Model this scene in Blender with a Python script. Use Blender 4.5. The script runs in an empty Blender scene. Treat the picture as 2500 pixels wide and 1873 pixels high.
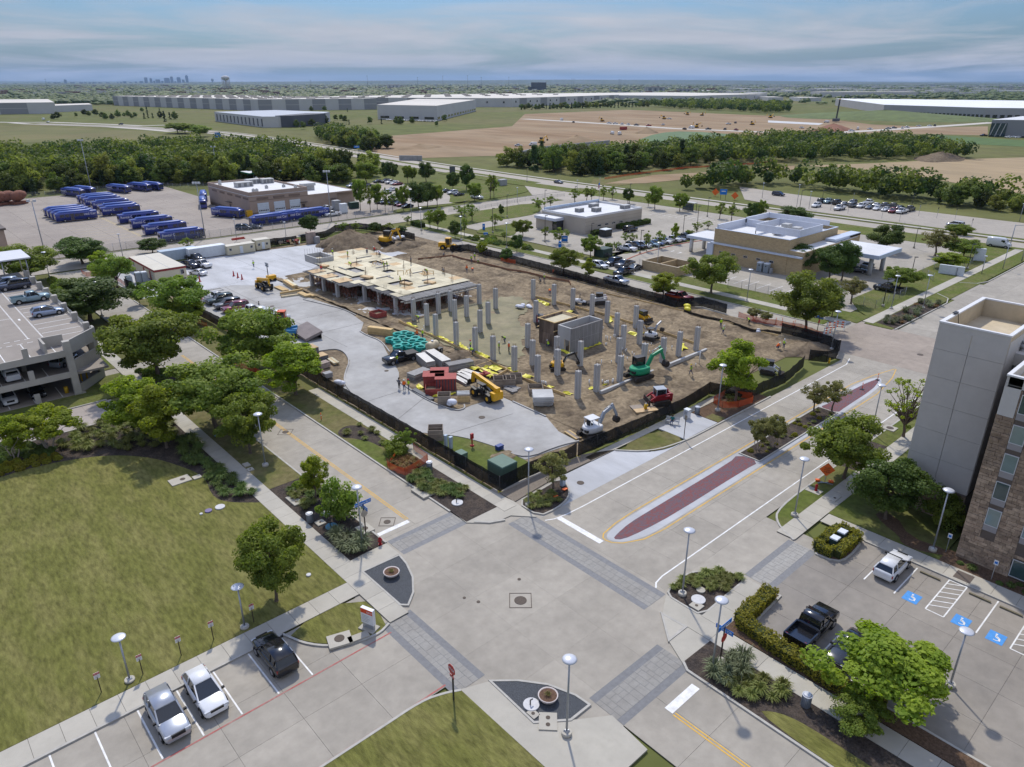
# --- core
import bpy,bmesh,math,random
import mathutils
A0=getattr(mathutils,'Vector');Matrix=mathutils.Matrix
random.seed(7)
R=math.radians
scn=bpy.context.scene
col=scn.collection
CAMH,FPX,CX,CY,HOR=42.,1750.,1250.,936.5,201.
PITCH=math.atan((CY-HOR)/FPX)
YAW=R(42.2)
cam=bpy.data.objects.new('camera',bpy.data.cameras.new('camera'))
col.objects.link(cam)
cam.location=(0,0,CAMH)
cam.rotation_euler=(math.pi/2-PITCH,0,-YAW)
cam.rotation_euler[2]=-YAW
cam.data.sensor_fit='HORIZONTAL'
cam.data.sensor_width=36.
cam.data.lens=36.*FPX/2500.
cam.data.clip_start=1.
cam.data.clip_end=120000
scn.camera=cam
SUN_AZ=R(55.6)
SUN_EL=R(50)
wd=bpy.data.worlds.new('World');scn.world=wd;wd.use_nodes=True
nt=wd.node_tree;nt.nodes.clear()
out=nt.nodes.new('ShaderNodeOutputWorld');bg=nt.nodes.new('ShaderNodeBackground')
sky=nt.nodes.new('ShaderNodeTexSky');sky.sky_type='NISHITA';sky.sun_disc=False
sky.sun_elevation=SUN_EL;sky.sun_rotation=math.pi/2-SUN_AZ
sky.air_density=1.3;sky.dust_density=1.4;sky.ozone_density=2.
tc=nt.nodes.new('ShaderNodeTexCoord')
sep=nt.nodes.new('ShaderNodeSeparateXYZ');nt.links.new(tc.outputs['Generated'],sep.inputs[0])
def Ay(op,a,b=None):
 n=nt.nodes.new('ShaderNodeMath');n.operation=op
 for i,v in enumerate((a,b)):
  if v is None:continue
  if isinstance(v,(int,float)):n.inputs[i].default_value=v
  else:nt.links.new(v,n.inputs[i])
 return n.outputs[0]
zz=Ay('ADD',Ay('MAXIMUM',sep.outputs[2],0.),.06)
cmb=nt.nodes.new('ShaderNodeCombineXYZ')
nt.links.new(Ay('DIVIDE',sep.outputs[0],zz),cmb.inputs[0]);nt.links.new(Ay('DIVIDE',sep.outputs[1],zz),cmb.inputs[1])
n1=nt.nodes.new('ShaderNodeTexNoise');n1.inputs['Scale'].default_value=.3;n1.inputs['Detail'].default_value=7;n1.inputs['Roughness'].default_value=.58;n1.inputs['Distortion'].default_value=.6
nt.links.new(cmb.outputs[0],n1.inputs['Vector'])
cr=nt.nodes.new('ShaderNodeValToRGB');cr.color_ramp.elements[0].position=.4;cr.color_ramp.elements[1].position=.58
nt.links.new(n1.outputs['Fac'],cr.inputs[0])
n2=nt.nodes.new('ShaderNodeTexNoise');n2.inputs['Scale'].default_value=1.3;n2.inputs['Detail'].default_value=6
nt.links.new(cmb.outputs[0],n2.inputs['Vector'])
cc=nt.nodes.new('ShaderNodeMix');cc.data_type='RGBA'
cc.inputs[6].default_value=(2.9,3.1,3.6,1);cc.inputs[7].default_value=(4.5,4.45,4.7,1)
nt.links.new(n2.outputs['Fac'],cc.inputs[0])
mx=nt.nodes.new('ShaderNodeMix');mx.data_type='RGBA'
skm=nt.nodes.new('ShaderNodeMix');skm.data_type='RGBA';skm.blend_type='MULTIPLY';skm.inputs[0].default_value=1.
skm.inputs[7].default_value=(.26,.4,.66,1)
nt.links.new(sky.outputs[0],skm.inputs[6])
nt.links.new(skm.outputs[2],mx.inputs[6]);nt.links.new(cc.outputs[2],mx.inputs[7])
nt.links.new(Ay('MULTIPLY',cr.outputs[0],.88),mx.inputs[0])
grd=nt.nodes.new('ShaderNodeMix');grd.data_type='RGBA';grd.blend_type='MULTIPLY';grd.inputs[0].default_value=1.
cv_=nt.nodes.new('ShaderNodeCombineColor');gf=Ay('ADD',Ay('MULTIPLY',Ay('MAXIMUM',sep.outputs[2],0.),1.2),1.)
for i in range(3):nt.links.new(gf,cv_.inputs[i])
nt.links.new(mx.outputs[2],grd.inputs[6]);nt.links.new(cv_.outputs[0],grd.inputs[7])
nt.links.new(grd.outputs[2],bg.inputs[0]);bg.inputs[1].default_value=.11
nt.links.new(bg.outputs[0],out.inputs[0])
sun=bpy.data.objects.new('sun',bpy.data.lights.new('sun','SUN'));col.objects.link(sun)
sun.data.energy=2.9;sun.data.angle=R(2.);sun.data.color=(1.,.93,.82)
sd=A0((math.cos(SUN_EL)*math.cos(SUN_AZ),math.cos(SUN_EL)*math.sin(SUN_AZ),math.sin(SUN_EL)))
sun.rotation_euler=(-sd).to_track_quat('-Z','Y').to_euler()
sun.location=(0,0,300)
vs=scn.view_settings
vs.view_transform='Standard';vs.look='None';vs.exposure=.3;vs.gamma=1.;vs.use_curve_mapping=False
scn.cycles.max_bounces=6;scn.cycles.diffuse_bounces=2;scn.cycles.glossy_bounces=2;scn.cycles.transmission_bounces=3
scn.cycles.transparent_max_bounces=8;scn.cycles.volume_bounces=0
scn.cycles.use_denoising=True
scn.cycles.caustics_reflective=False;scn.cycles.caustics_refractive=False
TL=dict(a1=(0,150,3.539),a2=(625,150,3.539),a3=(1250,150,3.539),a4=(1875,150,3.539),a5=(0,400,4.424),a6=(480,400,4.424),a7=(960,400,4.424),a8=(1440,400,4.424),b1=(1900,400,3.687),b2=(0,580,3.946),b3=(440,580,3.946),b4=(740,560,4.608),b5=(900,740,4.602),b6=(1300,660,4.608),b7=(1650,640,4.602),b8=(1340,820,4.608),c1=(0,900,3.4516),c2=(500,900,3.4516),c3=(1100,980,3.4516),c4=(1700,860,3.4516),c5=(2000,720,2.368),c6=(0,1300,3.16),c7=(640,1300,3.16),c8=(1300,1300,3.313),d1=(1780,1280,3.072),e1=(2180,720,4.36),e2=(2200,1060,4.143),e3=(0,560,6.373),e4=(0,800,7.373),e5=(440,660,7.373),e6=(1020,780,7.373),e7=(1280,720,7.373),g1=(1500,500,7.373),g2=(1250,440,7.373),g3=(1740,520,4.237),g4=(860,400,4.237),g5=(2280,240,5.777),g6=(0,230,4.237),g7=(480,230,4.237),g8=(2100,640,3.1775),s=(0,0,1.))
CB,SB,CP,SP=math.cos(YAW),math.sin(YAW),math.cos(PITCH),math.sin(PITCH)
def ray(t,x,y):
 x0,y0,s=TL[t]
 px=(x0+x/s-CX)/FPX;py=(CY-y0-y/s)/FPX
 dx,dy,dz=px,CP+py*SP,-SP+py*CP
 return A0((CB*dx+SB*dy,-SB*dx+CB*dy,dz))
def at(t,x,y,z=0.):
 d=ray(t,x,y);k=(CAMH-z)/-d.z
 return A0((d.x*k,d.y*k,z))
def hgt(b,t,x,y):
 d=ray(t,x,y);k=math.hypot(b.x,b.y)/math.hypot(d.x,d.y)
 return CAMH+d.z*k
def mpp(b,t):
 return(A0((b.x,b.y,b.z-CAMH)).length/FPX)/TL[t][2]
MAT={}
def An(name):
 m=bpy.data.materials.new(name);m.use_nodes=True
 t=m.node_tree;b=t.nodes['Principled BSDF']
 return m,t,b
def mat(name,c,rough=.75,var=.12,scale=1.5,bump=0.,bscale=8.,metal=0.,coat=0.,c2=None,c2scale=.15,c2amt=.5,rnd=0.,obj=False,spec=.3,alpha=1.,stretch=None,emit=None,detail=5):
 """procedural surface: base colour broken up by two scales of noise, optional second tone, per-object variation and fine bump"""
 if name in MAT:return MAT[name]
 m,t,b=An(name);L=t.links.new;N=t.nodes.new
 b.inputs['Roughness'].default_value=rough;b.inputs['Metallic'].default_value=metal
 b.inputs['Specular IOR Level'].default_value=spec;b.inputs['Coat Weight'].default_value=coat
 b.inputs['Coat Roughness'].default_value=.06
 if obj:
  co=N('ShaderNodeTexCoord').outputs['Object']
 else:
  co=N('ShaderNodeNewGeometry').outputs['Position']
 if stretch:
  mp=N('ShaderNodeMapping');mp.inputs['Scale'].default_value=stretch[:3]
  if len(stretch)>3:mp.inputs['Rotation'].default_value=(0,0,stretch[3])
  L(co,mp.inputs[0]);co2=mp.outputs[0]
 else:co2=co
 nz=N('ShaderNodeTexNoise');nz.inputs['Scale'].default_value=scale;nz.inputs['Detail'].default_value=detail;nz.inputs['Roughness'].default_value=.62
 L(co2,nz.inputs['Vector'])
 rp=N('ShaderNodeMapRange');rp.inputs[1].default_value=.3;rp.inputs[2].default_value=.7
 rp.inputs[3].default_value=1-var;rp.inputs[4].default_value=1+var
 L(nz.outputs['Fac'],rp.inputs[0]);fac=rp.outputs[0]
 if rnd:
  oi=N('ShaderNodeObjectInfo');r2=N('ShaderNodeMapRange');r2.inputs[3].default_value=1-rnd;r2.inputs[4].default_value=1+rnd
  L(oi.outputs['Random'],r2.inputs[0]);mm=N('ShaderNodeMath');mm.operation='MULTIPLY';L(fac,mm.inputs[0]);L(r2.outputs[0],mm.inputs[1]);fac=mm.outputs[0]
 Aq=N('ShaderNodeMix');Aq.data_type='RGBA';Aq.blend_type='MULTIPLY';Aq.inputs[0].default_value=1.
 Aq.inputs[6].default_value=(*c,1)
 if c2 is not None:
  n2_=N('ShaderNodeTexNoise');n2_.inputs['Scale'].default_value=c2scale;n2_.inputs['Detail'].default_value=5;n2_.inputs['Roughness'].default_value=.6
  L(co2,n2_.inputs['Vector'])
  r3=N('ShaderNodeMapRange');r3.inputs[1].default_value=.42;r3.inputs[2].default_value=.66;r3.inputs[3].default_value=0;r3.inputs[4].default_value=c2amt
  L(n2_.outputs['Fac'],r3.inputs[0])
  mc=N('ShaderNodeMix');mc.data_type='RGBA';mc.inputs[6].default_value=(*c,1);mc.inputs[7].default_value=(*c2,1)
  L(r3.outputs[0],mc.inputs[0]);L(mc.outputs[2],Aq.inputs[6])
 cv=N('ShaderNodeCombineColor')
 for i in range(3):L(fac,cv.inputs[i])
 L(cv.outputs[0],Aq.inputs[7]);L(Aq.outputs[2],b.inputs['Base Color'])
 if bump:
  nb=N('ShaderNodeTexNoise');nb.inputs['Scale'].default_value=bscale;nb.inputs['Detail'].default_value=6;L(co2,nb.inputs['Vector'])
  bp=N('ShaderNodeBump');bp.inputs['Strength'].default_value=min(1.,bump);bp.inputs['Distance'].default_value=.05*max(1,bump)
  L(nb.outputs['Fac'],bp.inputs['Height']);L(bp.outputs[0],b.inputs['Normal'])
 if alpha<1:b.inputs['Alpha'].default_value=alpha
 if emit:b.inputs['Emission Color'].default_value=(*emit[0],1);b.inputs['Emission Strength'].default_value=emit[1]
 MAT[name]=m
 return m
def paint(name,c,metal=0.,rough=.28):
 return mat('paint_'+name,c,rough=rough,var=.04,scale=3,metal=metal,coat=.7,spec=.5,obj=True)
def B6(name,c,rough=.06):
 return mat(name,c,rough=rough,var=.1,scale=1,spec=.8,obj=True,coat=.3)
def A9(name,c,c2,trans=.45,var=.35):
 if name in MAT:return MAT[name]
 m,t,b=An(name);L=t.links.new;N=t.nodes.new
 at_=N('ShaderNodeAttribute');at_.attribute_name='tone'
 oi=N('ShaderNodeObjectInfo')
 mc=N('ShaderNodeMix');mc.data_type='RGBA';mc.inputs[6].default_value=(*c,1);mc.inputs[7].default_value=(*c2,1)
 L(at_.outputs['Fac'],mc.inputs[0])
 hs=N('ShaderNodeHueSaturation');L(mc.outputs[2],hs.inputs['Color'])
 r=N('ShaderNodeMapRange');r.inputs[3].default_value=1-var;r.inputs[4].default_value=1+var;L(oi.outputs['Random'],r.inputs[0]);L(r.outputs[0],hs.inputs['Value'])
 r2=N('ShaderNodeMapRange');r2.inputs[3].default_value=.487;r2.inputs[4].default_value=.513;L(oi.outputs['Random'],r2.inputs[0]);L(r2.outputs[0],hs.inputs['Hue'])
 L(hs.outputs[0],b.inputs['Base Color']);b.inputs['Roughness'].default_value=.65;b.inputs['Specular IOR Level'].default_value=.25
 tr=N('ShaderNodeBsdfTranslucent');hs2=N('ShaderNodeHueSaturation');hs2.inputs['Value'].default_value=1.25;hs2.inputs['Saturation'].default_value=1.08;L(hs.outputs[0],hs2.inputs['Color']);L(hs2.outputs[0],tr.inputs[0])
 ms=N('ShaderNodeMixShader');ms.inputs[0].default_value=trans;L(b.outputs[0],ms.inputs[1]);L(tr.outputs[0],ms.inputs[2])
 L(ms.outputs[0],t.nodes['Material Output'].inputs[0])
 MAT[name]=m
 return m
class MB:
 def __init__(s):s.v=[];s.f=[];s.m=[];s.cur=0;s.sm=[];s.smooth=False
 def face(s,idx):s.f.append(tuple(idx));s.m.append(s.cur);s.sm.append(s.smooth)
 def add(s,vs,fs):
  o=len(s.v);s.v+=[tuple(p)for p in vs]
  for f in fs:s.face([o+i for i in f])
  return s
 def box(s,c,d,rz=0.,ry=0.,rx=0.,taper=1.):
  a,b,h=d[0]/2,d[1]/2,d[2]/2
  P=[A0((x*(taper if z>0 else 1),y*(taper if z>0 else 1),z))for z in(-h,h)for x,y in((-a,-b),(a,-b),(a,b),(-a,b))]
  if rx or ry or rz:
   M_=Matrix.Rotation(rz,3,'Z')@Matrix.Rotation(ry,3,'Y')@Matrix.Rotation(rx,3,'X');P=[M_@p for p in P]
  return s.add([p+A0(c)for p in P],[(3,2,1,0),(4,5,6,7),(0,1,5,4),(1,2,6,5),(2,3,7,6),(3,0,4,7)])
 def bx(s,x0,x1,y0,y1,z0,z1):return s.box(((x0+x1)/2,(y0+y1)/2,(z0+z1)/2),(x1-x0,y1-y0,z1-z0))
 def bar(s,p,q,w,h=None):
  p,q=A0(p),A0(q);h=h or w;d=(q-p)
  if d.length<1e-6:return s
  d.normalize();up=A0((0,0,1))if abs(d.z)<.95 else A0((1,0,0))
  a=d.cross(up).normalized()*(w/2);b=a.cross(d).normalized()*(h/2)
  V=[p-a-b,p+a-b,p+a+b,p-a+b,q-a-b,q+a-b,q+a+b,q-a+b]
  return s.add(V,[(0,1,2,3),(7,6,5,4),(4,5,1,0),(5,6,2,1),(6,7,3,2),(7,4,0,3)])
 def cyl(s,p,q,r0,r1=None,n=8,caps=True):
  p,q=A0(p),A0(q);r1=r0 if r1 is None else r1;d=q-p
  if d.length<1e-6:return s
  d.normalize();up=A0((0,0,1))if abs(d.z)<.95 else A0((1,0,0))
  a=d.cross(up).normalized();b=d.cross(a).normalized();o=len(s.v)
  for c,r in((p,r0),(q,r1)):
   for i in range(n):
    t=2*math.pi*i/n;s.v.append(tuple(c+(a*math.cos(t)+b*math.sin(t))*r))
  sm=s.smooth;s.smooth=True
  for i in range(n):s.face((o+(i+1)%n,o+i,o+n+i,o+n+(i+1)%n))
  s.smooth=sm
  if caps:s.face(tuple(o+i for i in range(n)));s.face(tuple(o+n+i for i in reversed(range(n))))
  return s
 def prism(s,poly,z0,z1,top_only=False):
  n=len(poly);P=[(p[0],p[1])for p in poly]
  ar=sum(P[i][0]*P[(i+1)%n][1]-P[(i+1)%n][0]*P[i][1]for i in range(n))
  if ar<0:P=P[::-1]
  o=len(s.v)
  if not top_only:
   s.v+=[(x,y,z0)for x,y in P]
   s.v+=[(x,y,z1)for x,y in P]
   s.face(tuple(o+n+i for i in range(n)));s.face(tuple(o+i for i in reversed(range(n))))
   for i in range(n):j=(i+1)%n;s.face((o+i,o+j,o+n+j,o+n+i))
  else:
   s.v+=[(x,y,z1)for x,y in P];s.face(tuple(o+i for i in range(n)))
  return s
 def loft(s,BH,AH=True,caps=True,smooth=True):
  n=len(BH[0]);o=len(s.v);sm=s.smooth;s.smooth=smooth
  for r in BH:s.v+=[tuple(p)for p in r]
  for k in range(len(BH)-1):
   for i in range(n if AH else n-1):
    j=(i+1)%n;s.face((o+k*n+i,o+k*n+j,o+(k+1)*n+j,o+(k+1)*n+i))
  s.smooth=False
  if caps:s.face(tuple(o+i for i in reversed(range(n))));s.face(tuple(o+(len(BH)-1)*n+i for i in range(n)))
  s.smooth=sm
  return s
 def mesh(s,name,mats):
  me=bpy.data.meshes.new(name);me.from_pydata(s.v,[],s.f)
  for m_ in(mats if isinstance(mats,(list,tuple))else[mats]):me.materials.append(m_)
  me.polygons.foreach_set('material_index',s.m);me.polygons.foreach_set('use_smooth',s.sm)
  me.update();return me
 def o(s,name,mats,parent=None,loc=(0,0,0),rz=0.):
  return put(name,s.mesh(name,mats),parent,loc,rz)
def put(name,me,parent=None,loc=(0,0,0),rz=0.,sc=None):
 o=bpy.data.objects.new(name,me);col.objects.link(o);o.location=loc;o.rotation_euler=(0,0,rz)
 if sc is not None:o.scale=sc if isinstance(sc,(tuple,list))else(sc,sc,sc)
 if parent is not None:o.parent=parent
 return o
def tag(o,A1=None,cat=None,AZ=None,AE=None):
 if A1:o['label']=A1
 if cat:o['category']=cat
 if AZ:o['group']=AZ
 if AE:o['kind']=AE
 elif cat:o['kind']='thing'
 return o
def thing(name,A1,cat,loc=(0,0,0),rz=0.,AZ=None):
 o=bpy.data.objects.new(name,None);col.objects.link(o);o.empty_display_size=.3
 o.location=loc;o.rotation_euler=(0,0,rz)
 return tag(o,A1,cat,AZ)
def struct(o):o['kind']='structure';return o
def AU(o,slot,m):
 o.material_slots[slot].link='OBJECT';o.material_slots[slot].material=m
ORD=['first','second','third','fourth','fifth','sixth','seventh','eighth','ninth','tenth','eleventh','twelfth','thirteenth','fourteenth','fifteenth','sixteenth','seventeenth','eighteenth','nineteenth','twentieth','twenty-first','twenty-second','twenty-third','twenty-fourth','twenty-fifth','twenty-sixth','twenty-seventh','twenty-eighth','twenty-ninth','thirtieth','thirty-first','thirty-second','thirty-third','thirty-fourth']
def offs(pts,d,AH=False):
 n=len(pts);res=[]
 for i in range(n):
  p=A0(pts[i][:2]);a=A0(pts[(i-1)%n][:2])if(AH or i>0)else None;b=A0(pts[(i+1)%n][:2])if(AH or i<n-1)else None
  ds=[q.normalized()for q in((p-a)if a is not None else None,(b-p)if b is not None else None)if q is not None and q.length>1e-6]
  nn=A0((0,0))
  for q in ds:nn+=A0((-q.y,q.x))
  if nn.length<1e-6:nn=A0((0,1))
  nn.normalize();k=1.
  if len(ds)==2:k=1/max(.5,nn.dot(A0((-ds[0].y,ds[0].x))))
  res.append(p+nn*d*k)
 return res
def Ab(mb,pts,w,z0,z1,AH=False):
 a=offs(pts,w/2,AH);b=offs(pts,-w/2,AH);n=len(pts);o=len(mb.v)
 for p,q in zip(a,b):mb.v+=[(p.x,p.y,z0),(p.x,p.y,z1),(q.x,q.y,z1),(q.x,q.y,z0)]
 for i in range(n if AH else n-1):
  j=(i+1)%n
  for k in range(4):mb.face((o+i*4+k,o+i*4+(k+1)%4,o+j*4+(k+1)%4,o+j*4+k))
 if not AH:mb.face((o+3,o+2,o+1,o));e=o+(n-1)*4;mb.face((e,e+1,e+2,e+3))
 return mb
def arc(c,r,a0,a1,n=8):return[(c[0]+r*math.cos(R(a0+(a1-a0)*i/n)),c[1]+r*math.sin(R(a0+(a1-a0)*i/n)))for i in range(n+1)]
def smooth(pts,it=2,AH=False):
 P=[A0(p[:2])for p in pts]
 for _ in range(it):
  Q=[];n=len(P)
  for i in range(n if AH else n-1):
   a,b=P[i],P[(i+1)%n];Q+=[a*.75+b*.25,a*.25+b*.75]
  if not AH:Q=[P[0]]+Q+[P[-1]]
  P=Q
 return P
# --- early
LETW=mat('white_lettering',(.72,.72,.74),.6,.03,5)
SIGNB=mat('sign_blue',(.012,.16,.55),.45,.03,5);SIGNR=mat('sign_red',(.42,.02,.02),.45,.05,5);AN=mat('sign_white',(.68,.69,.7),.5,.03,5);POSTB=mat('post_brown',(.045,.03,.025),.6,.1,5);SIGNO=mat('sign_orange',(.85,.16,.03),.5,.03,5);BACKG=mat('sign_back',(.38,.34,.28),.6,.08,5)
Ak=mat('black_trim',(.014,.014,.015),.6,.1,5,obj=True);A2=mat('black_metal',(.025,.025,.027),.5,.1,4,spec=.4)
TXT={}
def Ar(txt,size,m,name,ext=.004,align='CENTER'):
 if(txt,size,m.name)in TXT:return TXT[txt,size,m.name]
 cu=bpy.data.curves.new(name,'FONT');cu.body=txt;cu.size=size;cu.extrude=ext;cu.align_x=align;cu.align_y='CENTER';ob=bpy.data.objects.new(name,cu);col.objects.link(ob);dg=bpy.context.evaluated_depsgraph_get();me=bpy.data.meshes.new_from_object(ob.evaluated_get(dg));col.objects.unlink(ob);bpy.data.objects.remove(ob);me.materials.clear();me.materials.append(m);TXT[txt,size,m.name]=me;return me
for a_,b_,c_ in(('Rental Car',1.05,LETW),('Southgate BLVD',.3,AN),('Southgate',.3,AN),('Global DR',.3,AN),('STOP',.3,AN),('ALL WAY',.12,AN),('RESERVED',.075,AN),('DFW',.24,AN),('ROAD',.22,A2),('WORK',.22,A2),('AHEAD',.22,A2)):Ar(a_,b_,c_,'lettering')
SKIN=mat('skin',(.3,.17,.11),.6,.08,6,obj=True);JEANS=mat('jeans',(.055,.085,.17),.85,.15,5,obj=True);DARKT=mat('dark_trousers',(.04,.036,.034),.85,.15,5,obj=True);KHAKI=mat('khaki_trousers',(.22,.17,.1),.85,.15,5,obj=True)
CLOTH={'lime':mat('vest_lime',(.48,.72,.03),.7,.08,5,obj=True),'orange':mat('vest_orange',(.78,.15,.02),.7,.08,5,obj=True),'white':mat('cloth_white',(.62,.62,.6),.8,.08,5,obj=True),'grey':mat('cloth_grey',(.16,.16,.17),.8,.1,5,obj=True),'teal':mat('cloth_teal',(.03,.16,.16),.8,.1,5,obj=True),'red':mat('cloth_red',(.5,.04,.03),.8,.1,5,obj=True)}
HATS={'white':mat('hat_white',(.7,.7,.68),.4,.04,5,obj=True),'yellow':mat('hat_yellow',(.7,.5,.03),.4,.04,5,obj=True),'red':mat('hat_red',(.5,.03,.02),.4,.04,5,obj=True),'black':mat('hair_black',(.015,.012,.01),.8,.1,5,obj=True)}
POSES={'stand':dict(pel=(0,0,.93),chest=(0,0,1.32),neck=(0,0,1.48),head=(.02,0,1.64),le=(0.,.27,1.12),lh=(.1,.27,.88),re=(-.02,-.27,1.12),rh=(.1,-.26,.88),lk=(.02,.11,.49),lf=(0,.12,.06),rk=(.02,-.11,.49),rf=(-.02,-.12,.06)),'walk':dict(pel=(0,0,.92),chest=(.04,0,1.31),neck=(.06,0,1.47),head=(.1,0,1.63),le=(-.12,.26,1.12),lh=(-.1,.28,.88),re=(.14,-.26,1.13),rh=(.32,-.25,.98),lk=(.2,.1,.52),lf=(.22,.11,.06),rk=(-.06,-.1,.5),rf=(-.32,-.11,.1)),'bend':dict(pel=(-.12,0,.88),chest=(.3,0,1.08),neck=(.44,0,1.12),head=(.58,0,1.1),le=(.42,.24,.82),lh=(.52,.18,.55),re=(.42,-.24,.82),rh=(.55,-.16,.55),lk=(.08,.13,.48),lf=(0,.15,.06),rk=(.08,-.13,.48),rf=(-.05,-.15,.06)),'reach':dict(pel=(0,0,.93),chest=(.03,0,1.32),neck=(.04,0,1.48),head=(.08,0,1.64),le=(.22,.26,1.22),lh=(.46,.2,1.25),re=(.22,-.26,1.16),rh=(.45,-.18,1.1),lk=(.08,.13,.49),lf=(.06,.17,.06),rk=(-.04,-.13,.49),rf=(-.14,-.17,.06)),'crouch':dict(pel=(-.15,0,.42),chest=(.12,0,.82),neck=(.2,0,.96),head=(.3,0,1.08),le=(.34,.24,.66),lh=(.5,.16,.42),re=(.34,-.24,.66),rh=(.5,-.16,.42),lk=(.3,.17,.5),lf=(.08,.17,.06),rk=(.3,-.17,.46),rf=(.02,-.17,.06)),'sit':dict(pel=(0,0,.52),chest=(0.,0,.92),neck=(.03,0,1.08),head=(.08,0,1.23),le=(.1,.26,.74),lh=(.34,.16,.62),re=(.1,-.26,.74),rh=(.34,-.14,.62),lk=(.46,.11,.5),lf=(.46,.12,.06),rk=(.46,-.11,.5),rf=(.52,-.12,.06))}
BODY={}
def body_mesh(B4):
 if B4 in BODY:return BODY[B4]
 j={k:A0(v)for k,v in POSES[B4].items()};up=(j['chest']-j['pel']).normalized();ls=j['chest']+A0((0,.19,.08));rs_=j['chest']+A0((0,-.19,.08));lp=j['pel']+A0((0,.1,-.04));rp=j['pel']+A0((0,-.1,-.04));waist=j['pel'].lerp(j['chest'],.4)
 pts=[(j['pel'],.15),(waist,.145),(j['chest'],.165),(j['neck'],.06),(j['head']-A0((0,0,.05)),.075),(j['head']+A0((0,0,.07)),.085),(ls,.075),(j['le'],.05),(j['lh'],.036),(rs_,.075),(j['re'],.05),(j['rh'],.036),(lp,.1),(j['lk'],.068),(j['lf']+A0((0,0,.05)),.048),(j['lf']+A0((.14,0,0)),.042),(rp,.1),(j['rk'],.068),(j['rf']+A0((0,0,.05)),.048),(j['rf']+A0((.14,0,0)),.042),(j['lh']+(j['lh']-j['le']).normalized()*.1,.028),(j['rh']+(j['rh']-j['re']).normalized()*.1,.028)]
 ed=[(0,1),(1,2),(2,3),(3,4),(4,5),(2,6),(6,7),(7,8),(2,9),(9,10),(10,11),(0,12),(12,13),(13,14),(14,15),(0,16),(16,17),(17,18),(18,19),(8,20),(11,21)]
 me=bpy.data.meshes.new('b');me.from_pydata([tuple(p)for p,r in pts],ed,[]);ob=bpy.data.objects.new('b',me);col.objects.link(ob);m=ob.modifiers.new('s','SKIN');m.use_smooth_shade=True;ob.modifiers.new('d','SUBSURF').levels=1
 for v,(p,r)in zip(me.skin_vertices[0].data,pts):v.radius=(r,r)
 me.skin_vertices[0].data[0].use_root=True
 dg=bpy.context.evaluated_depsgraph_get();res=bpy.data.meshes.new_from_object(ob.evaluated_get(dg));col.objects.unlink(ob);bpy.data.objects.remove(ob);res.name='person_body';res.materials.clear()
 for k in(SKIN,JEANS,CLOTH['grey'],Ak):res.materials.append(k)
 segs=[(a,b,0 if(b in(3,4,5,8,11,20,21))else 1 if b in(12,13,14,16,17,18)else 3 if b in(15,19)else 2)for a,b in ed]
 for p in res.polygons:
  c=p.center;best=None
  for a,b,mi in segs:
   A,B=pts[a][0],pts[b][0];d=B-A;t_=max(0,min(1,(c-A).dot(d)/max(1e-6,d.length_squared)));Ax=(c-A-d*t_).length/(pts[a][1]*(1-t_)+pts[b][1]*t_)
   if best is None or Ax<best[0]:best=(Ax,mi,b,t_)
  mi=best[1]
  if best[2]==1 and best[3]<.3:mi=1
  if best[2]in(6,9):mi=2
  p.material_index=mi;p.use_smooth=True
 v=MB();w0=waist.lerp(j['pel'],.5);top=j['chest']+up*.12;sd_=A0((0,1,0));fw=sd_.cross(up).normalized()
 v.loft([[c+(sd_*math.cos(a)*wy+fw*math.sin(a)*wx)for a in[k*.6283 for k in range(10)]]for c,wy,wx in((w0,.19,.165),(waist,.185,.16),(j['chest'],.235,.19),(top,.2,.15))],True,False)
 vest=v.mesh('vest',CLOTH['lime']);h=MB();h.smooth=True;hc=j['head']+A0((0,0,.06));h.loft([[hc+A0((math.cos(a)*r*(1.18 if z<.01 else 1),math.sin(a)*r,z))for a in[k*.6283 for k in range(10)]]for r,z in((.155,0),(.12,.02),(.115,.07),(.08,.125),(.02,.14))],True,True);hat=h.mesh('hard_hat',HATS['white'])
 BODY[B4]=(res,vest,hat);return BODY[B4]
def person(A1,loc,ang,B4='stand',shirt='grey',vest='lime',hat='white',legs=None,s=1.,AZ='workers on the building site'):
 me,vm,hm=body_mesh(B4);t=thing('person',A1,'person',tuple(loc),ang,AZ);t.scale=(s,s,s);b=put('body',me,t);AU(b,2,CLOTH[shirt]);AU(b,1,legs or JEANS)
 if vest:q=put('vest',vm,t);AU(q,0,CLOTH[vest])
 q=put('hard_hat' if hat!='black' else 'hair',hm,t);AU(q,0,HATS[hat]);return t
for k in POSES:body_mesh(k)
# --- ground
Ao=mat('road_concrete',(.345,.316,.266),.85,.1,.9,.25,30,c2=(.262,.24,.202),c2scale=.13,c2amt=.75,rnd=.05)
AC=mat('walk_concrete',(.42,.395,.335),.85,.08,1.2,.2,30,c2=(.33,.31,.265),c2scale=.3,c2amt=.5,rnd=.06)
CONCN=mat('new_concrete',(.45,.46,.475),.8,.1,.5,.2,30,c2=(.34,.345,.35),c2scale=.1,c2amt=.9,rnd=.04,stretch=(1,.35,1,R(30)))
CONCB=mat('yard_concrete',(.3,.262,.222),.85,.08,.6,.2,20,c2=(.22,.19,.165),c2scale=.06,c2amt=.7)
CONCD=mat('site_drive_concrete',(.385,.38,.365),.82,.1,.6,.25,30,c2=(.27,.262,.245),c2scale=.1,c2amt=.85,rnd=.05)
BAND=mat('dark_stamped_concrete',(.195,.197,.2),.85,.13,3.,.3,25,rnd=.1)
PAVER=mat('stamped_concrete',(.305,.295,.27),.85,.1,2.,.3,25,rnd=.12,c2=(.24,.225,.2),c2scale=.3)
JOINT=mat('joint_filler',(.1,.095,.085),.95,.2,4)
KERB=mat('kerb_concrete',(.4,.385,.345),.85,.12,2.,.2,30)
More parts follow.
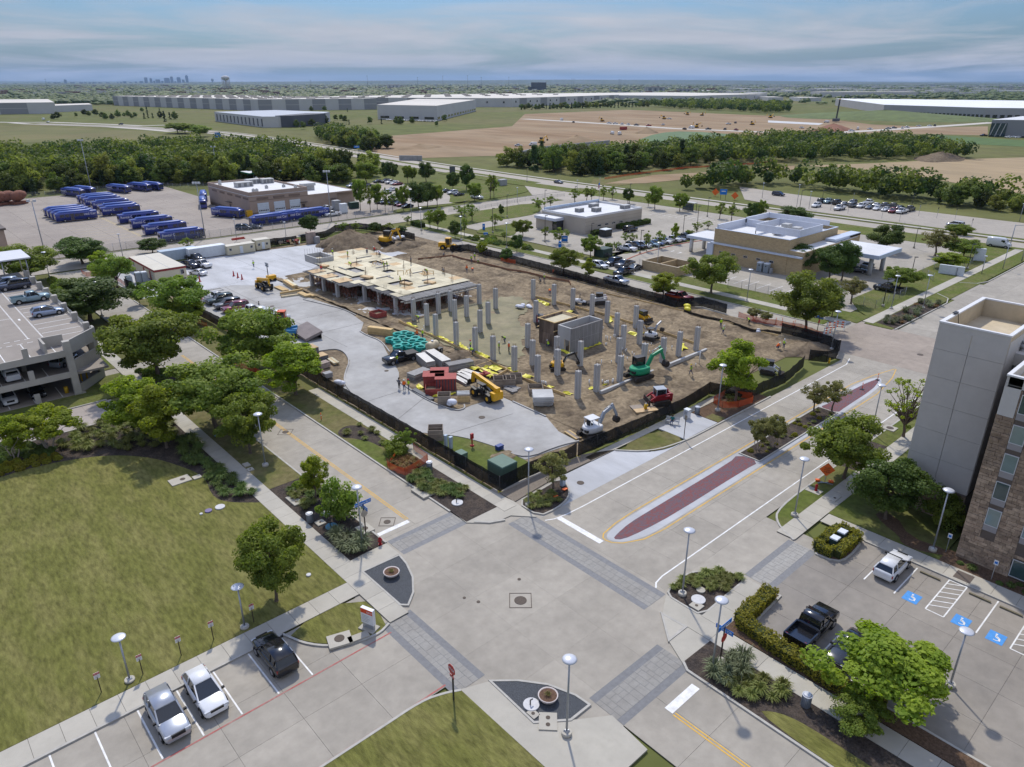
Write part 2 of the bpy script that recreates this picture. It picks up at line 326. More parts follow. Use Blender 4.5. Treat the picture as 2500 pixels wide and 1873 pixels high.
GRASS=mat('lawn',(.13,.132,.036),.95,.4,3.2,1.,22,c2=(.185,.17,.062),c2scale=.5,c2amt=.7,spec=.1,stretch=(1.,.3,1,R(-38)),detail=9)
A8=mat('green_verge',(.105,.13,.03),.95,.25,1.4,1.,22,c2=(.17,.15,.07),c2scale=.22,c2amt=.6,spec=.1,detail=8)
BC=mat('worn_grass',(.16,.14,.062),.95,.25,1.4,1.,18,c2=(.1,.115,.03),c2scale=.3,c2amt=.8,spec=.1,detail=8)
FIELD=mat('far_field',(.115,.128,.04),.95,.22,.05,0.,1,c2=(.15,.135,.06),c2scale=.006,c2amt=.9,spec=.1)
DIRT=mat('site_dirt',(.245,.192,.125),.95,.42,1.6,1.,5,c2=(.105,.08,.055),c2scale=.22,c2amt=.95,spec=.1,detail=9)
Af=mat('dark_dirt',(.145,.112,.078),.95,.35,1.3,1.,6,c2=(.21,.165,.11),c2scale=.5,c2amt=.8,spec=.1,detail=9)
MUDG=mat('olive_mud',(.168,.15,.075),.7,.22,.5,.7,6,c2=(.24,.205,.115),c2scale=.22,c2amt=.8,spec=.3,detail=8)
EARTH=mat('graded_earth',(.29,.215,.135),.95,.18,.06,0.,1,c2=(.225,.148,.085),c2scale=.02,c2amt=.9,spec=.1,stretch=(1,.3,1,R(25)),detail=8)
Ae=mat('dark_mulch',(.052,.043,.038),.95,.5,6,1.,14,c2=(.1,.078,.06),c2scale=.7,c2amt=.7,spec=.1,detail=9)
BD=mat('brown_mulch',(.115,.075,.05),.95,.4,6,1.,14,spec=.1,detail=9)
GRAVEL=mat('blue_grey_gravel',(.058,.064,.072),.8,.9,22,1.,20,spec=.4,detail=3)
GRAVELB=mat('brown_gravel',(.21,.18,.145),.9,.5,9,1.,16,spec=.2)
A5=mat('white_marking',(.74,.74,.72),.7,.12,3.,c2=(.5,.49,.46),c2scale=1.2,c2amt=.5)
YELL=mat('yellow_marking',(.63,.37,.055),.7,.15,3.,c2=(.42,.3,.11),c2scale=1.,c2amt=.6)
REDL=mat('red_marking',(.36,.1,.09),.75,.25,3.,c2=(.32,.22,.19),c2scale=.8,c2amt=.8)
YPALE=mat('faded_yellow_marking',(.5,.4,.2),.8,.2,1.)
BLUEM=mat('blue_marking',(.07,.27,.62),.7,.12,3.)
def brickmat():
 m,t,b=An('brick_paving');L=t.links.new;N=t.nodes.new
 g=N('ShaderNodeNewGeometry');br=N('ShaderNodeTexBrick');br.inputs['Scale'].default_value=1.
 br.inputs['Brick Width'].default_value=.3;br.inputs['Row Height'].default_value=.15;br.inputs['Mortar Size'].default_value=.01
 br.inputs['Color1'].default_value=(.2,.052,.052,1);br.inputs['Color2'].default_value=(.115,.085,.11,1);br.inputs['Mortar'].default_value=(.09,.08,.075,1)
 L(g.outputs['Position'],br.inputs['Vector']);L(br.outputs['Color'],b.inputs['Base Color']);b.inputs['Roughness'].default_value=.9
 bp=N('ShaderNodeBump');bp.inputs['Strength'].default_value=.5;bp.inputs['Distance'].default_value=.01;L(br.outputs['Fac'],bp.inputs['Height']);bp.invert=True;L(bp.outputs[0],b.inputs['Normal'])
 return m
BRICKP=brickmat()
g=MB();g.prism([(-60000,-60000),(60000,-60000),(60000,60000),(-60000,60000)],0,-.12,True)
struct(g.o('ground',FIELD))
def sheet(name,poly,z,m,par=None,z0=None):
 b=MB()
 if z0 is None:b.prism(poly,0,z,True)
 else:b.prism(poly,z0,z)
 o=b.o(name,m,par)
 return o if par is not None else struct(o)
def A7(u0,u1,v0,v1):return[(u0,v0),(u1,v0),(u1,v1),(u0,v1)]
SLABM={}
def slabs(name,u0,u1,v0,v1,du,dv,z,m,gap=.018,jm=JOINT):
 """a paved surface: dark joint bed with one slab object per panel"""
 bed=sheet(name,A7(u0,u1,v0,v1),z-.03,jm)
 nu=max(1,round((u1-u0)/du));nv=max(1,round((v1-v0)/dv));a=(u1-u0)/nu;b=(v1-v0)/nv
 key=(round(a,3),round(b,3),m.name)
 if key not in SLABM:SLABM[key]=MB().bx(-a/2+gap/2,a/2-gap/2,-b/2+gap/2,b/2-gap/2,-.06,0).mesh('slab',m)
 for i in range(nu):
  for j in range(nv):put('slab',SLABM[key],bed,(u0+a*(i+.5),v0+b*(j+.5),z))
 return bed
def kerb(pts,AH=False,w=.2,z=.13,m=None,name='kerb'):
 o=Ab(MB(),pts,w,-.1,z,AH).o(name,m or KERB);return struct(o)
slabs('side_street',30.6,38.6,53.,197.,4.,4.6,0.,Ao)
slabs('divided_street',45.2,118.,29.4,45.2,3.95,4.6,0.,Ao)
slabs('crossing',26.6,42.4,25.2,50.,5.2,4.9,0.,Ao)
slabs('lower_street',31.,38.5,-6.,22.6,3.75,4.4,0.,Ao)
slabs('fire_lane_drive',-14.,24.,33.7,47.1,4.6,4.45,0.,Ao)
sheet('crossing_apron',A7(24.,52.5,22.4,53.),-.006,Ao)
sheet('layby_apron',[(45.,45.2),(63,45.2),(70.5,45.25),(65.1,46.5),(62.2,49.7),(52.5,49.7),(51.6,47.3),(50.3,46.1)],.001,CONCN)
sheet('side_drive_apron',A7(51.8,62.6,23.2,29.4),-.004,Ao)
slabs('hotel_parking',45.8,66.,-12.,23.,4.2,4.4,0.,mat('parking_concrete',(.27,.245,.21),.85,.1,.9,.2,30,c2=(.205,.188,.165),c2scale=.12,c2amt=.8,rnd=.05),gap=.02)
def AV(u0,u1,v0,v1,along):
 bed=sheet('crosswalk',A7(u0,u1,v0,v1),.004,BAND)
 b=MB();rnd=random.Random(3)
 bw=.62
 if along=='v':iu0,iu1,iv0,iv1=u0+bw,u1-bw,v0,v1
 else:iu0,iu1,iv0,iv1=u0,u1,v0+bw,v1-bw
 x=iu0
 while x<iu1-.05:
  w=min(rnd.choice((.45,.6,.75)),iu1-x);y=iv0
  if iu1-x-w<.2:w=iu1-x
  while y<iv1-.05:
   h=min(rnd.choice((.45,.6,.8,1.)),iv1-y)
   b.bx(x+.012,x+w-.012,y+.012,y+h-.012,-.02,.012+rnd.random()*.004);y+=h
  x+=w
 o=b.o('paver_field',PAVER,bed);o['kind']='stuff'
AV(41.7,44.75,29.,46.6,'v');AV(23.75,26.75,32.6,42.6,'v')
AV(30.8,38.6,49.5,52.4,'u');AV(31.,39.2,22.4,25.7,'u')
AV(52.4,60.6,22.9,25.8,'u')
def AK(pts,w,m,z=.012,name='road_marking'):return struct(Ab(MB(),pts,w,z-.004,z).o(name,m))
def As(p,m,z=.013,name='road_marking'):return sheet(name,p,z,m)
AK([(34.35,54.3),(34.35,120)],.11,YELL);AK([(34.6,54.3),(34.6,120)],.11,YELL)
As(A7(30.7,34.4,53.65,54.2),A5);As(A7(46.1,46.75,38.,43.9),A5);As(A7(34.4,37.8,20.7,21.4),A5)
AK([(34.35,20.6),(34.35,-6)],.11,YELL);AK([(34.6,20.6),(34.6,-6)],.11,YELL)
AK([(45.,44.5),(45.9,44.05),(47.5,43.8),(50,43.7),(112.5,43.65),(115.5,44.5)],.14,A5)
AK([(44.8,30.1),(45.4,30.55),(46.6,30.75),(52.9,30.75),(116,30.8)],.14,A5)
med=[(47.,38.),(47.15,38.45),(47.7,38.85),(50,39.25),(53,39.42),(105,39.4),(111,38.7),(116.2,37.6)]
AK(med,.13,YELL);AK([(47.,38.),(47.15,37.3),(47.9,36.5),(50,35.5),(53,35.2),(104,35.25),(112,36.3),(116.2,37.4)],.13,YELL)
sheet('median_margin',smooth([(47.3,38.),(47.8,38.6),(50,39.),(53,39.15),(104,39.1),(110.5,38.3),(110.5,37.),(104,35.6),(53,35.45),(50,35.75),(48,36.6),(47.4,37.4)],2,True),.006,CONCN)
sheet('brick_median',smooth([(47.7,37.6),(48.6,37.9),(51,38.3),(54.6,38.35),(70,38.4),(72.6,38.9),(72.8,36.05),(70,36.25),(56,36.2),(51,36.5),(48.3,36.9)],1,True),.011,BRICKP)
sheet('brick_median_far',smooth([(93.2,38.8),(96,38.4),(105,38.3),(109.6,37.8),(109.6,37.2),(105,36.4),(96,36.3),(93.2,36.15)],1,True),.011,BRICKP)
sheet('median_bed',A7(72.9,93.,36.15,38.8),.1,Ae,z0=-.05)
kerb([(72.85,36.1),(93.1,36.1),(93.1,38.85),(72.85,38.85)],True,.16,.13)
AK([(24.,41.35),(-14,41.35)],.13,REDL);AK([(23.9,33.85),(-14,33.85)],.13,REDL)
for u in(-5.4,-2.6,.3,3.1,5.9,8.65,11.4,14.2,16.95):AK([(u,41.5),(u,46.95)],.12,A5)
for v0 in(15.4,18.05):AK([(59.9,v0),(65.3,v0)],.12,A5)
AK([(46.4,16.3),(51.9,16.3)],.12,A5);AK([(46.4,13.4),(51.9,13.4)],.12,A5);AK([(46.4,19.3),(51.9,19.3)],.12,A5);AK([(59.8,8.8),(65.6,8.8)],.12,A5)
for v0,v1 in((11.3,12.75),(6.3-1.5,6.35)):
 AK([(59.85,v0),(65.6,v0),(65.6,v1),(59.85,v1)],.11,A5,name='hatched_bay')
 AK([(59.85,v1),(59.85,v0)],.11,A5,.0125)
 for k in range(6):u=60.6+k*.85;AK([(u,v1),(u+.9,v0)],.1,A5,.014)
def access_mark(u,v):
 sheet('access_panel',A7(u-.75,u+.75,v-.62,v+.62),.014,BLUEM)
 b=MB();P=lambda x,y:(u+x*.55,v+y*.55)
 z=.02
 for i in range(10):
  a0,a1=R(150+i*24),R(150+(i+1)*24)
  b.bar((*P(-.25+.5*math.cos(a0),-.05+.5*math.sin(a0)),z),(*P(-.25+.5*math.cos(a1),-.05+.5*math.sin(a1)),z),.075,.006)
 for p,q in(((.55,.1),(.1,.1)),((.1,.1),(-.1,-.35)),((-.1,-.35),(-.62,-.62)),((.25,.1),(.25,-.25))):b.bar((*P(*p),z+.003),(*P(*q),z+.003),.095,.006)
 b.box((*P(.82,.12),z),(.16,.16,.006))
 struct(b.o('access_symbol',A5))
for u,v in((60.5,14.1),(60.4,10.1),(60.4,7.5)):access_mark(u,v)
slabs('west_walk',24.5,26.4,42.3,197.,1.9,1.9,.12,AC,.025)
slabs('lawn_walk',-14.,24.5,47.2,49.35,1.9,2.15,.12,AC,.025)
slabs('fence_walk',42.9,44.6,48.5,92.,1.7,1.8,.12,AC,.025)
slabs('hotel_walk',65.9,67.9,-10.,25.2,2.,2.,.12,AC,.025)
slabs('corner_walk',42.6,44.6,2.,25.2,2.,2.2,.12,AC,.025)
slabs('drive_walk',44.6,52.,23.,25.2,2.4,2.2,.12,AC,.025)
slabs('street_walk',60.9,118.,25.3,27.3,2.,2.,.12,AC,.025)
slabs('shelter_walk',58.,91.,49.7,50.8,1.9,1.1,.1,AC,.025)
sheet('bus_stop_pad',[(71.,45.4),(78.2,45.4),(78.2,49.7),(71.,49.7)],.12,CONCN,z0=-.05)
sheet('gravel_path',[(45.,49.2),(52.4,49.9),(62.2,49.7),(58.2,51.6),(45.,51.6)],.1,GRAVELB,z0=-.05)
sheet('west_corner_ramp',[(26.4,42.4),(26.4,49.8),(30.5,49.8),(30.5,52.2),(26.4,52.),(24.5,52),(24.5,42.3)],.09,AC,z0=-.05)
sheet('north_corner_ramp',[(38.6,49.6),(40.,48.2),(41.5,47.6),(42.9,47.5),(44.7,45.5),(45.,49.4),(44.6,52.2),(38.8,52.2)],.09,AC,z0=-.05)
sheet('east_corner_ramp',[(38.8,22.8),(40.1,25.2),(42.4,27.6),(44.7,28.9),(44.7,25.2),(44.6,23.),(42.6,23.)],.09,AC,z0=-.05)
sheet('south_corner_ramp',[(24.4,32.7),(26.6,31.8),(26.4,26.7),(28.5,25.2),(31.,23.5),(30.6,20),(24.5,20)],.09,AC,z0=-.05)
bedE=[at('c1',x,y)for x,y in((0,925),(200,860),(500,790),(800,745),(1050,735),(1300,760),(1500,820),(1680,890),(1745,960),(1770,1040),(1820,1100),(1930,1135),(2190,1135))]
bedE=smooth(bedE,2)
sheet('main_lawn',[(-40,49.4),(24.5,49.4),(24.5,67.7)]+[(p.x,p.y)for p in reversed(bedE)]+[(-40,92.7)],.1,GRASS,z0=-.05)
sheet('lawn_bed',[(p.x,p.y)for p in bedE]+[(24.5,100.8),(-40,100.8),(-40,92.7)],.085,Ae,z0=-.05)
sheet('corner_lawn',smooth([(24.4,47.2),(24.4,42.4),(23.1,41.9),(20.4,42.7),(18.4,44.6),(17.4,47.1)],1,True),.11,GRASS,z0=-.05)
kerb(smooth([(24.4,42.3),(23.,41.75),(20.3,42.5),(18.2,44.5),(17.2,47.1)],2))
kerb([(17.2,47.1),(-14,47.1)])
sheet('lower_lawn',[(-14,33.6),(18.6,33.6),(21.9,33.7),(23.4,33.3),(24.4,32.7),(24.5,2),(-14,2)],.11,GRASS,z0=-.05)
kerb(smooth([(24.4,32.6),(23.3,33.2),(21.6,33.75),(18,33.7),(-14,33.7)],2))
sheet('strip_lawn',A7(26.4,30.5,69.5,108.),.1,BC,z0=-.05)
sheet('strip_bed',A7(26.4,30.5,52.1,69.5),.09,Ae,z0=-.05)
kerb([(30.55,52.2),(30.55,197)]);kerb([(38.65,52.4),(38.65,160)])
sheet('strip_lawn_east',A7(38.7,42.9,58.,160.),.1,BC,z0=-.05)
sheet('strip_bed_east',A7(38.7,42.9,49.7,64.),.115,Ae,z0=-.05)
sheet('strip_bed_oval',smooth([at('c2',x,y)for x,y in((1110,540),(1200,480),(1330,490),(1450,560),(1530,650),(1500,670),(1400,630),(1250,590),(1150,590))],2,True),.115,Ae,z0=-.05)
sheet('mound_lawn',smooth([at('c2',x,y)for x,y in((1180,610),(1300,600),(1450,640),(1540,740),(1600,800),(1530,850),(1380,740))],2,True),.12,A8,z0=-.05)
for nm,P in(('gravel_corner',[(26.4,49.75),(30.35,49.6),(30.1,48),(29.4,46),(28.2,44.2),(26.9,43.1),(26.4,43.6)]),('gravel_corner_south',[(26.6,31.8),(28.2,30.4),(29.6,28.6),(30.4,26.5),(30.5,25.2),(28.5,25.2),(26.4,26.8)])):
 sheet(nm,P,.1,GRAVEL,z0=-.05);kerb(P,True,.18,.14)
P=smooth([at('c8',x,y)for x,y in((1085,510),(1130,430),(1230,350),(1330,320),(1500,320),(1640,345),(1730,380),(1560,520),(1370,680),(1230,600))],1,True)
sheet('corner_bed',P,.1,Ae,z0=-.05);kerb(P,True,.18,.13)
P=[(42.6,23.),(39.1,23.1),(38.6,22.4),(38.5,-6),(42.6,-6)]
sheet('walk_bed',P,.1,Ae,z0=-.05);kerb([(39.1,23.1),(38.6,22.4),(38.5,-6)])
sheet('bed_lawn',smooth([(38.7,17.),(40.2,15.6),(40.6,13),(40.4,4),(38.7,2)],2,True),.112,GRASS,z0=-.05)
P=[(42.35,27.6),(42.5,25.3),(40.2,25.3)];kerb(P,True,.25,.14)
sheet('ramp_island',[(42.3,27.4),(42.4,25.4),(40.4,25.4)],.13,AC)
P=[(42.9,47.35),(40.4,48.15),(39.5,48.9),(40.3,49.2),(42.4,48.4)];kerb([(39.3,49.2),(40.4,48.),(41.9,47.3)],False,.25,.14)
P=smooth([(45.,45.4),(47.3,45.2),(49.3,45.6),(50.4,46.2),(51.6,47.4),(52.4,49.4),(48.5,49.),(45.1,49.)],1,True)
sheet('shelter_bed',P,.11,Ae,z0=-.05);kerb(P,True,.18,.14)
P=smooth([(62.4,49.6),(65.1,46.5),(67.5,45.5),(71,45.3),(71,49.6)],1,True);sheet('layby_lawn',P,.11,BC,z0=-.05)
kerb(smooth([(62.2,49.6),(65.1,46.4),(70.4,45.25),(76,45.2),(91.5,45.2)],2))
sheet('kerb_bed',[(78.3,45.4),(91,45.4),(91,49.6),(78.3,49.6)],.1,BD,z0=-.05)
sheet('kerb_grass',[(78.4,45.5),(80.2,45.5),(80.2,47.5),(78.4,47.5)],.11,BC,z0=-.05)
P=smooth([(60.9,25.4),(62.4,28.),(64.6,29.2),(67,29.4),(78.2,29.4),(78.2,27.4),(64,27.3)],1,True)
sheet('hotel_verge',[(60.9,25.5),(62.3,27.9),(64.6,29.2),(67,29.35),(79,29.35),(79,27.3),(64,27.3),(61.4,25.4)],.11,A8,z0=-.05)
sheet('hotel_verge_bed',A7(79,88,27.3,29.35),.105,Ae,z0=-.05)
sheet('hotel_verge_far',A7(88,116,27.3,29.35),.11,A8,z0=-.05)
kerb(smooth([(60.8,25.4),(62.2,28.),(64.8,29.4),(75,29.45),(117,29.45)],2))
sheet('hotel_lawn',A7(68.,90,14.5,25.3),.1,A8,z0=-.05)
sheet('hotel_mulch',smooth([at('d1',x,y)for x,y in((1080,-90),(1150,0),(1270,90),(1290,150),(1400,200),(1550,230),(1680,250),(1640,200),(1350,100),(1250,-60))],1,True),.112,BD,z0=-.05)
sheet('hotel_front_bed',A7(67.9,70.5,-10,14.5),.105,BD,z0=-.05)
kerb([(65.85,-10),(65.85,20.6)],False,.18,.13)
P=smooth([(60.2,23.4),(60.4,20.9),(62,20.4),(65.8,20.7),(66.2,23.4)],1,True);sheet('hedge_island',P,.12,BD,z0=-.05);kerb(P,True)
P=[(44.7,23.),(51.9,23.),(52.,22.1),(47.2,21.8),(46.4,16.),(46.2,-6),(44.7,-6)];sheet('hedge_bed',P,.11,BD,z0=-.05);kerb([(52.,22.9),(52.,22.),(47.2,21.7),(46.4,16.),(46.2,-6)])
slabs('garage_drive',-40,20.5,100.9,108.5,3.8,3.8,0.,mat('pink_concrete',(.34,.3,.265),.85,.08,1,.2,30,rnd=.06))
kerb([(20,108.6),(-40,108.6)]);kerb([(24,100.8),(-40,100.8)])
sheet('garage_verge',[(-40,108.7),(24.4,108.7),(24.4,118.3),(22.4,118.3),(18,113.4),(-40,113.1)],.1,A8,z0=-.05)
sheet('garage_side_bed',A7(22.6,26.,121,196),.1,A8,z0=-.05)
sheet('garage_forecourt',A7(22.4,31,108.7,121),.014,Ao)
sheet('street_bed',A7(26.5,30.4,101,116),.09,Ae,z0=-.05)
sheet('site_ground',A7(45.2,118,52,196),-.045,DIRT)
sheet('site_drive',[tuple(at('b5',x,y))[:2]for x,y in((170,430),(380,690),(385,780),(320,870),(480,985),(700,1110),(980,1215),(1075,1185))]+[(57.5,72.),(62.7,71.5),(62.7,62.2),(60.8,58),(60.6,54.3),(52.4,55.4),(52.,59.9),(50.4,65.5),(47.2,70),(46.6,88.5),(48.5,91.3),(50.8,95),(54.,99),(55.4,103),(54.8,105.9),(52.2,106.4),(47,108),(46.5,130),(46.5,158),(58.8,158.4),(67.6,150),(66.8,137),(68.2,125),(66.3,115),(64.2,112.2),(63.,110.7),(62.7,107.8)],0.,CONCD,z0=-.06)
sheet('new_slab',[(55,173.2),(52,158.4),(58.8,158.4),(67.6,150),(71,149),(92,158),(98,160),(98.1,175),(95.5,186.3),(58.5,190.1),(54,188)],.01,CONCN,z0=-.06)
sheet('new_slab_east',[(98.1,174.6),(105.5,169.6),(107.2,151.3),(103,150),(98,160)],.012,CONCN,z0=-.06)
sheet('trailer_yard',A7(40,54.5,158.4,196),-.02,CONCN)
for pts in([(47.,86),(48.4,91.3),(50.8,95),(53.9,98.8),(55.5,103.5),(54.9,105.8),(52.2,106.4)],[(62.7,69),(62.7,62.3)],[(60.7,54.3),(57.7,55.2),(52.4,55.4),(52.,59.9),(50.5,65.3),(48.2,68.2)],[(61,98),(63.1,104),(62.7,108),(63.,110.8)],[(54.9,86.7),(54.3,82),(53.9,77),(54.6,72),(56.1,71.6),(56.9,72.8)],[(65.2,137),(66.6,131),(67.9,125.3),(67.6,120)]):
 kerb(smooth(pts,2),False,.2,.15,CONCD)
sheet('site_corner_grass',[(47,52.3),(52.,52.3),(52.2,55.3),(51.9,59.9),(50.3,65.3),(47,69)],.08,A8,z0=-.06)
for a,b_ in(((47,75),(54,78.5)),((47.5,83),(55,83)),((50,67),(60,66)),((47,115),(67,115)),((47,125),(68,125)),((47,135),(66.8,135)),((47,145),(67,145)),((57,105),(57,158)),((52,158.4),(98,166)),((70,152),(70,189)),((80,155),(80,188)),((60,172),(97,178))):
 AK([a,b_],.05,JOINT,.0155,'saw_joint')
slabs('east_street',121.6,129.,52.5,190.,3.7,5.5,0.,Ao)
slabs('second_crossing',117.5,136.5,29.,52.,4.7,4.6,.004,mat('tan_concrete',(.31,.262,.215),.85,.1,.8,.2,30,c2=(.24,.205,.17),c2scale=.15,c2amt=.7,rnd=.06))
slabs('divided_street_far',136.5,262.,29.4,45.2,3.95,5.5,0.,Ao)
slabs('south_street',-40.,236.,198.5,212.5,3.5,5.5,0.,mat('tan_street',(.36,.325,.275),.85,.09,.8,.2,30,c2=(.29,.265,.225),c2scale=.12,c2amt=.6,rnd=.05))
sheet('second_crossing_apron',A7(114,137,26,56),-.004,Ao)
sheet('east_verge',A7(129.2,132.5,56,190),.1,A8,z0=-.05);slabs('east_walk',132.6,135.,53,190,2.4,2.4,.12,AC)
sheet('clinic_verge',A7(135.1,141,52,96),.1,A8,z0=-.05);kerb([(129.1,54),(129.1,106)]);kerb([(129.1,117),(129.1,190)])
sheet('site_east_verge',A7(117.4,121.5,52,196),.02,DIRT)
AK([(125.2,54),(125.2,70)],.12,YELL)
sheet('clinic_lot',A7(141,226,56,196),0.,Ao)
sheet('clinic_lot_west',A7(135,141.2,96,116),.002,Ao)
sheet('north_street_verge',[(136,46),(233,46),(233,60),(150,60),(143,55),(140,51.5),(136,51)],.09,A8,z0=-.05)
slabs('north_walk',137,232,49.8,51.8,2.2,2.,.12,AC)
sheet('north_bed',[(137,45.6),(160,45.6),(160,49.6),(138,49.6)],.105,Ae,z0=-.05);kerb([(136.2,45.6),(162,45.4),(166,46.5),(168.5,49.5)]);kerb([(182,49.5),(184,46.5),(188,45.4),(232,45.4)])
sheet('clinic_drive',A7(166,184,45.2,60),.006,Ao)
sheet('south_verge',A7(40,121,190.5,198),.07,A8,z0=-.05);kerb([(40,198.3),(118,198.3)]);kerb([(-40,212.8),(236,212.8)])
for nm,P in(('clinic_green',[at('a7',x,y)for x,y in((330,640),(520,560),(1000,500),(1500,420),(1620,470),(1560,540),(1300,590),(1000,620),(700,690),(560,715),(340,690))]),('clinic_green_two',[at('a7',x,y)for x,y in((880,740),(960,700),(1150,665),(1330,640),(1340,720),(1310,770),(1200,790),(1000,760))]),('clinic_island',[at('a7',x,y)for x,y in((610,790),(680,760),(1000,830),(1640,940),(1600,955),(1500,980),(1340,960),(1000,890),(640,810))]),('clinic_front_green',[at('a8',x,y)for x,y in((0,1000),(280,975),(440,970),(700,900),(1200,820),(1100,815),(300,960),(200,1030),(20,1060))]),('bank_green',[at('b7',x,y)for x,y in((0,190),(150,190),(560,300),(700,330),(1100,420),(1100,460),(600,350),(0,240))])):
 sheet(nm,smooth([(p.x,p.y)for p in P],1,True),.09,A8,z0=-.05)
kerb(smooth([at('a8',x,y)for x,y in((390,1040),(500,990),(700,930),(1000,860),(1250,825))],2),False,.3,.13,mat('red_kerb',(.42,.16,.11),.8,.2,2))
sheet('highway_verge_near',[(222,46),(232,46),(231,300),(222,300)],.06,A8,z0=-.05)
HWY=[(0,-60),(0,250),(3,312),(5,349),(10,396),(14,435),(20,500),(26,559),(29,640),(28,690),(20,745),(8,805),(-12,868),(-62,972)]
for nm,u0,u1 in(('highway_near_lanes',224.5,231.5),('highway_far_lanes',235.,243.)):
 c=(u0+u1)/2;w=u1-u0
 pts=[(c+d_,v_)for d_,v_ in HWY]
 o=Ab(MB(),smooth(pts,2),w,-.1,.01).o(nm,MAT['tan_street']);struct(o)
sheet('highway_median',A7(231.5,235,-60,215),.07,A8,z0=-.05)
struct(Ab(MB(),smooth([(233.25+d_,v_)for d_,v_ in[(0,240)]+HWY[1:10]],1),3.4,-.1,.07).o('highway_median_far',A8))
struct(Ab(MB(),smooth([(246.6+d_,v_)for d_,v_ in HWY[:11]],2),2.,-.05,.06).o('highway_walk',AC))
sheet('highway_gap',A7(231,236,215,240),.012,MAT['tan_street'])
sheet('highway_mouth',[(205,196),(224.6,180),(224.6,240),(205,214)],.008,MAT['tan_street'])
sheet('corner_park',smooth([at('a7',x,y)for x,y in((130,230),(560,150),(900,190),(1200,230),(1440,270),(1470,295),(1300,340),(900,400),(600,440),(620,330),(500,300),(300,260))],1,True),.06,A8,z0=-.05)
sheet('park_verge',smooth([at('a7',x,y)for x,y in((0,490),(350,470),(800,400),(850,400),(600,450),(0,545))],1,True),.06,A8,z0=-.05)
sheet('north_lot',[(252,-40),(250.5,70),(251,120),(258,150),(290,172),(286,148),(280,95),(279,-40)],0.,MAT['tan_street'])
sheet('north_lot_verge',[(248,-60),(250.2,-60),(250,120),(248,125)],.06,A8,z0=-.05)
sheet('west_lot',[at('g4',x,y)for x,y in((0,260),(250,180),(470,170),(620,260),(950,300),(1240,360),(1100,400),(700,440),(500,480),(250,420),(100,420),(0,400))],-.01,MAT['tan_street'])
slabs('bus_yard',20.,104.,215.,341.,7.,7.,0.,CONCB,.04)
sheet('bus_yard_east',A7(104,150,215,242),.002,CONCB);sheet('bus_yard_north',A7(104,150,278,300),.002,CONCB)
sheet('bus_yard_south',A7(-40,20,213,330),0.,CONCB)
# --- plants
import numpy as np
BARK=mat('bark',(.135,.105,.082),.95,.3,6,.8,20,obj=True,rnd=.15)
BARKP=mat('pale_bark',(.36,.3,.25),.9,.25,5,.5,20,obj=True)
AO={'oak':A9('leaf_oak',(.12,.188,.027),(.262,.323,.053),.45,.16),'dark':A9('leaf_dark',(.057,.108,.021),(.123,.188,.036),.35,.15),'lime':A9('leaf_lime',(.173,.247,.022),(.338,.398,.045),.5,.12),'olive':A9('leaf_olive',(.143,.15,.045),(.3,.277,.098),.4,.15),'wild':A9('leaf_wild',(.055,.095,.018),(.165,.2,.034),.38,.5),'wildy':A9('leaf_wild_pale',(.15,.188,.03),(.3,.323,.068),.45,.28),'cedar':A9('leaf_cedar',(.03,.063,.018),(.072,.112,.033),.2,.2),'tuft':A9('leaf_tuft',(.128,.173,.038),(.307,.307,.098),.4,.22),'tuftd':A9('leaf_tuft_dark',(.075,.128,.03),(.173,.225,.06),.35,.2),'spike':A9('leaf_spike',(.112,.135,.068),(.232,.255,.135),.25,.15),'hedge':A9('leaf_hedge',(.173,.188,.018),(.352,.323,.045),.4,.12),'red':A9('leaf_red',(.285,.112,.068),(.225,.195,.06),.35,.2),}
def AY(name,C,Nn,S,tone,m,asp=1.5,bend=.25):
 """many small leaf faces: centres C, normals Nn, sizes S, tone per leaf"""
 n=len(C);rs=np.random.RandomState(len(C)+5)
 Nn=Nn/(np.linalg.norm(Nn,axis=1,keepdims=True)+1e-9)
 t=rs.normal(size=(n,3));a=np.cross(Nn,t);a/=(np.linalg.norm(a,axis=1,keepdims=True)+1e-9);b=np.cross(Nn,a)
 S=np.asarray(S)[:,None];w=S*.5;l=S*.5*asp
 tip=-Nn*S*bend
 V=np.stack([C-a*l+tip,C+b*w,C+a*l+tip,C-b*w],1).reshape(-1,3)
 me=bpy.data.meshes.new(name);me.vertices.add(n*4);me.vertices.foreach_set('co',V.ravel().astype(np.float32))
 me.loops.add(n*4);me.loops.foreach_set('vertex_index',np.arange(n*4,dtype=np.int32))
 me.polygons.add(n);me.polygons.foreach_set('loop_start',np.arange(0,n*4,4,dtype=np.int32));me.polygons.foreach_set('loop_total',np.full(n,4,dtype=np.int32))
 at_=me.attributes.new('tone','FLOAT','FACE');at_.data.foreach_set('value',np.clip(tone,0,1).astype(np.float32))
 me.materials.append(m);me.update();me.validate();return me
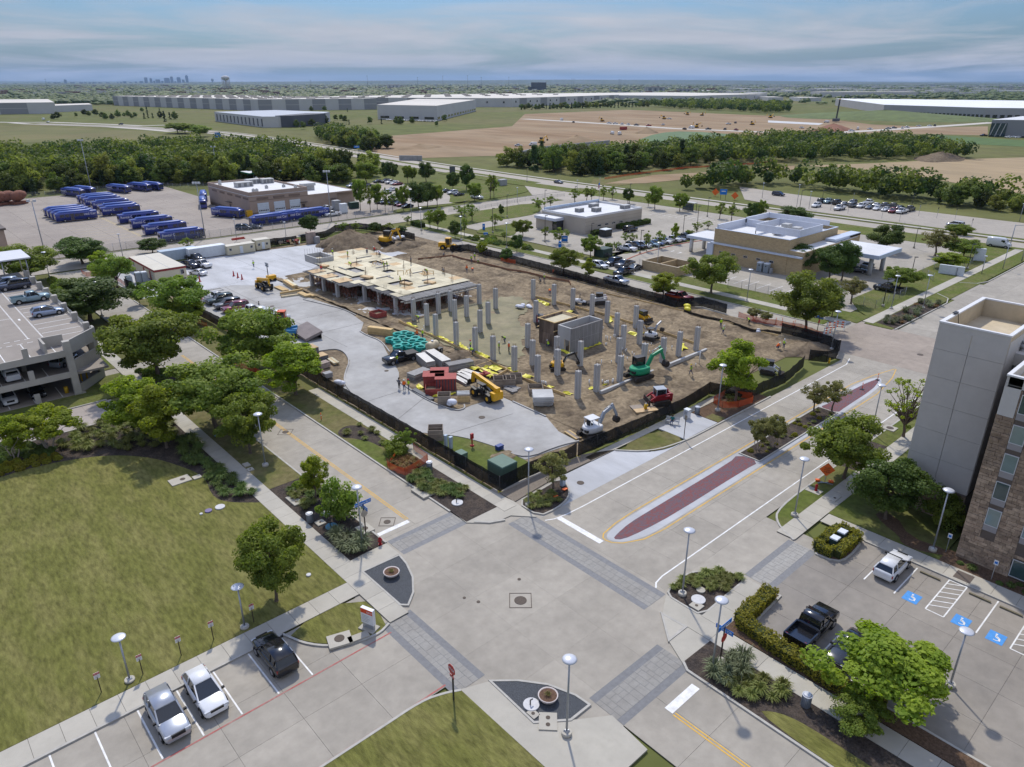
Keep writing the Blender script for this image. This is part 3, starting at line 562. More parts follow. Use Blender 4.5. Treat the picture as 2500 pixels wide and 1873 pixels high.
def crown_points(seed,rad,z0,z1,ncl,per,clr,shape):
 rs=np.random.RandomState(seed);P=[];Nn=[];T=[];cen=[]
 zc,hz=(z0+z1)/2,(z1-z0)/2
 k=0
 while k<ncl:
  d=rs.normal(size=3);d/=np.linalg.norm(d);rr=.35+.6*rs.rand()**.6
  p=d*rr
  if shape=='vase' and p[2]<-.25 and math.hypot(p[0],p[1])>.45:continue
  if shape=='cone':
   zt=rs.rand()**1.3*2-1;r_=(1-(zt+1)/2)*.95;an=rs.rand()*6.28;q=.4+.6*rs.rand();p=np.array([math.cos(an)*r_*q,math.sin(an)*r_*q,zt])
  if shape=='oval' and p[2]>0:p[0]*=1-.35*p[2];p[1]*=1-.35*p[2]
  wob=1+.14*math.sin(3*math.atan2(p[1],p[0])+seed)+.08*rs.normal()
  c=np.array([p[0]*rad*wob,p[1]*rad*wob,zc+p[2]*hz*(1+.06*rs.normal())]);cen.append(c)
  cr_=clr*(.6+.8*rs.rand());tn=.18+.64*rs.rand();nl=int(per*(.6+.8*rs.rand()))
  q=rs.normal(size=(nl,3));q/=np.linalg.norm(q,axis=1,keepdims=True);q[:,2]*=.72
  rr2=cr_*(.25+.75*rs.rand(nl,1)**.5)
  P.append(c+q*rr2);outw=np.array([p[0],p[1],p[2]*.6]);Nn.append(q*.9+outw*.5+np.array([0,0,.45])+rs.normal(size=(nl,3))*.55)
  T.append(tn+rs.normal(size=nl)*.16);k+=1
 return np.concatenate(P),np.concatenate(Nn),np.concatenate(T),cen
PROTO={}
def A6(key,seed,rad,H,cb,ncl,per,leaf,clr,shape,lm,stems=1,bark=None,tr=.13,limbs=10):
 P,Nn,T,cen=crown_points(seed,rad,cb,H,ncl,per,clr,shape)
 rs=np.random.RandomState(seed+99)
 cm=AY('crown',P,Nn,leaf*(.7+.6*rs.rand(len(P))),T,lm)
 b=MB();rnd=random.Random(seed)
 cen2=sorted(cen,key=lambda c:rnd.random())
 for s_ in range(stems):
  an=s_*6.28/stems+.4;Aq=A0((.16*math.cos(an),.16*math.sin(an),0))if stems>1 else A0((0,0,0))
  fork=A0((rnd.uniform(-.12,.12),rnd.uniform(-.12,.12),cb*.95))+(A0((math.cos(an),math.sin(an),0))*rad*.25 if stems>1 else A0())
  mid=(Aq+fork)/2+A0((rnd.uniform(-.06,.06),rnd.uniform(-.06,.06),0));r0=tr/(stems**.5)
  if stems==1:b.cyl(Aq-A0((0,0,.05)),Aq+A0((0,0,.18)),r0*1.5,r0*1.05,8)
  b.cyl(Aq,mid,r0,r0*.85,8,False);b.cyl(mid,fork,r0*.85,r0*.7,8,False)
  for c in cen2[s_::stems][:max(3,limbs//stems)]:
   c=A0(c);m_=fork.lerp(c,.5)+A0((0,0,.12*(c-fork).length));b.cyl(fork,m_,r0*.5,r0*.28,5,False);b.cyl(m_,c,r0*.28,r0*.1,5,False)
   for _ in range(2):
    d=A0(cen2[rnd.randrange(len(cen2))])
    if(d-m_).length<rad*.7:b.cyl(m_,d,r0*.2,r0*.07,4,False)
 tm=b.mesh('trunk',bark or BARK)
 PROTO[key]=(cm,tm,rad,H)
for i in range(4):A6('oak%d'%i,11+i,2.6,5.6,1.35,64,230,.135,.62,'round',AO['oak'],limbs=12)
for i in range(2):A6('dark%d'%i,31+i,2.4,5.4,1.3,54,300,.135,.68,'round',AO['dark'],limbs=11)
for i in range(2):A6('lime%d'%i,41+i,2.3,6.,1.4,56,230,.135,.56,'oval',AO['lime'],limbs=10)
for i in range(3):A6('thin%d'%i,51+i,2.2,5.2,1.4,30,110,.125,.5,'vase',AO['oak'],limbs=16)
for i in range(2):A6('olive%d'%i,61+i,2.,4.6,1.6,34,150,.12,.45,'vase',AO['olive'],limbs=14)
for i in range(2):A6('myrtle%d'%i,71+i,2.,4.2,1.25,40,210,.125,.5,'vase',AO['lime' if i==0 else 'olive'],stems=4,bark=BARKP,limbs=14,tr=.14)
A6('bare0',81,2.3,5.4,1.2,60,30,.11,.3,'round',AO['lime'],limbs=40)
A6('bush0',85,1.6,2.6,.25,36,190,.12,.5,'round',AO['oak'],stems=4,limbs=8,tr=.08)
A6('bush1',86,1.5,2.2,.2,30,100,.11,.45,'round',AO['olive'],stems=4,limbs=10,tr=.08)
for i in range(7):
 lm=AO['wildy']if i in(2,5)else AO['wild']
 A6('wild%d'%i,101+i,4.2,9.,.6,40,80,.44,1.4,('round','oval','round','vase','round','oval','round')[i],lm,tr=.2,limbs=6)
for i in range(2):A6('cedar%d'%i,121+i,2.4,8.5,.3,34,70,.36,.85,'cone',AO['cedar'],tr=.16,limbs=3)
NT=[0]
def tree(AE,loc,h,r,A1,AZ=None,cat='tree',parts=True,name=None):
 cm,tm,r0,h0=PROTO[AE];NT[0]+=1;rz=(NT[0]*2.399)%6.283
 t=thing(name or 'tree',A1,cat,(loc[0],loc[1],loc[2]if len(loc)>2 else 0.),rz,AZ);t.scale=(r/r0,r/r0,h/h0)
 put('crown',cm,t);put('trunk',tm,t)
 return t
def trees(spec):
 """kind, tile, base x, y, top x, y, crown width (tile px), label"""
 for k,t_,bx,by,tx,ty,w,lab in spec:
  b=at(t_,bx,by);h=max(1.6,hgt(b,t_,tx,ty));r=w/2*mpp(b,t_)
  tree(k,b,h,r,lab)
trees([('lime0','c1',1190,570,1080,80,470,'light green tree in the shrub bed, nearest the parking garage drive'),('lime1','c1',1410,670,1330,130,460,'yellow-green tree in the shrub bed beside the pale walk'),('myrtle0','c1',130,760,110,390,300,'multi-stemmed small tree at the far left edge of the shrub bed'),('myrtle0','c1',430,680,400,325,420,'rounded multi-stemmed small tree, second from the left in the shrub bed'),('oak0','c1',1835,510,1760,-70,800,'large spreading tree beside the walk, largest along the left street'),('oak1','c2',385,720,340,200,480,'leafy tree on the worn grass strip beside a street lamp'),('lime1','b3',1115,1520,980,1020,610,'bright green tree on the strip between left street and black site fence'),('oak2','b3',730,1290,620,690,760,'big wide tree in front of the cars parked on the building site'),('oak3','b3',115,865,70,540,230,'slim tree in the orange-fenced strip left of the parked site cars'),('oak1','b2',1530,1340,1380,690,790,'large round tree over the street bed right of the parking garage'),('dark0','b2',870,800,800,400,680,'dark green tree close to the side of the parking garage'),('dark1','b2',800,255,750,0,385,'dark round tree left of the cream site office, by the bus yard road'),('lime0','b2',995,400,880,130,210,'pale green tree over the red fabric left of the cream site office'),('oak0','b2',1130,480,1090,170,300,'loose tree on the grass island left of the grey portable toilets'),('oak2','b2',310,420,300,70,470,'bushy tree behind the canopy on the garage roof'),('oak3','b2',1730,820,1600,350,560,'wide tree in front of the cream site office'),('lime0','b2',1840,870,1790,560,330,'bright tree at the left end of the black fence along the left street'),('dark0','b2',1350,650,1340,430,140,'small dark tree right of the portable toilets'),('dark1','b2',1470,150,1470,10,215,'small dark tree behind the cream site office by the bus yard road'),('thin0','b2',1820,130,1815,5,140,'thin young tree beside the grey-blue storage container'),('dark0','a6',1235,755,1220,555,205,'round dark street tree in front of the row of four blue buses'),('thin1','a6',1570,735,1560,630,150,'first young pale tree behind the dirt heap, counting from the left'),('thin2','a6',1720,740,1715,630,130,'second young pale tree behind the dirt heap, counting from the left'),('dark1','a6',1925,745,1920,635,135,'third young tree behind the dirt heap, counting from the left'),('thin0','a6',2080,745,2080,640,140,'fourth young tree behind the dirt heap, above the yellow excavator'),('lime0','c2',940,1100,900,725,240,'slender young tree in the planted strip left of the street name sign'),('bush0','c2',1130,1290,1080,970,330,'broad dark bush in the planted strip beside the blue utility lid'),('thin2','c2',1700,700,1740,510,180,'leaning thin tree beside the walk along the black fence'),('bush0','c2',1610,720,1600,590,240,'pale feathery bush inside the orange netting near the fence walk'),('oak1','c6',2135,535,2040,-55,500,'single tree at the right edge of the big lawn'),('olive0','c3',865,755,860,440,330,'thin olive tree in the corner bed below the black site fence corner'),('lime1','b7',660,1590,690,890,620,'dense bright green tree ringed by orange netting at the bus stop'),('oak2','b7',1455,775,1440,125,640,'tall feathery tree outside the far corner of the black fence'),('dark0','b7',1750,620,1830,360,220,'dark tree directly right of the tall feathery tree'),('oak3','g1',1740,1600,1800,830,850,'broad tree between the brick planter box and the tan brick bank'),('olive1','b7',1965,470,1980,170,280,'yellowish tree behind the chain fence right of the tan brick bank'),('myrtle1','b7',880,650,870,520,180,'first of two small trees inside the fence beside the orange netting'),('myrtle1','b7',1000,680,1000,560,160,'second of two small trees inside the fence beside the orange netting'),('lime0','b6',1465,320,1480,20,340,'bright round tree above the dark red pickup'),('lime1','a7',2110,1260,2110,1020,165,'small upright green tree left of the silver pickup'),('oak0','a7',1845,1200,1830,900,310,'round speckled tree outside the long black fence'),('lime0','a7',960,990,960,840,135,'small round tree outside the fence, nearest the yellow wheel loader'),('dark0','a7',1220,1060,1225,920,135,'small round tree outside the fence, second from the wheel loader'),('olive1','c4',985,520,970,255,220,'left one of the pair of thin trees at the far end of the median bed'),('olive0','c4',1140,500,1180,240,215,'right one of the pair of thin trees at the far end of the median bed'),('myrtle1','c4',515,825,520,560,210,'left multi-stemmed tree at the near end of the median bed'),('myrtle1','c4',640,800,640,535,220,'right multi-stemmed tree at the near end of the median bed'),('oak2','c4',1240,1070,1270,545,560,'large loose tree by the tilted orange road sign'),('dark1','c4',1590,1410,1610,900,500,'dense tree in front of the grey hotel tower'),('bare0','c4',1740,715,1700,190,430,'half-bare tree with thin upright branches beside the hotel tower'),('lime1','d1',1150,1320,1150,860,780,'large bright tree over the dark sedan in the hotel parking lot'),('oak3','d1',950,1530,950,1320,330,'low small tree at the bottom edge beside the hedge walk'),('dark0','b1',960,790,950,545,250,'dark round tree at the back corner of the bank lot'),('olive0','b1',1410,830,1420,590,260,'yellow-green tree near the bank monument sign, left of three'),('oak1','b1',1600,680,1620,535,180,'tree behind the yellow-green tree near the bank sign'),('oak0','b1',1660,850,1670,670,250,'dark tree left of the white panel van'),('lime0','b1',1525,945,1520,790,260,'low bright tree behind the white blank sign'),('oak3','b1',1090,1120,1100,915,270,'round tree beside the black pickup in the bank lot'),('dark1','b1',460,1050,500,750,270,'left dark tree in front of the bank drive canopy'),('dark0','b1',570,1050,620,700,260,'right dark tree in front of the bank drive canopy'),('dark1','b1',190,985,190,730,280,'dark tree at the corner of the tan brick bank'),('dark0','b1',130,535,80,385,260,'wide dark tree behind the roof of the tan brick bank'),('bush0','e2',400,930,390,600,330,'dark bush against the stone base of the hotel'),])
rows=[('row of park trees by the west parking lot','tree by the west parking lot',[('g4',85,480,70,130,150,'oak1'),('g4',188,500,190,230,120,'thin0'),('g4',260,470,240,200,130,'oak2'),('g4',343,500,330,240,90,'thin1'),('g4',418,480,410,300,100,'thin2'),('g4',530,485,520,200,135,'oak3'),('a7',275,485,240,200,220,'dark0'),('a7',370,470,380,210,190,'dark1'),('a7',475,460,480,220,160,'oak0')]),('tall trees on the corner lawn','tall tree on the corner lawn',[('g4',150,215,150,-20,250,'oak2'),('g4',350,180,350,-20,110,'dark0'),('g4',425,180,425,-15,110,'dark1'),('g4',575,195,560,0,110,'oak1'),('g4',628,190,620,30,95,'oak3'),('g4',765,190,765,-15,160,'dark0'),('g4',1040,275,1040,90,130,'dark1'),('g4',1182,275,1190,10,150,'dark0'),('a7',880,400,880,190,170,'oak1'),('a7',1050,372,1050,120,150,'thin0'),('a7',1088,362,1090,140,125,'thin2')]),('young trees in the clinic grounds','young tree left of the clinic',[('a7',480,710,470,480,190,'oak0'),('a7',400,695,400,500,140,'thin1'),('a7',150,650,140,560,100,'thin1'),('a7',90,760,90,670,130,'dark0'),('a7',670,810,660,620,145,'dark0'),('a7',770,780,770,570,100,'thin2'),('a7',850,620,840,440,190,'thin0'),('a7',740,560,740,450,180,'thin1'),('a7',1165,572,1165,440,65,'dark1'),('a7',1575,515,1575,360,140,'thin1'),('a7',1700,470,1700,340,140,'thin2'),('a7',1100,705,1080,540,145,'thin0'),('a7',1400,790,1410,590,210,'oak1'),('a7',1200,830,1200,730,90,'thin2'),('a7',1335,960,1330,765,145,'dark0'),('a7',1640,820,1650,680,120,'thin0'),('a7',1790,860,1800,680,200,'thin1'),('a7',2130,1005,2120,760,220,'oak3')]),('young trees along the highway verge','young tree along the highway verge',[('a7',1960,415,1950,265,150,'thin0'),('a7',2090,400,2080,250,140,'thin2'),('a8',20,395,20,250,110,'thin1'),('a8',145,390,145,240,110,'thin2'),('a8',240,385,240,245,110,'thin0'),('a8',410,430,420,265,115,'dark0'),('a8',630,460,640,310,95,'thin1'),('a8',700,490,700,240,165,'oak2'),('a8',970,515,970,300,165,'oak1'),('a8',1400,595,1405,420,145,'thin0'),('a8',1530,612,1540,430,125,'thin2'),('a8',1735,612,1750,420,150,'dark0'),('a8',1835,600,1850,380,125,'oak3'),('b1',1640,640,1640,540,120,'oak0')]),('small trees among the clinic cars','small tree among the clinic cars',[('g1',200,700,200,505,170,'thin0'),('g1',315,715,320,500,180,'thin1'),('g1',60,800,60,665,150,'thin2'),('g1',575,832,560,485,190,'thin2'),('g1',805,775,760,465,220,'thin0'),('g1',1085,690,1090,330,160,'lime1'),('g1',1340,600,1340,450,150,'oak0'),('g1',1480,500,1480,300,170,'thin1'),('g1',1680,440,1680,290,200,'thin0'),('g2',1740,1290,1740,1110,130,'oak1'),('g2',1830,1350,1830,1110,100,'thin0'),('g2',1640,1290,1640,1200,110,'bush1')]),]
for grp,lab,L_ in rows:
 L_=sorted(L_,key=lambda q:TL[q[0]][0]+q[1]/TL[q[0]][2])
 for i,(t_,bx,by,tx,ty,w,k)in enumerate(L_):
  b=at(t_,bx,by);tree(k,b,max(1.6,hgt(b,t_,tx,ty)),w/2*mpp(b,t_),'%s, %s counting from the left'%(lab,ORD[i]),grp)
def AW(seed,n,h,spread,m,wid=.03,stiff=.5):
 rs=np.random.RandomState(seed);V=[];T=[]
 for i in range(n):
  an=rs.rand()*6.283;ln=h*(.6+.5*rs.rand());r0=rs.rand()**.5*spread*.35;out_=spread*(.25+.75*rs.rand())
  b0=np.array([math.cos(an)*r0,math.sin(an)*r0,0]);mid=b0+np.array([math.cos(an)*out_*.45,math.sin(an)*out_*.45,ln*.85]);tip=b0+np.array([math.cos(an)*out_,math.sin(an)*out_,ln*(.55+stiff*.45*rs.rand())])
  s_=np.array([-math.sin(an),math.cos(an),0])*wid
  V+=[b0-s_,b0+s_,mid+s_,mid-s_,mid-s_,mid+s_,tip+s_*.2,tip-s_*.2];tn=.2+.7*rs.rand();T+=[tn,tn]
 n2=len(V)//4;me=bpy.data.meshes.new('tuft');V=np.array(V,dtype=np.float32)
 me.vertices.add(n2*4);me.vertices.foreach_set('co',V.ravel());me.loops.add(n2*4);me.loops.foreach_set('vertex_index',np.arange(n2*4,dtype=np.int32))
 me.polygons.add(n2);me.polygons.foreach_set('loop_start',np.arange(0,n2*4,4,dtype=np.int32));me.polygons.foreach_set('loop_total',np.full(n2,4,dtype=np.int32))
 a_=me.attributes.new('tone','FLOAT','FACE');a_.data.foreach_set('value',np.array(T,dtype=np.float32));me.materials.append(m);me.update();return me
TUFT=[AW(i,150,.62,.62,AO['tuft'],.035)for i in range(3)]
TUFTD=[AW(10+i,150,.68,.66,AO['tuftd'],.035)for i in range(2)]
SPIKE=[AW(20+i,120,.95,.85,AO['spike'],.03,1.)for i in range(2)]
REDT=[AW(30,90,.6,.7,AO['red'],.03)]
def At(name,seed,dims,n,leaf,m):
 rs=np.random.RandomState(seed);q=rs.normal(size=(n,3));q/=np.linalg.norm(q,axis=1,keepdims=True);q[:,2]=np.abs(q[:,2])
 C=q*np.array(dims)*(.82+.22*rs.rand(n,1));return AY(name,C,q+rs.normal(size=(n,3))*.5,leaf*(.7+.6*rs.rand(n)),.5+rs.normal(size=n)*.22,m)
B1=[At('shrub',1,(.62,.62,.6),420,.13,AO['hedge']),At('shrub',2,(.7,.7,.62),420,.14,AO['oak']),At('shrub',3,(.6,.6,.5),420,.13,AO['tuftd'])]
def A4(poly,n,meshes,name,A1,AZ,cat,smin=.8,smax=1.3,seed=1,mind=.7,z=.09,avoid=()):
 rnd=random.Random(seed);P=[A0(p[:2])for p in poly];xs=[p.x for p in P];ys=[p.y for p in P];got=[];tries=0
 def inside(q):
  c=False;m=len(P)
  for i in range(m):
   a,b=P[i],P[i-1]
   if(a.y>q.y)!=(b.y>q.y)and q.x<(b.x-a.x)*(q.y-a.y)/(b.y-a.y)+a.x:c=not c
  return c
 while len(got)<n and tries<n*60:
  tries+=1;q=A0((rnd.uniform(min(xs),max(xs)),rnd.uniform(min(ys),max(ys))))
  if not inside(q)or any((q-g_).length<mind for g_ in got)or any((q-A0(a[:2])).length<a[2]for a in avoid):continue
  got.append(q);s_=rnd.uniform(smin,smax)
  o=put(name,rnd.choice(meshes),None,(q.x,q.y,z),rnd.random()*6.28,(s_,s_,s_*rnd.uniform(.85,1.15)));tag(o,A1,cat,AZ)
T_=lambda t,L_:[at(t,x,y)for x,y in L_]
A4(T_('c1',((600,620),(640,540),(900,450),(1200,410),(1480,480),(1530,590),(1380,640),(1300,690),(950,690),(500,700),(480,640))),62,TUFT,'ornamental_grass','rounded pale grass clump in the dark mulch bed behind the big lawn','pale grass clumps behind the lawn','grass clump',1.,1.5,3,1.25)
A4(T_('c1',((1520,600),(1620,600),(1800,800),(2010,960),(2130,1070),(1900,1090),(1790,1000),(1720,860),(1530,770))),30,TUFTD,'ornamental_grass','dark green grass clump in the mulch strip between lawn and pale walk','dark grass clumps along the walk','grass clump',1.,1.5,4,1.15)
A4(T_('c1',((0,820),(200,770),(500,740),(520,780),(200,850),(0,910))),26,B1[:1],'low_shrub','low yellow-green shrub at the left lawn edge','low yellow-green shrubs','shrub',.6,.95,5,.75)
A4(T_('c1',((0,650),(250,640),(480,690),(480,740),(100,760),(0,790))),22,B1[2:],'low_shrub','dark low shrub under the multi-stemmed trees by the lawn','dark shrubs under the small trees','shrub',.9,1.3,6,.9)
A4(T_('c2',((1020,1400),(1250,1390),(1360,1480),(1340,1560),(1230,1590),(1110,1500))),8,SPIKE,'spiky_plant','grey-green spiky plant at the foot of the lamp by the hydrant','spiky plants by the hydrant','plant',1.,1.4,7,.8)
A4(T_('c2',((640,1040),(960,980),(1000,1080),(850,1200),(700,1080))),12,TUFT+TUFTD,'ornamental_grass','grass clump in the planted strip beside the young slender tree','grass clumps in the planted strip','grass clump',.8,1.2,8,.8)
A4(T_('c2',((760,1000),(850,930),(970,1000),(900,1050))),6,B1[1:2],'low_shrub','bright green low shrub beside the slender young tree','bright shrubs in the planted strip','shrub',.9,1.2,8,.7)
A4(T_('c2',((1100,550),(1300,480),(1480,560),(1500,640),(1200,590))),8,TUFT,'ornamental_grass','grass tuft in the oval mulch bed by the left street','tufts in the oval bed','grass clump',.7,1.1,9,.8)
A4(T_('c2',((1700,930),(1850,880),(2000,1000),(2200,1010),(2200,1090),(1980,1090),(1850,1040))),24,TUFT+TUFTD,'ornamental_grass','grass clump in the kerbside bed left of the site fence corner','grass clumps near the fence corner','grass clump',.8,1.25,10,.7)
A4(T_('c2',((1560,800),(1700,760),(1860,790),(1700,880))),9,REDT,'reddish_grass','reddish grass clump inside the orange netting near the litter bin','reddish clumps in the netting','grass clump',.9,1.3,11,.7)
A4(T_('c3',((620,830),(700,760),(900,780),(960,830),(850,900),(680,940))),14,TUFT,'ornamental_grass','grass clump under the olive tree below the fence corner','grass clumps in the corner bed','grass clump',.6,1.,12,.6)
A4(T_('c8',((1120,470),(1240,380),(1500,330),(1680,380),(1540,500),(1280,440))),22,TUFT,'ornamental_grass','grass clump in the rounded bed between crossing and hotel drive','grass clumps in the rounded bed','grass clump',.7,1.1,13,.65)
A4(T_('c8',((1380,1140),(1700,1000),(1730,1180),(1500,1240))),10,SPIKE,'spiky_plant','spiky plant around the lamp at the hotel corner','spiky plants at the hotel corner','plant',.8,1.2,14,.75)
A4(T_('d1',((0,1200),(60,1120),(230,1120),(450,1250),(430,1340),(180,1320),(0,1290))),13,TUFT,'ornamental_grass','grass clump in the bed between lower street and hotel walk','grass clumps by the hotel walk','grass clump',.8,1.2,15,.8)
A4(A7(74,92,36.5,38.5),22,B1[:1]+TUFT[:1],'low_shrub','small yellow-green shrub in the median bed','shrubs in the median bed','shrub',.4,.75,16,.7)
A4(A7(138,159,45.9,49.2),22,SPIKE+REDT,'spiky_plant','plant in the far kerb bed beyond the second crossing','plants in the far kerb bed','plant',.9,1.3,17,.9)
A4(T_('b2',((1330,1290),(1480,1260),(1650,1300),(1600,1390),(1420,1380))),22,B1[1:],'low_shrub','low shrub in the street bed right of the garage','shrubs in the street bed','shrub',.8,1.2,18,.7)
A4(T_('a7',((820,800),(1000,800),(1230,850),(1480,910),(1500,940),(1230,890),(1030,880),(840,830))),34,B1[1:]+TUFTD[:1],'low_shrub','shrub in the long island bed before the clinic','shrubs in the clinic island','shrub',1.,1.9,19,.9)
A4(T_('b7',((600,1480),(700,1520),(690,1600),(560,1600),(510,1540))),10,TUFT+REDT,'ornamental_grass','weedy tuft inside the orange netting at the bus stop','tufts inside the netting','grass clump',.6,1.,20,.5)
A4(A7(68.2,69.6,-2,13.5),14,B1[2:]+TUFTD[:1],'low_shrub','dark low plant along the hotel stone wall','plants along the hotel wall','shrub',.5,.8,21,.8)
A4(T_('e3',((780,800),(950,830),(1000,1000),(900,1000),(850,900))),8,B1[1:2],'low_shrub','bush beside the side rail of the parking garage','bushes beside the garage','shrub',1.4,2.2,22,1.2)
def hedge(name,A1,path,w,h,lm,dens=70,leaf=.13,seed=1):
 rs=np.random.RandomState(seed);C=[];Nn=[]
 for a,b in zip(path[:-1],path[1:]):
  a,b=np.array(a[:2]),np.array(b[:2]);ln=np.linalg.norm(b-a);n=int(ln*(w+2*h)*dens);d=(b-a)/ln;p=np.array([-d[1],d[0]])
  s_=rs.rand(n);k=rs.rand(n)*(w+2*h)
  lat=np.where(k<h,-w/2,np.where(k<h+w,k-h-w/2,w/2));z=np.where(k<h,k,np.where(k<h+w,h,k-h-w))
  wob=.1*np.sin(s_*ln*2.1+seed)+.05*np.sin(s_*ln*5.3)
  xy=a+np.outer(s_*ln,d)+np.outer(lat*(1+wob)+rs.normal(size=n)*.05,p);z=z*(1+wob)+rs.normal(size=n)*.05
  C.append(np.column_stack([xy,z+.1]));nn=np.column_stack([np.outer(np.sign(lat)*(np.abs(lat)>w/2-.02),p),(np.abs(lat)<w/2-.02)*1.]);Nn.append(nn+rs.normal(size=(n,3))*.6)
 C=np.concatenate(C);Nn=np.concatenate(Nn);t=thing(name,A1,'hedge',tuple(path[0][:2])+(0,));off=np.array([*path[0][:2],0])
 put('foliage',AY('foliage',C-off,Nn,leaf*(.7+.6*rs.rand(len(C))),.5+rs.normal(size=len(C))*.25,lm),t)
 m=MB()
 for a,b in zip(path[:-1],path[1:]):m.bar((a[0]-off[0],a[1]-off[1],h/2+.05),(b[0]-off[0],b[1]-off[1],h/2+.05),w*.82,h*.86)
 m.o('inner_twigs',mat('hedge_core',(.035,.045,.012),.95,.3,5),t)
hedge('hedge','L-shaped yellow-green clipped hedge around the hotel parking lot',[(51.4,22.6),(46.2,22.5),(45.5,18),(45.4,10.5)],1.25,.95,AO['hedge'],90)
hedge('hedge','square clipped hedge ring around the utility boxes at the hotel drive',[(60.9,21.5),(60.9,23.1),(65.6,23.1),(65.6,21.2),(61.,21.2)],.85,.9,AO['hedge'],90,seed=2)
hedge('hedge','clipped hedge at the foot of the clinic side wall',[at('g1',60,440),at('g1',620,335)],1.8,1.3,AO['dark'],40,.2,3)
hedge('hedge','clipped hedge by the clinic corner near the black utility cage',[at('g2',1440,1000),at('g2',1740,930)],1.6,1.2,AO['dark'],40,.2,4)
hedge('hedge','clipped box hedge at the clinic entrance sign',[at('a7',215,660),at('a7',320,690)],2.2,1.4,AO['dark'],40,.2,5)
# --- buildings
STUCCO=mat('grey_stucco',(.49,.465,.43),.9,.05,.8,.2,40)
B5=mat('pale_stucco',(.53,.51,.48),.9,.05,.8,.2,40)
BE=mat('white_coping',(.66,.66,.66),.5,.05,1)
ROOFC=mat('cream_roof',(.52,.44,.31),.85,.1,.7,.2,20,c2=(.43,.36,.25),c2scale=.25)
Ap=mat('white_roof',(.62,.63,.635),.7,.07,.4,c2=(.5,.5,.49),c2scale=.12)
STONE=mat('rough_stone',(.36,.272,.195),.9,.28,2.2,.9,9,c2=(.24,.17,.12),c2scale=.9,c2amt=.8,rnd=.28)
MORTAR=mat('dark_mortar',(.15,.115,.09),.95,.2,3)
Al=mat('brown_panel',(.115,.092,.078),.6,.06,2)
GREYP=mat('grey_sill_panel',(.29,.275,.275),.6,.05,2)
GLASS=B6('window_glass',(.05,.085,.085),.05)
CURT=mat('curtain_glass',(.19,.25,.235),.12,.12,.8,spec=.7,coat=.4)
FRAMEW=mat('window_frame',(.52,.53,.53),.45,.04,2)
AR=B6('dark_glass',(.012,.016,.022),.05)
Ag=mat('galvanised',(.4,.41,.42),.42,.1,4,metal=.6)
A2=mat('black_metal',(.025,.025,.027),.5,.1,4,spec=.4)
HVAC=mat('hvac_grey',(.42,.42,.41),.5,.15,3)
def AS(par,AE,u,v0,v1,z0,z1,m=None,fr=.07,axis='u',pane_out=0.):
 """window lying in a wall whose outward side is -u (axis u) or -v (axis v)"""
 f=MB();o=.05
 if axis=='u':
  for a,b,c,d in((v0,v1,z1-fr,z1),(v0,v1,z0,z0+fr),(v0,v0+fr,z0+fr,z1-fr),(v1-fr,v1,z0+fr,z1-fr)):f.bx(u-o,u+.02,a,b,c,d)
  p=MB().bx(u-.02,u+.01,v0+fr,v1-fr,z0+fr,z1-fr)
 else:
  for a,b,c,d in((v0,v1,z1-fr,z1),(v0,v1,z0,z0+fr),(v0,v0+fr,z0+fr,z1-fr),(v1-fr,v1,z0+fr,z1-fr)):f.bx(a,b,u-o,u+.02,c,d)
  p=MB().bx(v0+fr,v1-fr,u-.02,u+.01,z0+fr,z1-fr)
 w=f.o('window',FRAMEW,par);p.o('pane',m or GLASS,w);return w
ho=thing('hotel','grey and stone hotel at the right edge with tall blank stair tower','building')
b=MB();b.bx(75.75,88.2,15.35,21.35,0,19.9);tw=b.o('tower_core',STUCCO,ho)
for i,(z0,z1)in enumerate(((3.6,6.48),(6.48,9.34),(9.34,12.13),(12.13,15.),(15.,17.8),(17.8,19.9))):
 for v0,v1 in((15.3,18.39),(18.41,21.4)):MB().bx(75.62,75.76,v0+.012,v1-.012,z0+.012,z1-.012).o('facade_panel',STUCCO,ho)
 MB().bx(75.78,88.2,15.26,15.36,z0+.012,z1-.012).o('side_panel',B5,ho)
b=MB()
for a in((75.6,88.25,21.05,21.45),(75.6,88.25,15.25,15.6),(75.6,75.95,15.6,21.05),(87.9,88.25,15.6,21.05)):b.bx(*a,20.45,20.6)
b.o('parapet_coping',BE,ho)
b=MB()
for a in((75.65,88.2,21.1,21.4),(75.65,88.2,15.3,15.55),(75.65,75.9,15.55,21.1),(87.95,88.2,15.55,21.1)):b.bx(*a,18.6,20.45)
b.o('parapet',[ROOFC],ho);MB().bx(75.64,75.66,15.3,21.4,19.8,20.46).o('parapet_face',STUCCO,ho)
MB().bx(75.9,87.95,15.55,21.1,18.5,18.62).o('roof_deck',ROOFC,ho)
tw.data=MB().bx(75.75,88.2,15.35,21.35,0,18.5).mesh('tower_core',STUCCO)
MB().bx(75.5,88.2,15.28,21.42,3.42,3.6).o('stone_ledge',MORTAR,ho)
MB().bx(79.,90,13.9,15.3,0,17.6).o('link_wall',Al,ho);MB().bx(78.6,90,13.85,15.26,17.,18.2).o('link_parapet',B5,ho)
for k in range(6):AS(ho,'w',79.,14.05,15.15,1.2+k*2.83,3.+k*2.83,CURT)
MB().bx(70.05,95,-14,13.66,0,17.8).o('wing_core',MORTAR,ho)
b=MB()
for a in((69.85,95,13.4,13.72),(69.85,70.2,-14,13.4)):b.bx(*a,18.75,18.9)
b.o('wing_coping',BE,ho)
b=MB();b.bx(69.9,70.15,-14,13.45,17.8,18.75);b.bx(69.9,95,13.45,13.66,17.8,18.75);b.o('wing_parapet',B5,ho)
MB().bx(70.15,95,-14,13.45,17.75,17.82).o('wing_roof',ROOFC,ho)
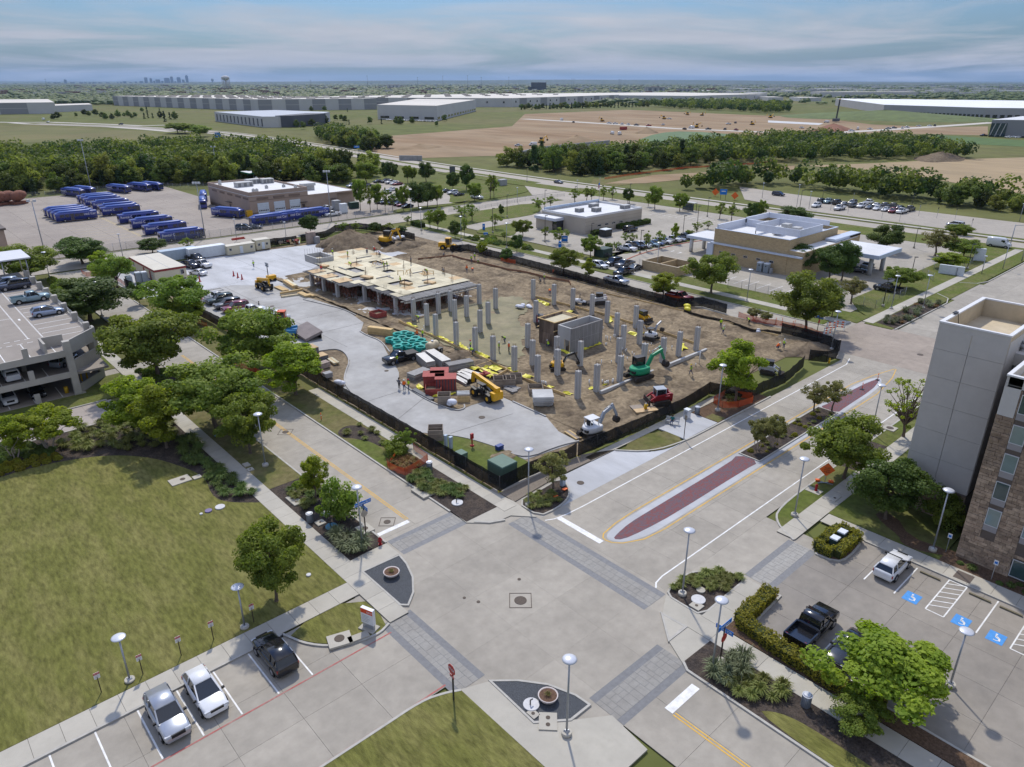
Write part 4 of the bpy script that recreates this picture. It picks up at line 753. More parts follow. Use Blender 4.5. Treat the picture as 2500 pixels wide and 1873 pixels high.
for z0,z1 in((15.1,18.),(18.,18.75)):
 MB().bx(69.9,70.06,12.4,13.66,z0+.01,z1-.01).o('facade_panel',B5,ho)
cols_=[(11.12,12.24),(8.2,9.32),(5.,6.12),(2.,3.12),(-1,.12),(-4,-2.9)]
for(v0,v1)in cols_:
 MB().bx(69.96,70.06,v0-.02,v1+.02,2.95 if v0>11 else 2.6,17.75).o('window_bay',Al,ho)
 for k in range(5):
  z0=4.4+k*2.81;AS(ho,'w',69.93,v0,v1,z0,z0+1.77,CURT if(k+int(v0))%3 else GLASS)
  MB().bx(69.9,69.99,v0,v1,z0-.58,z0-.02).o('sill_panel',GREYP,ho)
for v0,v1 in((7.3,9.3),(3.2,5.2),(-1.5,.5)):AS(ho,'w',69.9,v0,v1,.3,2.1,GLASS)
rnd=random.Random(12);SM={}
def Aj(plane,v0,v1,z0,z1,holes,face,limit,par):
 """coursed rough stone, one object per block, rest of the blocks joined"""
 z=z0;n=0;rest=MB();row=0
 while z<z1-.05:
  h=min(rnd.choice((.28,.34,.4)),z1-z);v=v1;row+=1
  while v>v0+.05:
   w=min(rnd.choice((.35,.55,.75,.95)),v-v0);a,b_=v-w,v;v-=w
   for hv0,hv1,hz0,hz1 in holes:
    if z+h>hz0+.03 and z<hz1-.03 and b_>hv0 and a<hv1:
     if a<hv0-.12:b_=hv0
     elif b_>hv1+.12:a=hv1
     else:b_=a
   if b_-a<.08:continue
   dp=rnd.choice((.06,.09,.12));key=(round(b_-a,2),round(h,2),dp)
   if n<limit:
    if key not in SM:SM[key]=MB().box((0,0,0),(dp*2,key[0]-.025,key[1]-.025),taper=1).mesh('stone',STONE)
    put('stone',SM[key],par,(plane,(a+b_)/2,z+h/2));n+=1
   else:rest.box((plane,(a+b_)/2,z+h/2),(dp*2,b_-a-.025,h-.025))
  z+=h
 if rest.v:rest.o('stone_courses',STONE,par)['kind']='stuff'
holes=[(a-.02,b_+.02,2.95 if a>11 else 2.6,17.8)for a,b_ in cols_]+[(7.28,9.32,.28,2.12),(3.18,5.22,.28,2.12),(-1.52,.52,.28,2.12),(12.38,13.8,15.08,19)]
wst=bpy.data.objects.new('stone_wall',MB().bx(70.,70.06,-13,13.66,.02,17.7).mesh('stone_wall',MORTAR));col.objects.link(wst);wst.parent=ho
Aj(70.,5.2,13.7,0,17.7,holes,'u',300,wst)
Aj(70.,-13,5.2,0,17.7,holes,'u',0,wst)
Aj(75.66,15.3,21.4,0,3.45,[],'u',0,ho)
b=MB();b.cyl((80,15.,17.8),(80,15.,18.5),.28,.28,12);b.cyl((80,15.,18.5),(80,15.,18.9),.42,.36,12);b.cyl((80,15.,18.9),(80,15.,19.15),.25,.2,12);b.o('roof_vent',Ag,ho)
b=MB();b.box((79.2,21.2,20.75),(.8,.35,.1));b.bar((79.3,21.,20.7),(79.5,20.6,18.7),.05);b.o('roof_antenna',A2,ho)
AB=mat('precast_concrete',(.41,.39,.35),.9,.06,.7,.2,30,c2=(.28,.265,.24),c2scale=.2)
DECK=mat('parking_deck',(.285,.255,.222),.9,.07,.6,.2,30,c2=(.235,.21,.185),c2scale=.12,c2amt=.6)
ga=thing('parking_garage','three-level concrete parking garage at the left edge','building')
U0,U1,V0,V1=-30,22.4,113.3,172
for z in(.02,3.3):MB().bx(U0,22.2,113.5,V1,z-.3,z).o('floor_slab',DECK,ga)
MB().prism([(U0,113.5),(17.3,113.5),(22.2,118.3),(22.2,V1),(U0,V1)],6.35,6.65).o('roof_deck',DECK,ga)
for zz in((6.03,6.98),(2.85,3.72)):MB().bx(U0,17.1,113.25,113.45,*zz).o('spandrel',AB,ga)
MB().bx(U0,17.1,113.3,113.5,-.1,.08).o('foundation_edge',AB,ga)
for u in(12.5,6.6,.7,-5.2,-11):
 MB().bx(u-.35,u+.35,113.22,113.6,-.1,1.5).o('bumper_post',AB,ga);MB().bx(u-.35,u+.35,113.22,113.6,3.72,5.).o('bumper_post',AB,ga);MB().bx(u-.35,u+.35,113.24,113.62,6.98,8.3).o('roof_post',AB,ga)
 MB().bx(u-.3,u+.3,119,119.6,0,6.4).o('column',AB,ga)
MB().bx(17.1,18.,113.2,114.1,-.1,8.2).o('corner_pier',AB,ga)
MB().prism([(17.,113.2),(18.5,113.2),(18.1,114.),(17.2,114.)],-.1,.25).o('pier_foot',AB,ga)
p0,p1=A0((18.,114.,0)),A0((22.4,118.2,0));d=(p1-p0);ln=d.length;d.normalize();nn=A0((d.y,-d.x,0))
def AP(s0,s1,z0,z1,name='end_wall'):
 a=p0+d*s0;b_=p0+d*s1;q=nn*.25
 MB().prism([(a.x,a.y),(b_.x,b_.y),(b_.x-q.x,b_.y-q.y),(a.x-q.x,a.y-q.y)],z0,z1).o(name,AB,ga)
AP(0,ln,-.1,1.25);AP(0,ln,2.9,5.05);AP(0,ln,6.1,8.1);AP(ln-.9,ln,1.25,2.9);AP(ln-.9,ln,5.05,6.1)
MB().bx(22.1,22.4,118.2,119.4,-.1,8.1).o('corner_pier',AB,ga)
b=MB();b.bx(14.9,15.2,114.1,117.6,6.65,8.2);b.bx(15.2,17.9,117.3,117.6,6.65,8.2);b.o('ramp_wall',AB,ga)
for zz in((2.85,3.72),(6.,6.7),(-.1,.9)):MB().bx(22.2,22.4,119.4,V1,*zz).o('side_spandrel',AB,ga)
for i,v in enumerate((122.,129,136,142.6,148.8,154.5,160,166)):
 MB().bx(21.7,22.5,v-.45,v+.45,-.1,8.).o('side_pier',AB,ga)
b=MB()
for z in(6.9,7.1,7.3,7.5):b.bar((22.3,119.4,z),(22.3,170,z),.04)
for k in range(26):b.bar((22.3,119.5+k*2,6.65),(22.3,119.5+k*2,7.55),.05)
b.o('side_rail',Ag,ga)
def gline(pts,w=.12):return Ab(MB(),pts,w,6.651,6.662).o('deck_line',A5,ga)
for k in range(14):v=122.3+k*2.82;gline([(16.6,v),(21.9,v)])
for u,va,vb in((14.5,123.7,172),(16.3,122,172)):
 b=MB();v=va
 while v<vb:b.bx(u-.1,u+.1,v,v+.34,6.654,6.664);v+=.62
 b.o('deck_dashes',A5,ga)
for v,w_ in((123.6,.8),(121.6,.8)):
 b=MB();u=-12.
 while u<14.4:b.bx(u,u+.75,v-.07,v+.07,6.654,6.664);u+=1.3
 b.o('deck_dashes',A5,ga)
for u in(16.2,13.1,10.1,7.2,4.3):gline([(u,121.4),(u-0.,113.9)])
for u in(14.6,11.8,9.,6.2):Ab(MB(),[(u,118.8),(u,114)],.12,3.302,3.312).o('deck_line',A5,ga)
for u in(15.6,12.2,9.1):Ab(MB(),[(u,118.8),(u,114)],.12,.022,.032).o('deck_line',A5,ga)
gline([(14.4,137),(11.5,137)]);gline([(15.4,134.9),(15.4,135.9)],.3)
b=MB();b.bx(8,23.4,165.6,175,10.35,10.6);b.o('canopy_roof',mat('canopy_white',(.58,.59,.62),.5,.05,1),ga)
b=MB()
for u in(22.6,18.6,14):
 for v in(166.4,174):b.cyl((u,v,6.6),(u,v,10.4),.12)
b.o('canopy_post',Ag,ga)
b=MB()
for s in(2.2,2.9,4.1):
 q=p0+d*s-nn*1.6;b.cyl((q.x,q.y,0),(q.x,q.y,2.4),.12,.12,8)
q=p0+d*3.2-nn*1.6;b.box((q.x,q.y,.15),(2.8,.4,.25),rz=math.atan2(d.y,d.x));b.o('guard_frame',mat('safety_yellow',(.62,.38,.02),.5,.1,3),ga)
MB().cyl((16.4,115.2,0),(16.4,115.2,1.),.28,.28,10).o('bollard',MAT['safety_yellow'],ga)
TAUP=mat('taupe_panel',(.38,.29,.23),.9,.05,.5,.15,20,c2=(.34,.26,.205),c2scale=.3)
TAUPD=mat('taupe_base',(.205,.152,.118),.9,.1,.8)
mb_=thing('bus_depot','taupe bus maintenance building with three white roller doors','building')
MB().bx(100,121.5,242,278,0,7.2).o('hall',TAUP,mb_)
MB().bx(121.5,133.1,242.3,281,0,4.6).o('office',TAUP,mb_);MB().bx(133.1,141,243.5,281,0,4.8).o('office_end',TAUP,mb_)
b=MB()
for a in((100,121.5,242,242.35),(100,121.5,277.7,278),(100,100.35,242.35,277.7),(121.15,121.5,242.35,277.7)):b.bx(*a,7.2,7.9)
b.o('parapet',TAUP,mb_);MB().bx(100.35,121.15,242.35,277.7,7.2,7.3).o('roof',Ap,mb_)
b=MB()
for a in((121.6,141,242.2,242.5),(121.6,141,280.8,281.1),(140.7,141,242.5,280.8)):b.bx(*a,4.6,5.1)
b.o('office_parapet',TAUP,mb_);MB().bx(121.5,140.7,242.5,280.8,4.8,4.9).o('office_roof',Ap,mb_)
MB().bx(99.93,121.6,241.93,242.02,0,1.1).o('plinth',TAUPD,mb_);MB().bx(99.93,100.,242.02,278,0,1.1).o('plinth',TAUPD,mb_)
MB().bx(99.9,121.6,241.9,242,6.5,6.62).o('belt_course',BE,mb_);MB().bx(99.9,100,242,278,6.5,6.62).o('belt_course',BE,mb_);MB().bx(99.91,121.6,241.91,242,4.9,5.).o('belt_course',TAUPD,mb_)
for u0 in(102.6,108.5,114.3):
 dr=MB().bx(u0,u0+4.,241.88,241.98,.05,4.05).o('roller_door',mat('roller_white',(.6,.66,.7),.5,.05,1),mb_)
 for k in range(6):MB().bx(u0+.25+k*.6,u0+.7+k*.6,241.85,241.9,1.35,1.75).o('door_light',AR,dr)
 for z in(.75,2.1,2.75,3.4):MB().bx(u0,u0+4,241.86,241.89,z,z+.03).o('door_seam',Ag,dr)
 MB().bx(u0,u0+4.1,241.86,241.98,5.25,5.95).o('louvre',TAUPD,mb_)
for v0 in(242.5,248.8,255.8,262.8,269.8):MB().bx(99.88,100,v0+.2,v0+4.4,5.3,5.95).o('louvre',TAUPD,mb_)
for(u,v,ax)in((119.4,241.9,'v'),(131.5,242.2,'v')):MB().bx(u-.5,u+.5,v-.06,v+.02,.05,2.15).o('door',mat('brown_door',(.1,.07,.055),.6,.1,2),mb_);MB().bx(u-1.3,u+1.3,v-1.,v,2.8,2.95).o('door_canopy',Al,mb_)
MB().bx(99.9,100.02,258.5,259.5,.05,2.15).o('door',MAT['brown_door'],mb_);MB().bx(98.9,100,257.2,261,2.9,3.05).o('door_canopy',Al,mb_)
for c,dm in(((107,262,8.1),(6,3,1.7)),((113,268,8.1),(5,3,1.7)),((117.5,266,8.1),(4.5,3,1.7))):
 un=MB().box(c,dm).o('roof_unit',HVAC,mb_);
 for k in range(3):MB().box((c[0]-dm[0]/2+.9+k*(dm[0]-1.8)/2,c[1]-dm[1]/2-.03,c[2]),(1.,.06,1.2)).o('grille',mat('grille_grey',(.2,.2,.2),.7,.2,8),un)
for c in((104,247,7.7),(101.5,270,7.9),(111,252,7.8),(117,251,7.7),(119.5,247,7.6),(103.5,275,8),(118,276,7.9),(104.5,245.5,7.8)):MB().box(c,(.9,.9,.9)).cyl(c,(c[0],c[1],c[2]+.7),.3,.3,8).o('roof_vent',HVAC,mb_)
b=MB();b.bx(126,130.5,254,257,4.9,7.2);b.prism([(125,253.5),(130.8,253.5),(130.8,254),(125,254)],6.5,7.4);b.o('roof_plant',HVAC,mb_)
TAN=mat('buff_panel',(.46,.41,.34),.9,.04,.5,.15,20,c2=(.35,.305,.25),c2scale=.25)
cl=thing('clinic','low buff clinic with white flat roof and small dark windows','building')
MB().bx(160.5,187,144.5,163,0,4.7).o('wall',TAN,cl)
b=MB()
for a in((160.5,187,144.5,144.9),(160.5,187,162.6,163),(160.5,160.9,144.9,162.6),(186.6,187,144.9,162.6)):b.bx(*a,4.7,5.3)
b.o('parapet',BE,cl);MB().bx(160.9,186.6,144.9,162.6,4.6,4.75).o('roof',Ap,cl)
b=MB();b.bx(160.43,187.05,144.43,144.5,.05,4.75);b.o('cladding',TAN,cl)
for k,z in enumerate((.9,2.4,3.6)):MB().bx(160.4,187.06,144.4,144.44,z,z+.05).o('cladding_groove',mat('groove',(.26,.23,.19),.9,.05,1),cl)
MB().bx(156.6,164.,153.4,162.4,3.15,3.95).o('entrance_roof',mat('pale_fascia',(.55,.58,.66),.5,.04,1),cl);MB().bx(156.9,163.8,153.7,162.2,3.95,3.98).o('entrance_roof_deck',Ap,cl)
MB().bx(157.3,160.5,155.3,162.3,0,3.15).o('entrance_wall',TAN,cl);MB().bx(157.6,160.5,153.6,155.3,0,3.15).o('entrance_recess',AR,cl)
for u0 in(165.8,169.2,172.5,176.):AS(cl,'w',144.4,u0,u0+1.65,1.75,2.25,AR,.05,'v')
for c,dm in(((168,154,5.3),(2.4,1.8,1.3)),((172.5,151,5.3),(2.6,2,1.4)),((178,157,5.3),(3,2,1.4)),((183.5,148.5,5.3),(3,2,1.3))):
 un=MB().box(c,dm).o('roof_unit',HVAC,cl);MB().box((c[0]-dm[0]/2-.02,c[1],c[2]),(.05,dm[1]-.3,.9)).o('grille',MAT['grille_grey'],un);MB().box((c[0],c[1]-dm[1]/2-.02,c[2]),(dm[0]-.3,.05,.9)).o('grille',MAT['grille_grey'],un)
b=MB();b.bx(160.9,186.6,162.2,162.6,5.3,5.9);b.o('raised_parapet',mat('blue_parapet',(.4,.48,.6),.5,.05,1),cl)
Aw=mat('tan_brick',(.45,.345,.2),.9,.18,1.6,.5,12,c2=(.37,.28,.16),c2scale=.9,c2amt=.7,stretch=(1,1,4))
BLUEW=mat('pale_blue_metal',(.5,.56,.66),.45,.04,1)
bk=thing('bank','tan brick bank with pale roof screens and two drive canopies','building')
MB().bx(159.3,184,79.8,99.8,0,7.4).o('wall',Aw,bk);MB().bx(159.4,188,76.,79.8,0,5.8).o('lower_wall',Aw,bk);MB().bx(184,190,76.5,92,0,6.4).o('rear_wall',Aw,bk)
b=MB()
for a in((159.3,184,79.8,80.15),(159.3,184,99.45,99.8),(159.3,159.65,80.15,99.45),(183.65,184,80.15,99.45)):b.bx(*a,7.4,8.2)
b.o('parapet',Aw,bk);MB().bx(159.65,183.65,80.15,99.45,7.4,7.45).o('roof',Ap,bk);MB().bx(159.7,188,76.2,79.7,5.8,5.85).o('lower_roof',Ap,bk)
b=MB()
for a in((159.27,184,79.77,80.2),(159.27,184,99.4,99.83),(159.27,159.7,80.2,99.4),(183.6,184.03,80.2,99.4)):b.bx(*a,8.2,8.28)
b.o('coping',BLUEW,bk)
MB().bx(158.7,159.32,76.,100.4,4.45,4.85).o('ledge',BLUEW,bk);MB().bx(158.9,159.4,99.6,101.4,0,4.45).o('blue_pier',BLUEW,bk)
for v0 in(93.3,89.95,86.45,83.,96.8):AS(bk,'w',159.26,v0,v0+1.1,2.25,2.82,AR,.05)
b=MB();b.bx(159.65,172,99.,99.45,7.45,9.2);b.bx(172,172.4,92,99.45,7.45,9.2);b.bx(172,184,98.6,99.,8.3,9.6);b.bx(183.2,183.6,82,99,8.3,9.6);b.o('roof_screen',mat('screen_white',(.6,.63,.7),.5,.05,1),bk)
b=MB()
for a in((164,175.5,91.2,91.4),(164,175.5,79.9,80.1),(164,164.2,80.1,91.2),(175.3,175.5,80.1,91.2)):b.bx(*a,8.2,9.9)
b.o('penthouse_screen',MAT['screen_white'],bk)
for u in(164.1,167.9,171.7,175.4):
 for v in(80,91.3):MB().bx(u-.08,u+.08,v-.08,v+.08,7.45,8.2).o('screen_post',A2,bk)
for c in((167,87,8.5),(170.5,84,8.5),(173,88,8.5)):MB().box(c,(2.2,1.8,1.6)).o('roof_unit',HVAC,bk)
MB().bx(184,190,88,92,6.4,7.6).o('brick_pier',Aw,bk);MB().bx(176,190,76.5,79,6.,6.6).o('entry_canopy',BLUEW,bk)
for nm,(u0,u1,v0,v1,z0,z1),cs in(('drive_canopy',(163.4,173,101.6,110.8,3.7,4.4),((164.3,109.6),(170.3,109.6))),('drive_canopy',(170.5,183.5,63.6,75.8,4.6,5.5),((174.,66.4),(181,66.4)))):
 cp=MB().bx(u0,u1,v0,v1,z0,z1).o(nm,BLUEW,bk);MB().bx(u0+.3,u1-.3,v0+.3,v1-.3,z1,z1+.02).o('canopy_deck',Ap,cp)
 for u,v in cs:MB().cyl((u,v,0),(u,v,z0),.5,.5,14).o('canopy_column',mat('column_white',(.55,.55,.55),.7,.04,1),cp)
en=thing('dumpster_enclosure','open-topped tan brick enclosure left of the broad tree','enclosure',(143,101,0))
b=MB()
for a in((-4,3.6,-5.2,-4.85),(-4,3.6,4.85,5.2),(-4,-3.65,-4.85,4.85),(3.25,3.6,-4.85,4.85),(-3.65,3.25,.2,.5)):b.bx(*a,0,2.1)
en_w=b.o('brick_wall',Aw,en)
b=MB()
for a in((-4.05,3.65,-5.25,-4.8),(-4.05,3.65,4.8,5.25),(-4.05,-3.6,-4.8,4.8),(3.2,3.65,-4.8,4.8)):b.bx(*a,2.1,2.2)
b.o('coping',mat('cast_stone',(.42,.36,.27),.9,.1,2),en);b=MB().bx(-3.6,3.2,-4.8,4.8,0,.3);b.o('floor',Af,en)
CREAM=mat('cream_siding',(.56,.51,.37),.7,.05,1,stretch=(1,1,6))
REDT_=mat('red_trim',(.24,.035,.03),.6,.1,2)
of=thing('site_office','cream site office trailer with red eaves beside the new slab','site office',(50.2,180.8,0))
MB().bx(-3.4,3.5,-9.3,9.,.3,2.5).o('wall',CREAM,of);MB().bx(-3.5,3.6,-9.4,9.1,2.5,2.95).o('eaves',REDT_,of);MB().bx(-3.45,3.55,-9.35,9.05,2.95,3.).o('roof',mat('cream_flat_roof',(.55,.52,.44),.8,.06,.6),of);MB().bx(-.05,.05,-9.35,9.05,3.,3.03).o('roof_seam',Ag,of)
MB().bx(-3.3,3.4,-9.1,8.8,0,.3).o('skirting',Al,of)
AS(of,'w',-9.33,2.2,3.,1.2,2.3,AR,.06,'v');AS(of,'w',-3.43,-7.6,-7.,1.2,2.3,AR,.06);AS(of,'w',-3.43,5.6,6.2,1.2,2.3,AR,.06)
for v in(-6.3,-2):MB().bx(-3.46,-3.38,v,v+.9,.35,2.3).o('door',REDT_,of)
def Au(A1,t,x,y,dims,m,name='shipping_container',rz=0.,roofm=None,z=0.):
 p=at(t,x,y);c=thing(name,A1,'container',(p.x,p.y,z),rz);L_,W_,H_=dims
 bd=MB().bx(-L_/2,L_/2,-W_/2,W_/2,.12,H_).o('box',m,c);b=MB();n=int(L_/.4)
 for k in range(n):
  xx=-L_/2+(k+.5)*L_/n;b.bx(xx-.09,xx+.09,-W_/2-.035,-W_/2,.25,H_-.15);b.bx(xx-.09,xx+.09,W_/2,W_/2+.035,.25,H_-.15)
 b.o('corrugation',m,c);b=MB()
 for a in(-1,1):
  for s in(-1,1):b.box((a*(L_/2-.06),s*(W_/2-.04),H_/2+.06),(.14,.14,H_-.1))
 b.o('corner_post',m,c);
 for s in(-1,1):MB().box((L_/2+.02,s*W_/4,H_/2+.05),(.05,W_/2-.12,H_-.4)).o('door',m,c)
 return c
CBLUE=mat('container_blue',(.36,.44,.52),.6,.08,2);AA=mat('container_white',(.62,.66,.69),.6,.08,2)
Au('pale blue storage container behind the cream site office','a5',1930,1030,(9,2.6,2.7),CBLUE);Au('long white storage container between two cream huts and the pickups','a6',110,1005,(9.5,2.6,2.8),AA)
def hut(A1,t,x,y,dims,m):
 p=at(t,x,y);c=thing('site_hut',A1,'site hut',(p.x,p.y,0));L_,W_,H_=dims
 MB().bx(-L_/2,L_/2,-W_/2,W_/2,.15,H_).o('wall',m,c);MB().bx(-L_/2-.08,L_/2+.08,-W_/2-.08,W_/2+.08,H_,H_+.1).o('roof',MAT['cream_flat_roof'],c)
 AS(c,'w',-W_/2-.01,-L_/2+.5,-L_/2+1.2,1.2,1.9,AR,.06,'v');AS(c,'w',-W_/2-.01,L_/2-1.3,L_/2-.6,1.2,1.9,AR,.06,'v');MB().bx(-.4,.4,-W_/2-.05,-W_/2+.02,.2,2.1).o('door',AA,c)
 return c
hut('wide cream site hut with two windows, red rack on its roof','a6',470,965,(7.5,2.6,2.4),CREAM);hut('small tall cream hut with brown sign, right of the wide hut','a6',705,920,(4.,2.6,2.7),CREAM)
p=at('a6',500,930);o=MB().box((0,0,0),(3.6,.12,.5),rx=.5).box((0,-.5,-.15),(3.6,.12,.3)).o('red_rack',mat('rack_red',(.45,.05,.04),.6,.2,3),None,(p.x,p.y+2.3,2.8));tag(o,'red metal rack lying on the wide cream hut','rack')
p=at('a6',830,190);g_=thing('green_canopy','green-edged canopy roof standing among trees behind the bus depot','canopy',(p.x,p.y,0))
MB().bx(-13,13,-5,5,4.5,5.).o('fascia',mat('canopy_green',(.02,.2,.1),.5,.05,1),g_);MB().bx(-12.9,12.9,-4.9,4.9,5.,5.03).o('roof',Ap,g_)
for u in(-9,0,9):MB().cyl((u,0,0),(u,0,4.5),.25).o('post',Ag,g_)
p=at('a5',60,900);lb=thing('wash_building','taupe bus wash shed at the left edge of the bus yard','building',(28.5,238,0))
MB().bx(-14,-.3,-8,14,0,6.2).o('wall',TAUP,lb);MB().bx(-15,.2,-8.4,14.4,6.2,6.7).o('roof',Al,lb);MB().bx(-.35,-.25,-5.5,-.5,.1,4.6).o('door_opening',AR,lb)
MB().bx(-9,-3,-8.06,-7.98,.1,4.2).o('door_opening',AR,lb)
# --- far
WHW=mat('far_white_wall',(.5,.5,.49),.9,.05,.05);WHG=mat('far_grey_wall',(.27,.275,.285),.9,.05,.05);WHR=mat('far_pale_roof',(.6,.57,.51),.9,.08,.02,c2=(.48,.45,.4),c2scale=.01)
WHD=mat('far_dark_wall',(.1,.105,.12),.8,.1,.05);BLUEG=B6('far_blue_glass',(.02,.05,.07))
sheet('graded_site',[at('a2',1050,650),at('a2',1400,625),at('a2',2212,560),at('a3',110,455),at('a3',1000,418),at('a3',1500,440),at('a3',2209,470),at('a4',380,480),at('a4',900,545),at('a4',1500,570),at('a4',1900,560),at('a4',1900,640),at('a4',1000,620),at('a3',2100,640),at('a3',1400,690),at('a3',840,710),at('a3',0,810),at('a2',1250,840),at('a2',1000,790)],-.05,EARTH)
sheet('seeded_patch',smooth([at('a3',*p)for p in((1060,690),(1250,620),(1500,600),(2050,640),(1950,680),(1500,705),(1200,700))],1,True),-.02,mat('hydroseed',(.1,.155,.07),.9,.2,.06))
struct(Ab(MB(),[at('a3',110,497),at('a3',500,520),at('a3',900,545),at('a3',1400,580),at('a3',2100,608),at('a4',400,625),at('a4',900,598),at('a4',1500,560),at('a4',1950,528)],14,-.1,.02).o('haul_road',mat('pale_road',(.46,.43,.38),.9,.06,.1)))
sheet('field_slab',[at('a4',0,510),at('a4',480,535),at('a4',440,550),at('a4',0,528)],0.,WHW)
sheet('mown_field',[at('b1',-300,0),at('b1',300,20),at('b1',900,60),at('b1',2400,300),at('b1',2700,330),at('a4',2500,820),at('a4',1500,850),at('a4',900,880),at('a4',300,900)],-.04,mat('dry_field',(.335,.25,.145),.95,.14,.15,c2=(.26,.2,.115),c2scale=.03,c2amt=.8,stretch=(1,.2,1,R(-25))))
sheet('rough_ground',[at('a3',700,1020),at('a3',1500,950),at('a3',2212,900),at('a4',400,900),at('a8',2000,30),at('a8',1200,110),at('a8',300,240),at('a8',0,230)],-.03,BC)
sheet('bare_strip',[at('a8',150,215),at('a8',700,120),at('a8',1300,90),at('a8',2212,20),at('a8',2212,60),at('a8',1300,140),at('a8',600,210)],-.01,EARTH)
sheet('mown_meadow',[at('a1',-200,590),at('a1',240,560),at('a1',1290,605),at('a1',1500,660),at('a1',700,700),at('a1',-200,700)],-.05,mat('meadow',(.118,.118,.034),.95,.14,.02,c2=(.165,.135,.055),c2scale=.012,c2amt=.8))
for P in([(-300,520),(100,527),(450,526),(1000,546),(1220,556),(1450,550)],[(100,530),(250,541),(900,562),(1300,590),(1480,606)]):struct(Ab(MB(),[at('a1',*p)for p in P],9,-.1,0.).o('country_road',MAT['pale_road']))
sheet('seeded_strip',[at('g5',0,515),at('g5',500,545),at('g5',1400,600),at('g5',1400,690),at('g5',500,645),at('g5',0,610)],-.03,mat('lush_strip',(.075,.125,.035),.95,.2,.1))
def B7(name,c,ru,rv,h,m,A1=None,cat=None,seed=1,rough=.16,n=28):
 rs=random.Random(seed);BH=[];b=MB();b.smooth=True
 for k in range(9):
  t=k/8;ring=[]
  for i in range(n):
   a=6.2832*i/n;w=1+rough*(math.sin(2*a+seed)+.6*math.sin(5*a+seed*2))*(1-t)+rs.uniform(-rough,rough)*.45
   ring.append((math.cos(a)*ru*(1-t)*w,math.sin(a)*rv*(1-t)*w,h*(t**.85)*(1+rs.uniform(-.06,.06))-(.05 if k==0 else 0)))
  BH.append(ring)
 b.loft(BH,True,False);o=b.o(name,m,None,(c[0],c[1],0))
 if A1:tag(o,A1,cat)
 else:struct(o)
 return o
B7('hill',(1015,405),105,125,9,mat('hill_green',(.105,.135,.045),.95,.25,.08),seed=4,rough=.08)
p=at('a4',1530,855);B7('earth_heap',(p.x+4,p.y+4),19,13,4.6,Af,'dark earth heap at the edge of the dry field','earth heap',2)
p=at('a3',560,715);B7('earth_heap',(p.x,p.y),26,16,6,EARTH,'long brown earth bank behind the far retaining wall','earth heap',3)
p=at('a2',1420,748);B7('earth_heap',(p.x,p.y),22,8,2.5,EARTH,'low brown earth bank left on the graded site','earth heap',5)
p=at('a3',1160,618);B7('earth_heap',(p.x,p.y),14,10,5,EARTH,'brown earth heap beside the seeded green patch','earth heap',6)
p=at('a4',560,595);B7('earth_heap',(p.x,p.y),26,18,6,mat('red_earth',(.22,.105,.065),.95,.2,.1),'reddish earth heap by the far drilling rig','earth heap',7)
BLOCKW=mat('retaining_block',(.32,.32,.32),.9,.18,.9,c2=(.25,.25,.25),c2scale=.4)
for P,lab in(([(0,835),(250,775),(500,750),(840,715)],'long grey block retaining wall stepping up the graded site'),([(-45,858),(-195,855)],'short grey block retaining wall by the highway walk')):
 P=[at('a3',*q)if lab[0]=='l' else at('a2',1240+(q[0]+195)*1.3,q[1])for q in P];t=thing('retaining_wall',lab,'wall',tuple(P[0]));b=MB()
 for a_,b_ in zip(P[:-1],P[1:]):b.bar((a_-P[0])+A0((0,0,1.4)),(b_-P[0])+A0((0,0,1.4)),1.,2.8)
 b.o('block_face',BLOCKW,t)
def A3(A1,foot,h,faces,wall,name='warehouse',roof=None,cat='warehouse',par_h=.8):
 t=thing(name,A1,cat,(foot[0][0],foot[0][1],0));o=A0((foot[0][0],foot[0][1]));P=[A0(p[:2])-o for p in foot]
 MB().prism([(p.x,p.y)for p in P],-.1,h).o('wall',wall,t)
 MB().prism([(p.x,p.y)for p in P],h,h+.3).o('roof',roof or WHR,t)
 for(i,n,AE)in faces:
  a,b=P[i],P[(i+1)%len(P)];d=b-a;nrm=A0((d.y,-d.x)).normalized();cen=sum(P,A0((0,0)))/len(P)
  if nrm.dot((a+b)/2-cen)<0:nrm=-nrm
  ang=math.atan2(d.y,d.x);ln=d.length
  for k in range(n):
   c=a+d*((k+.5)/n)+nrm*.15;w=ln/n
   if AE=='stripe':
    if k%2==0:
     pn=MB().box((0,0,0),(w*.98,.3,h*.98)).o('wall_panel',WHG,t,(c.x,c.y,h*.49),ang);MB().box((0,-0.,0),(w*.98,.5,.5)).o('reveal',WHW,pn,(0,0,h*.02))
   elif AE=='windows':MB().box((0,0,0),(3.,.4,3.)).o('window',AR,t,(c.x,c.y,h*.55),ang)
   elif AE=='docks':MB().box((0,0,0),(w*.6,.4,3.6)).o('dock_door',AR,t,(c.x,c.y,2.2),ang)
   elif AE=='band':
    if k%3==1:MB().box((0,0,0),(w*.98,.3,h*.98)).o('wall_panel',WHG,t,(c.x,c.y,h*.49),ang)
    else:MB().box((0,0,0),(3.2,.4,3.2)).o('window',AR,t,(c.x,c.y,h*.6),ang)
   elif AE=='ribs':MB().box((0,0,0),(w*.45,.4,h*.7)).o('wall_panel',WHD if k%2 else WHW,t,(c.x,c.y,h*.45),ang)
   elif AE=='glassrow':MB().box((0,0,0),(w*.6,.4,2.4)).o('window',AR,t,(c.x,c.y,3.),ang)
 return t
def skylights(t,foot,n,m,h,seed=1):
 rs=random.Random(seed);o=A0((foot[0][0],foot[0][1]));P=[A0(p[:2])-o for p in foot]
 for i in range(n):
  s,r=(i%12+.5)/12,(i//12+.5)/(n/12);p=P[0].lerp(P[1],s);q=P[3].lerp(P[2],s);c=p.lerp(q,r)
  MB().box((0,0,0),(14,5,1.6)).o('skylight',m,t,(c.x,c.y,h+.9))
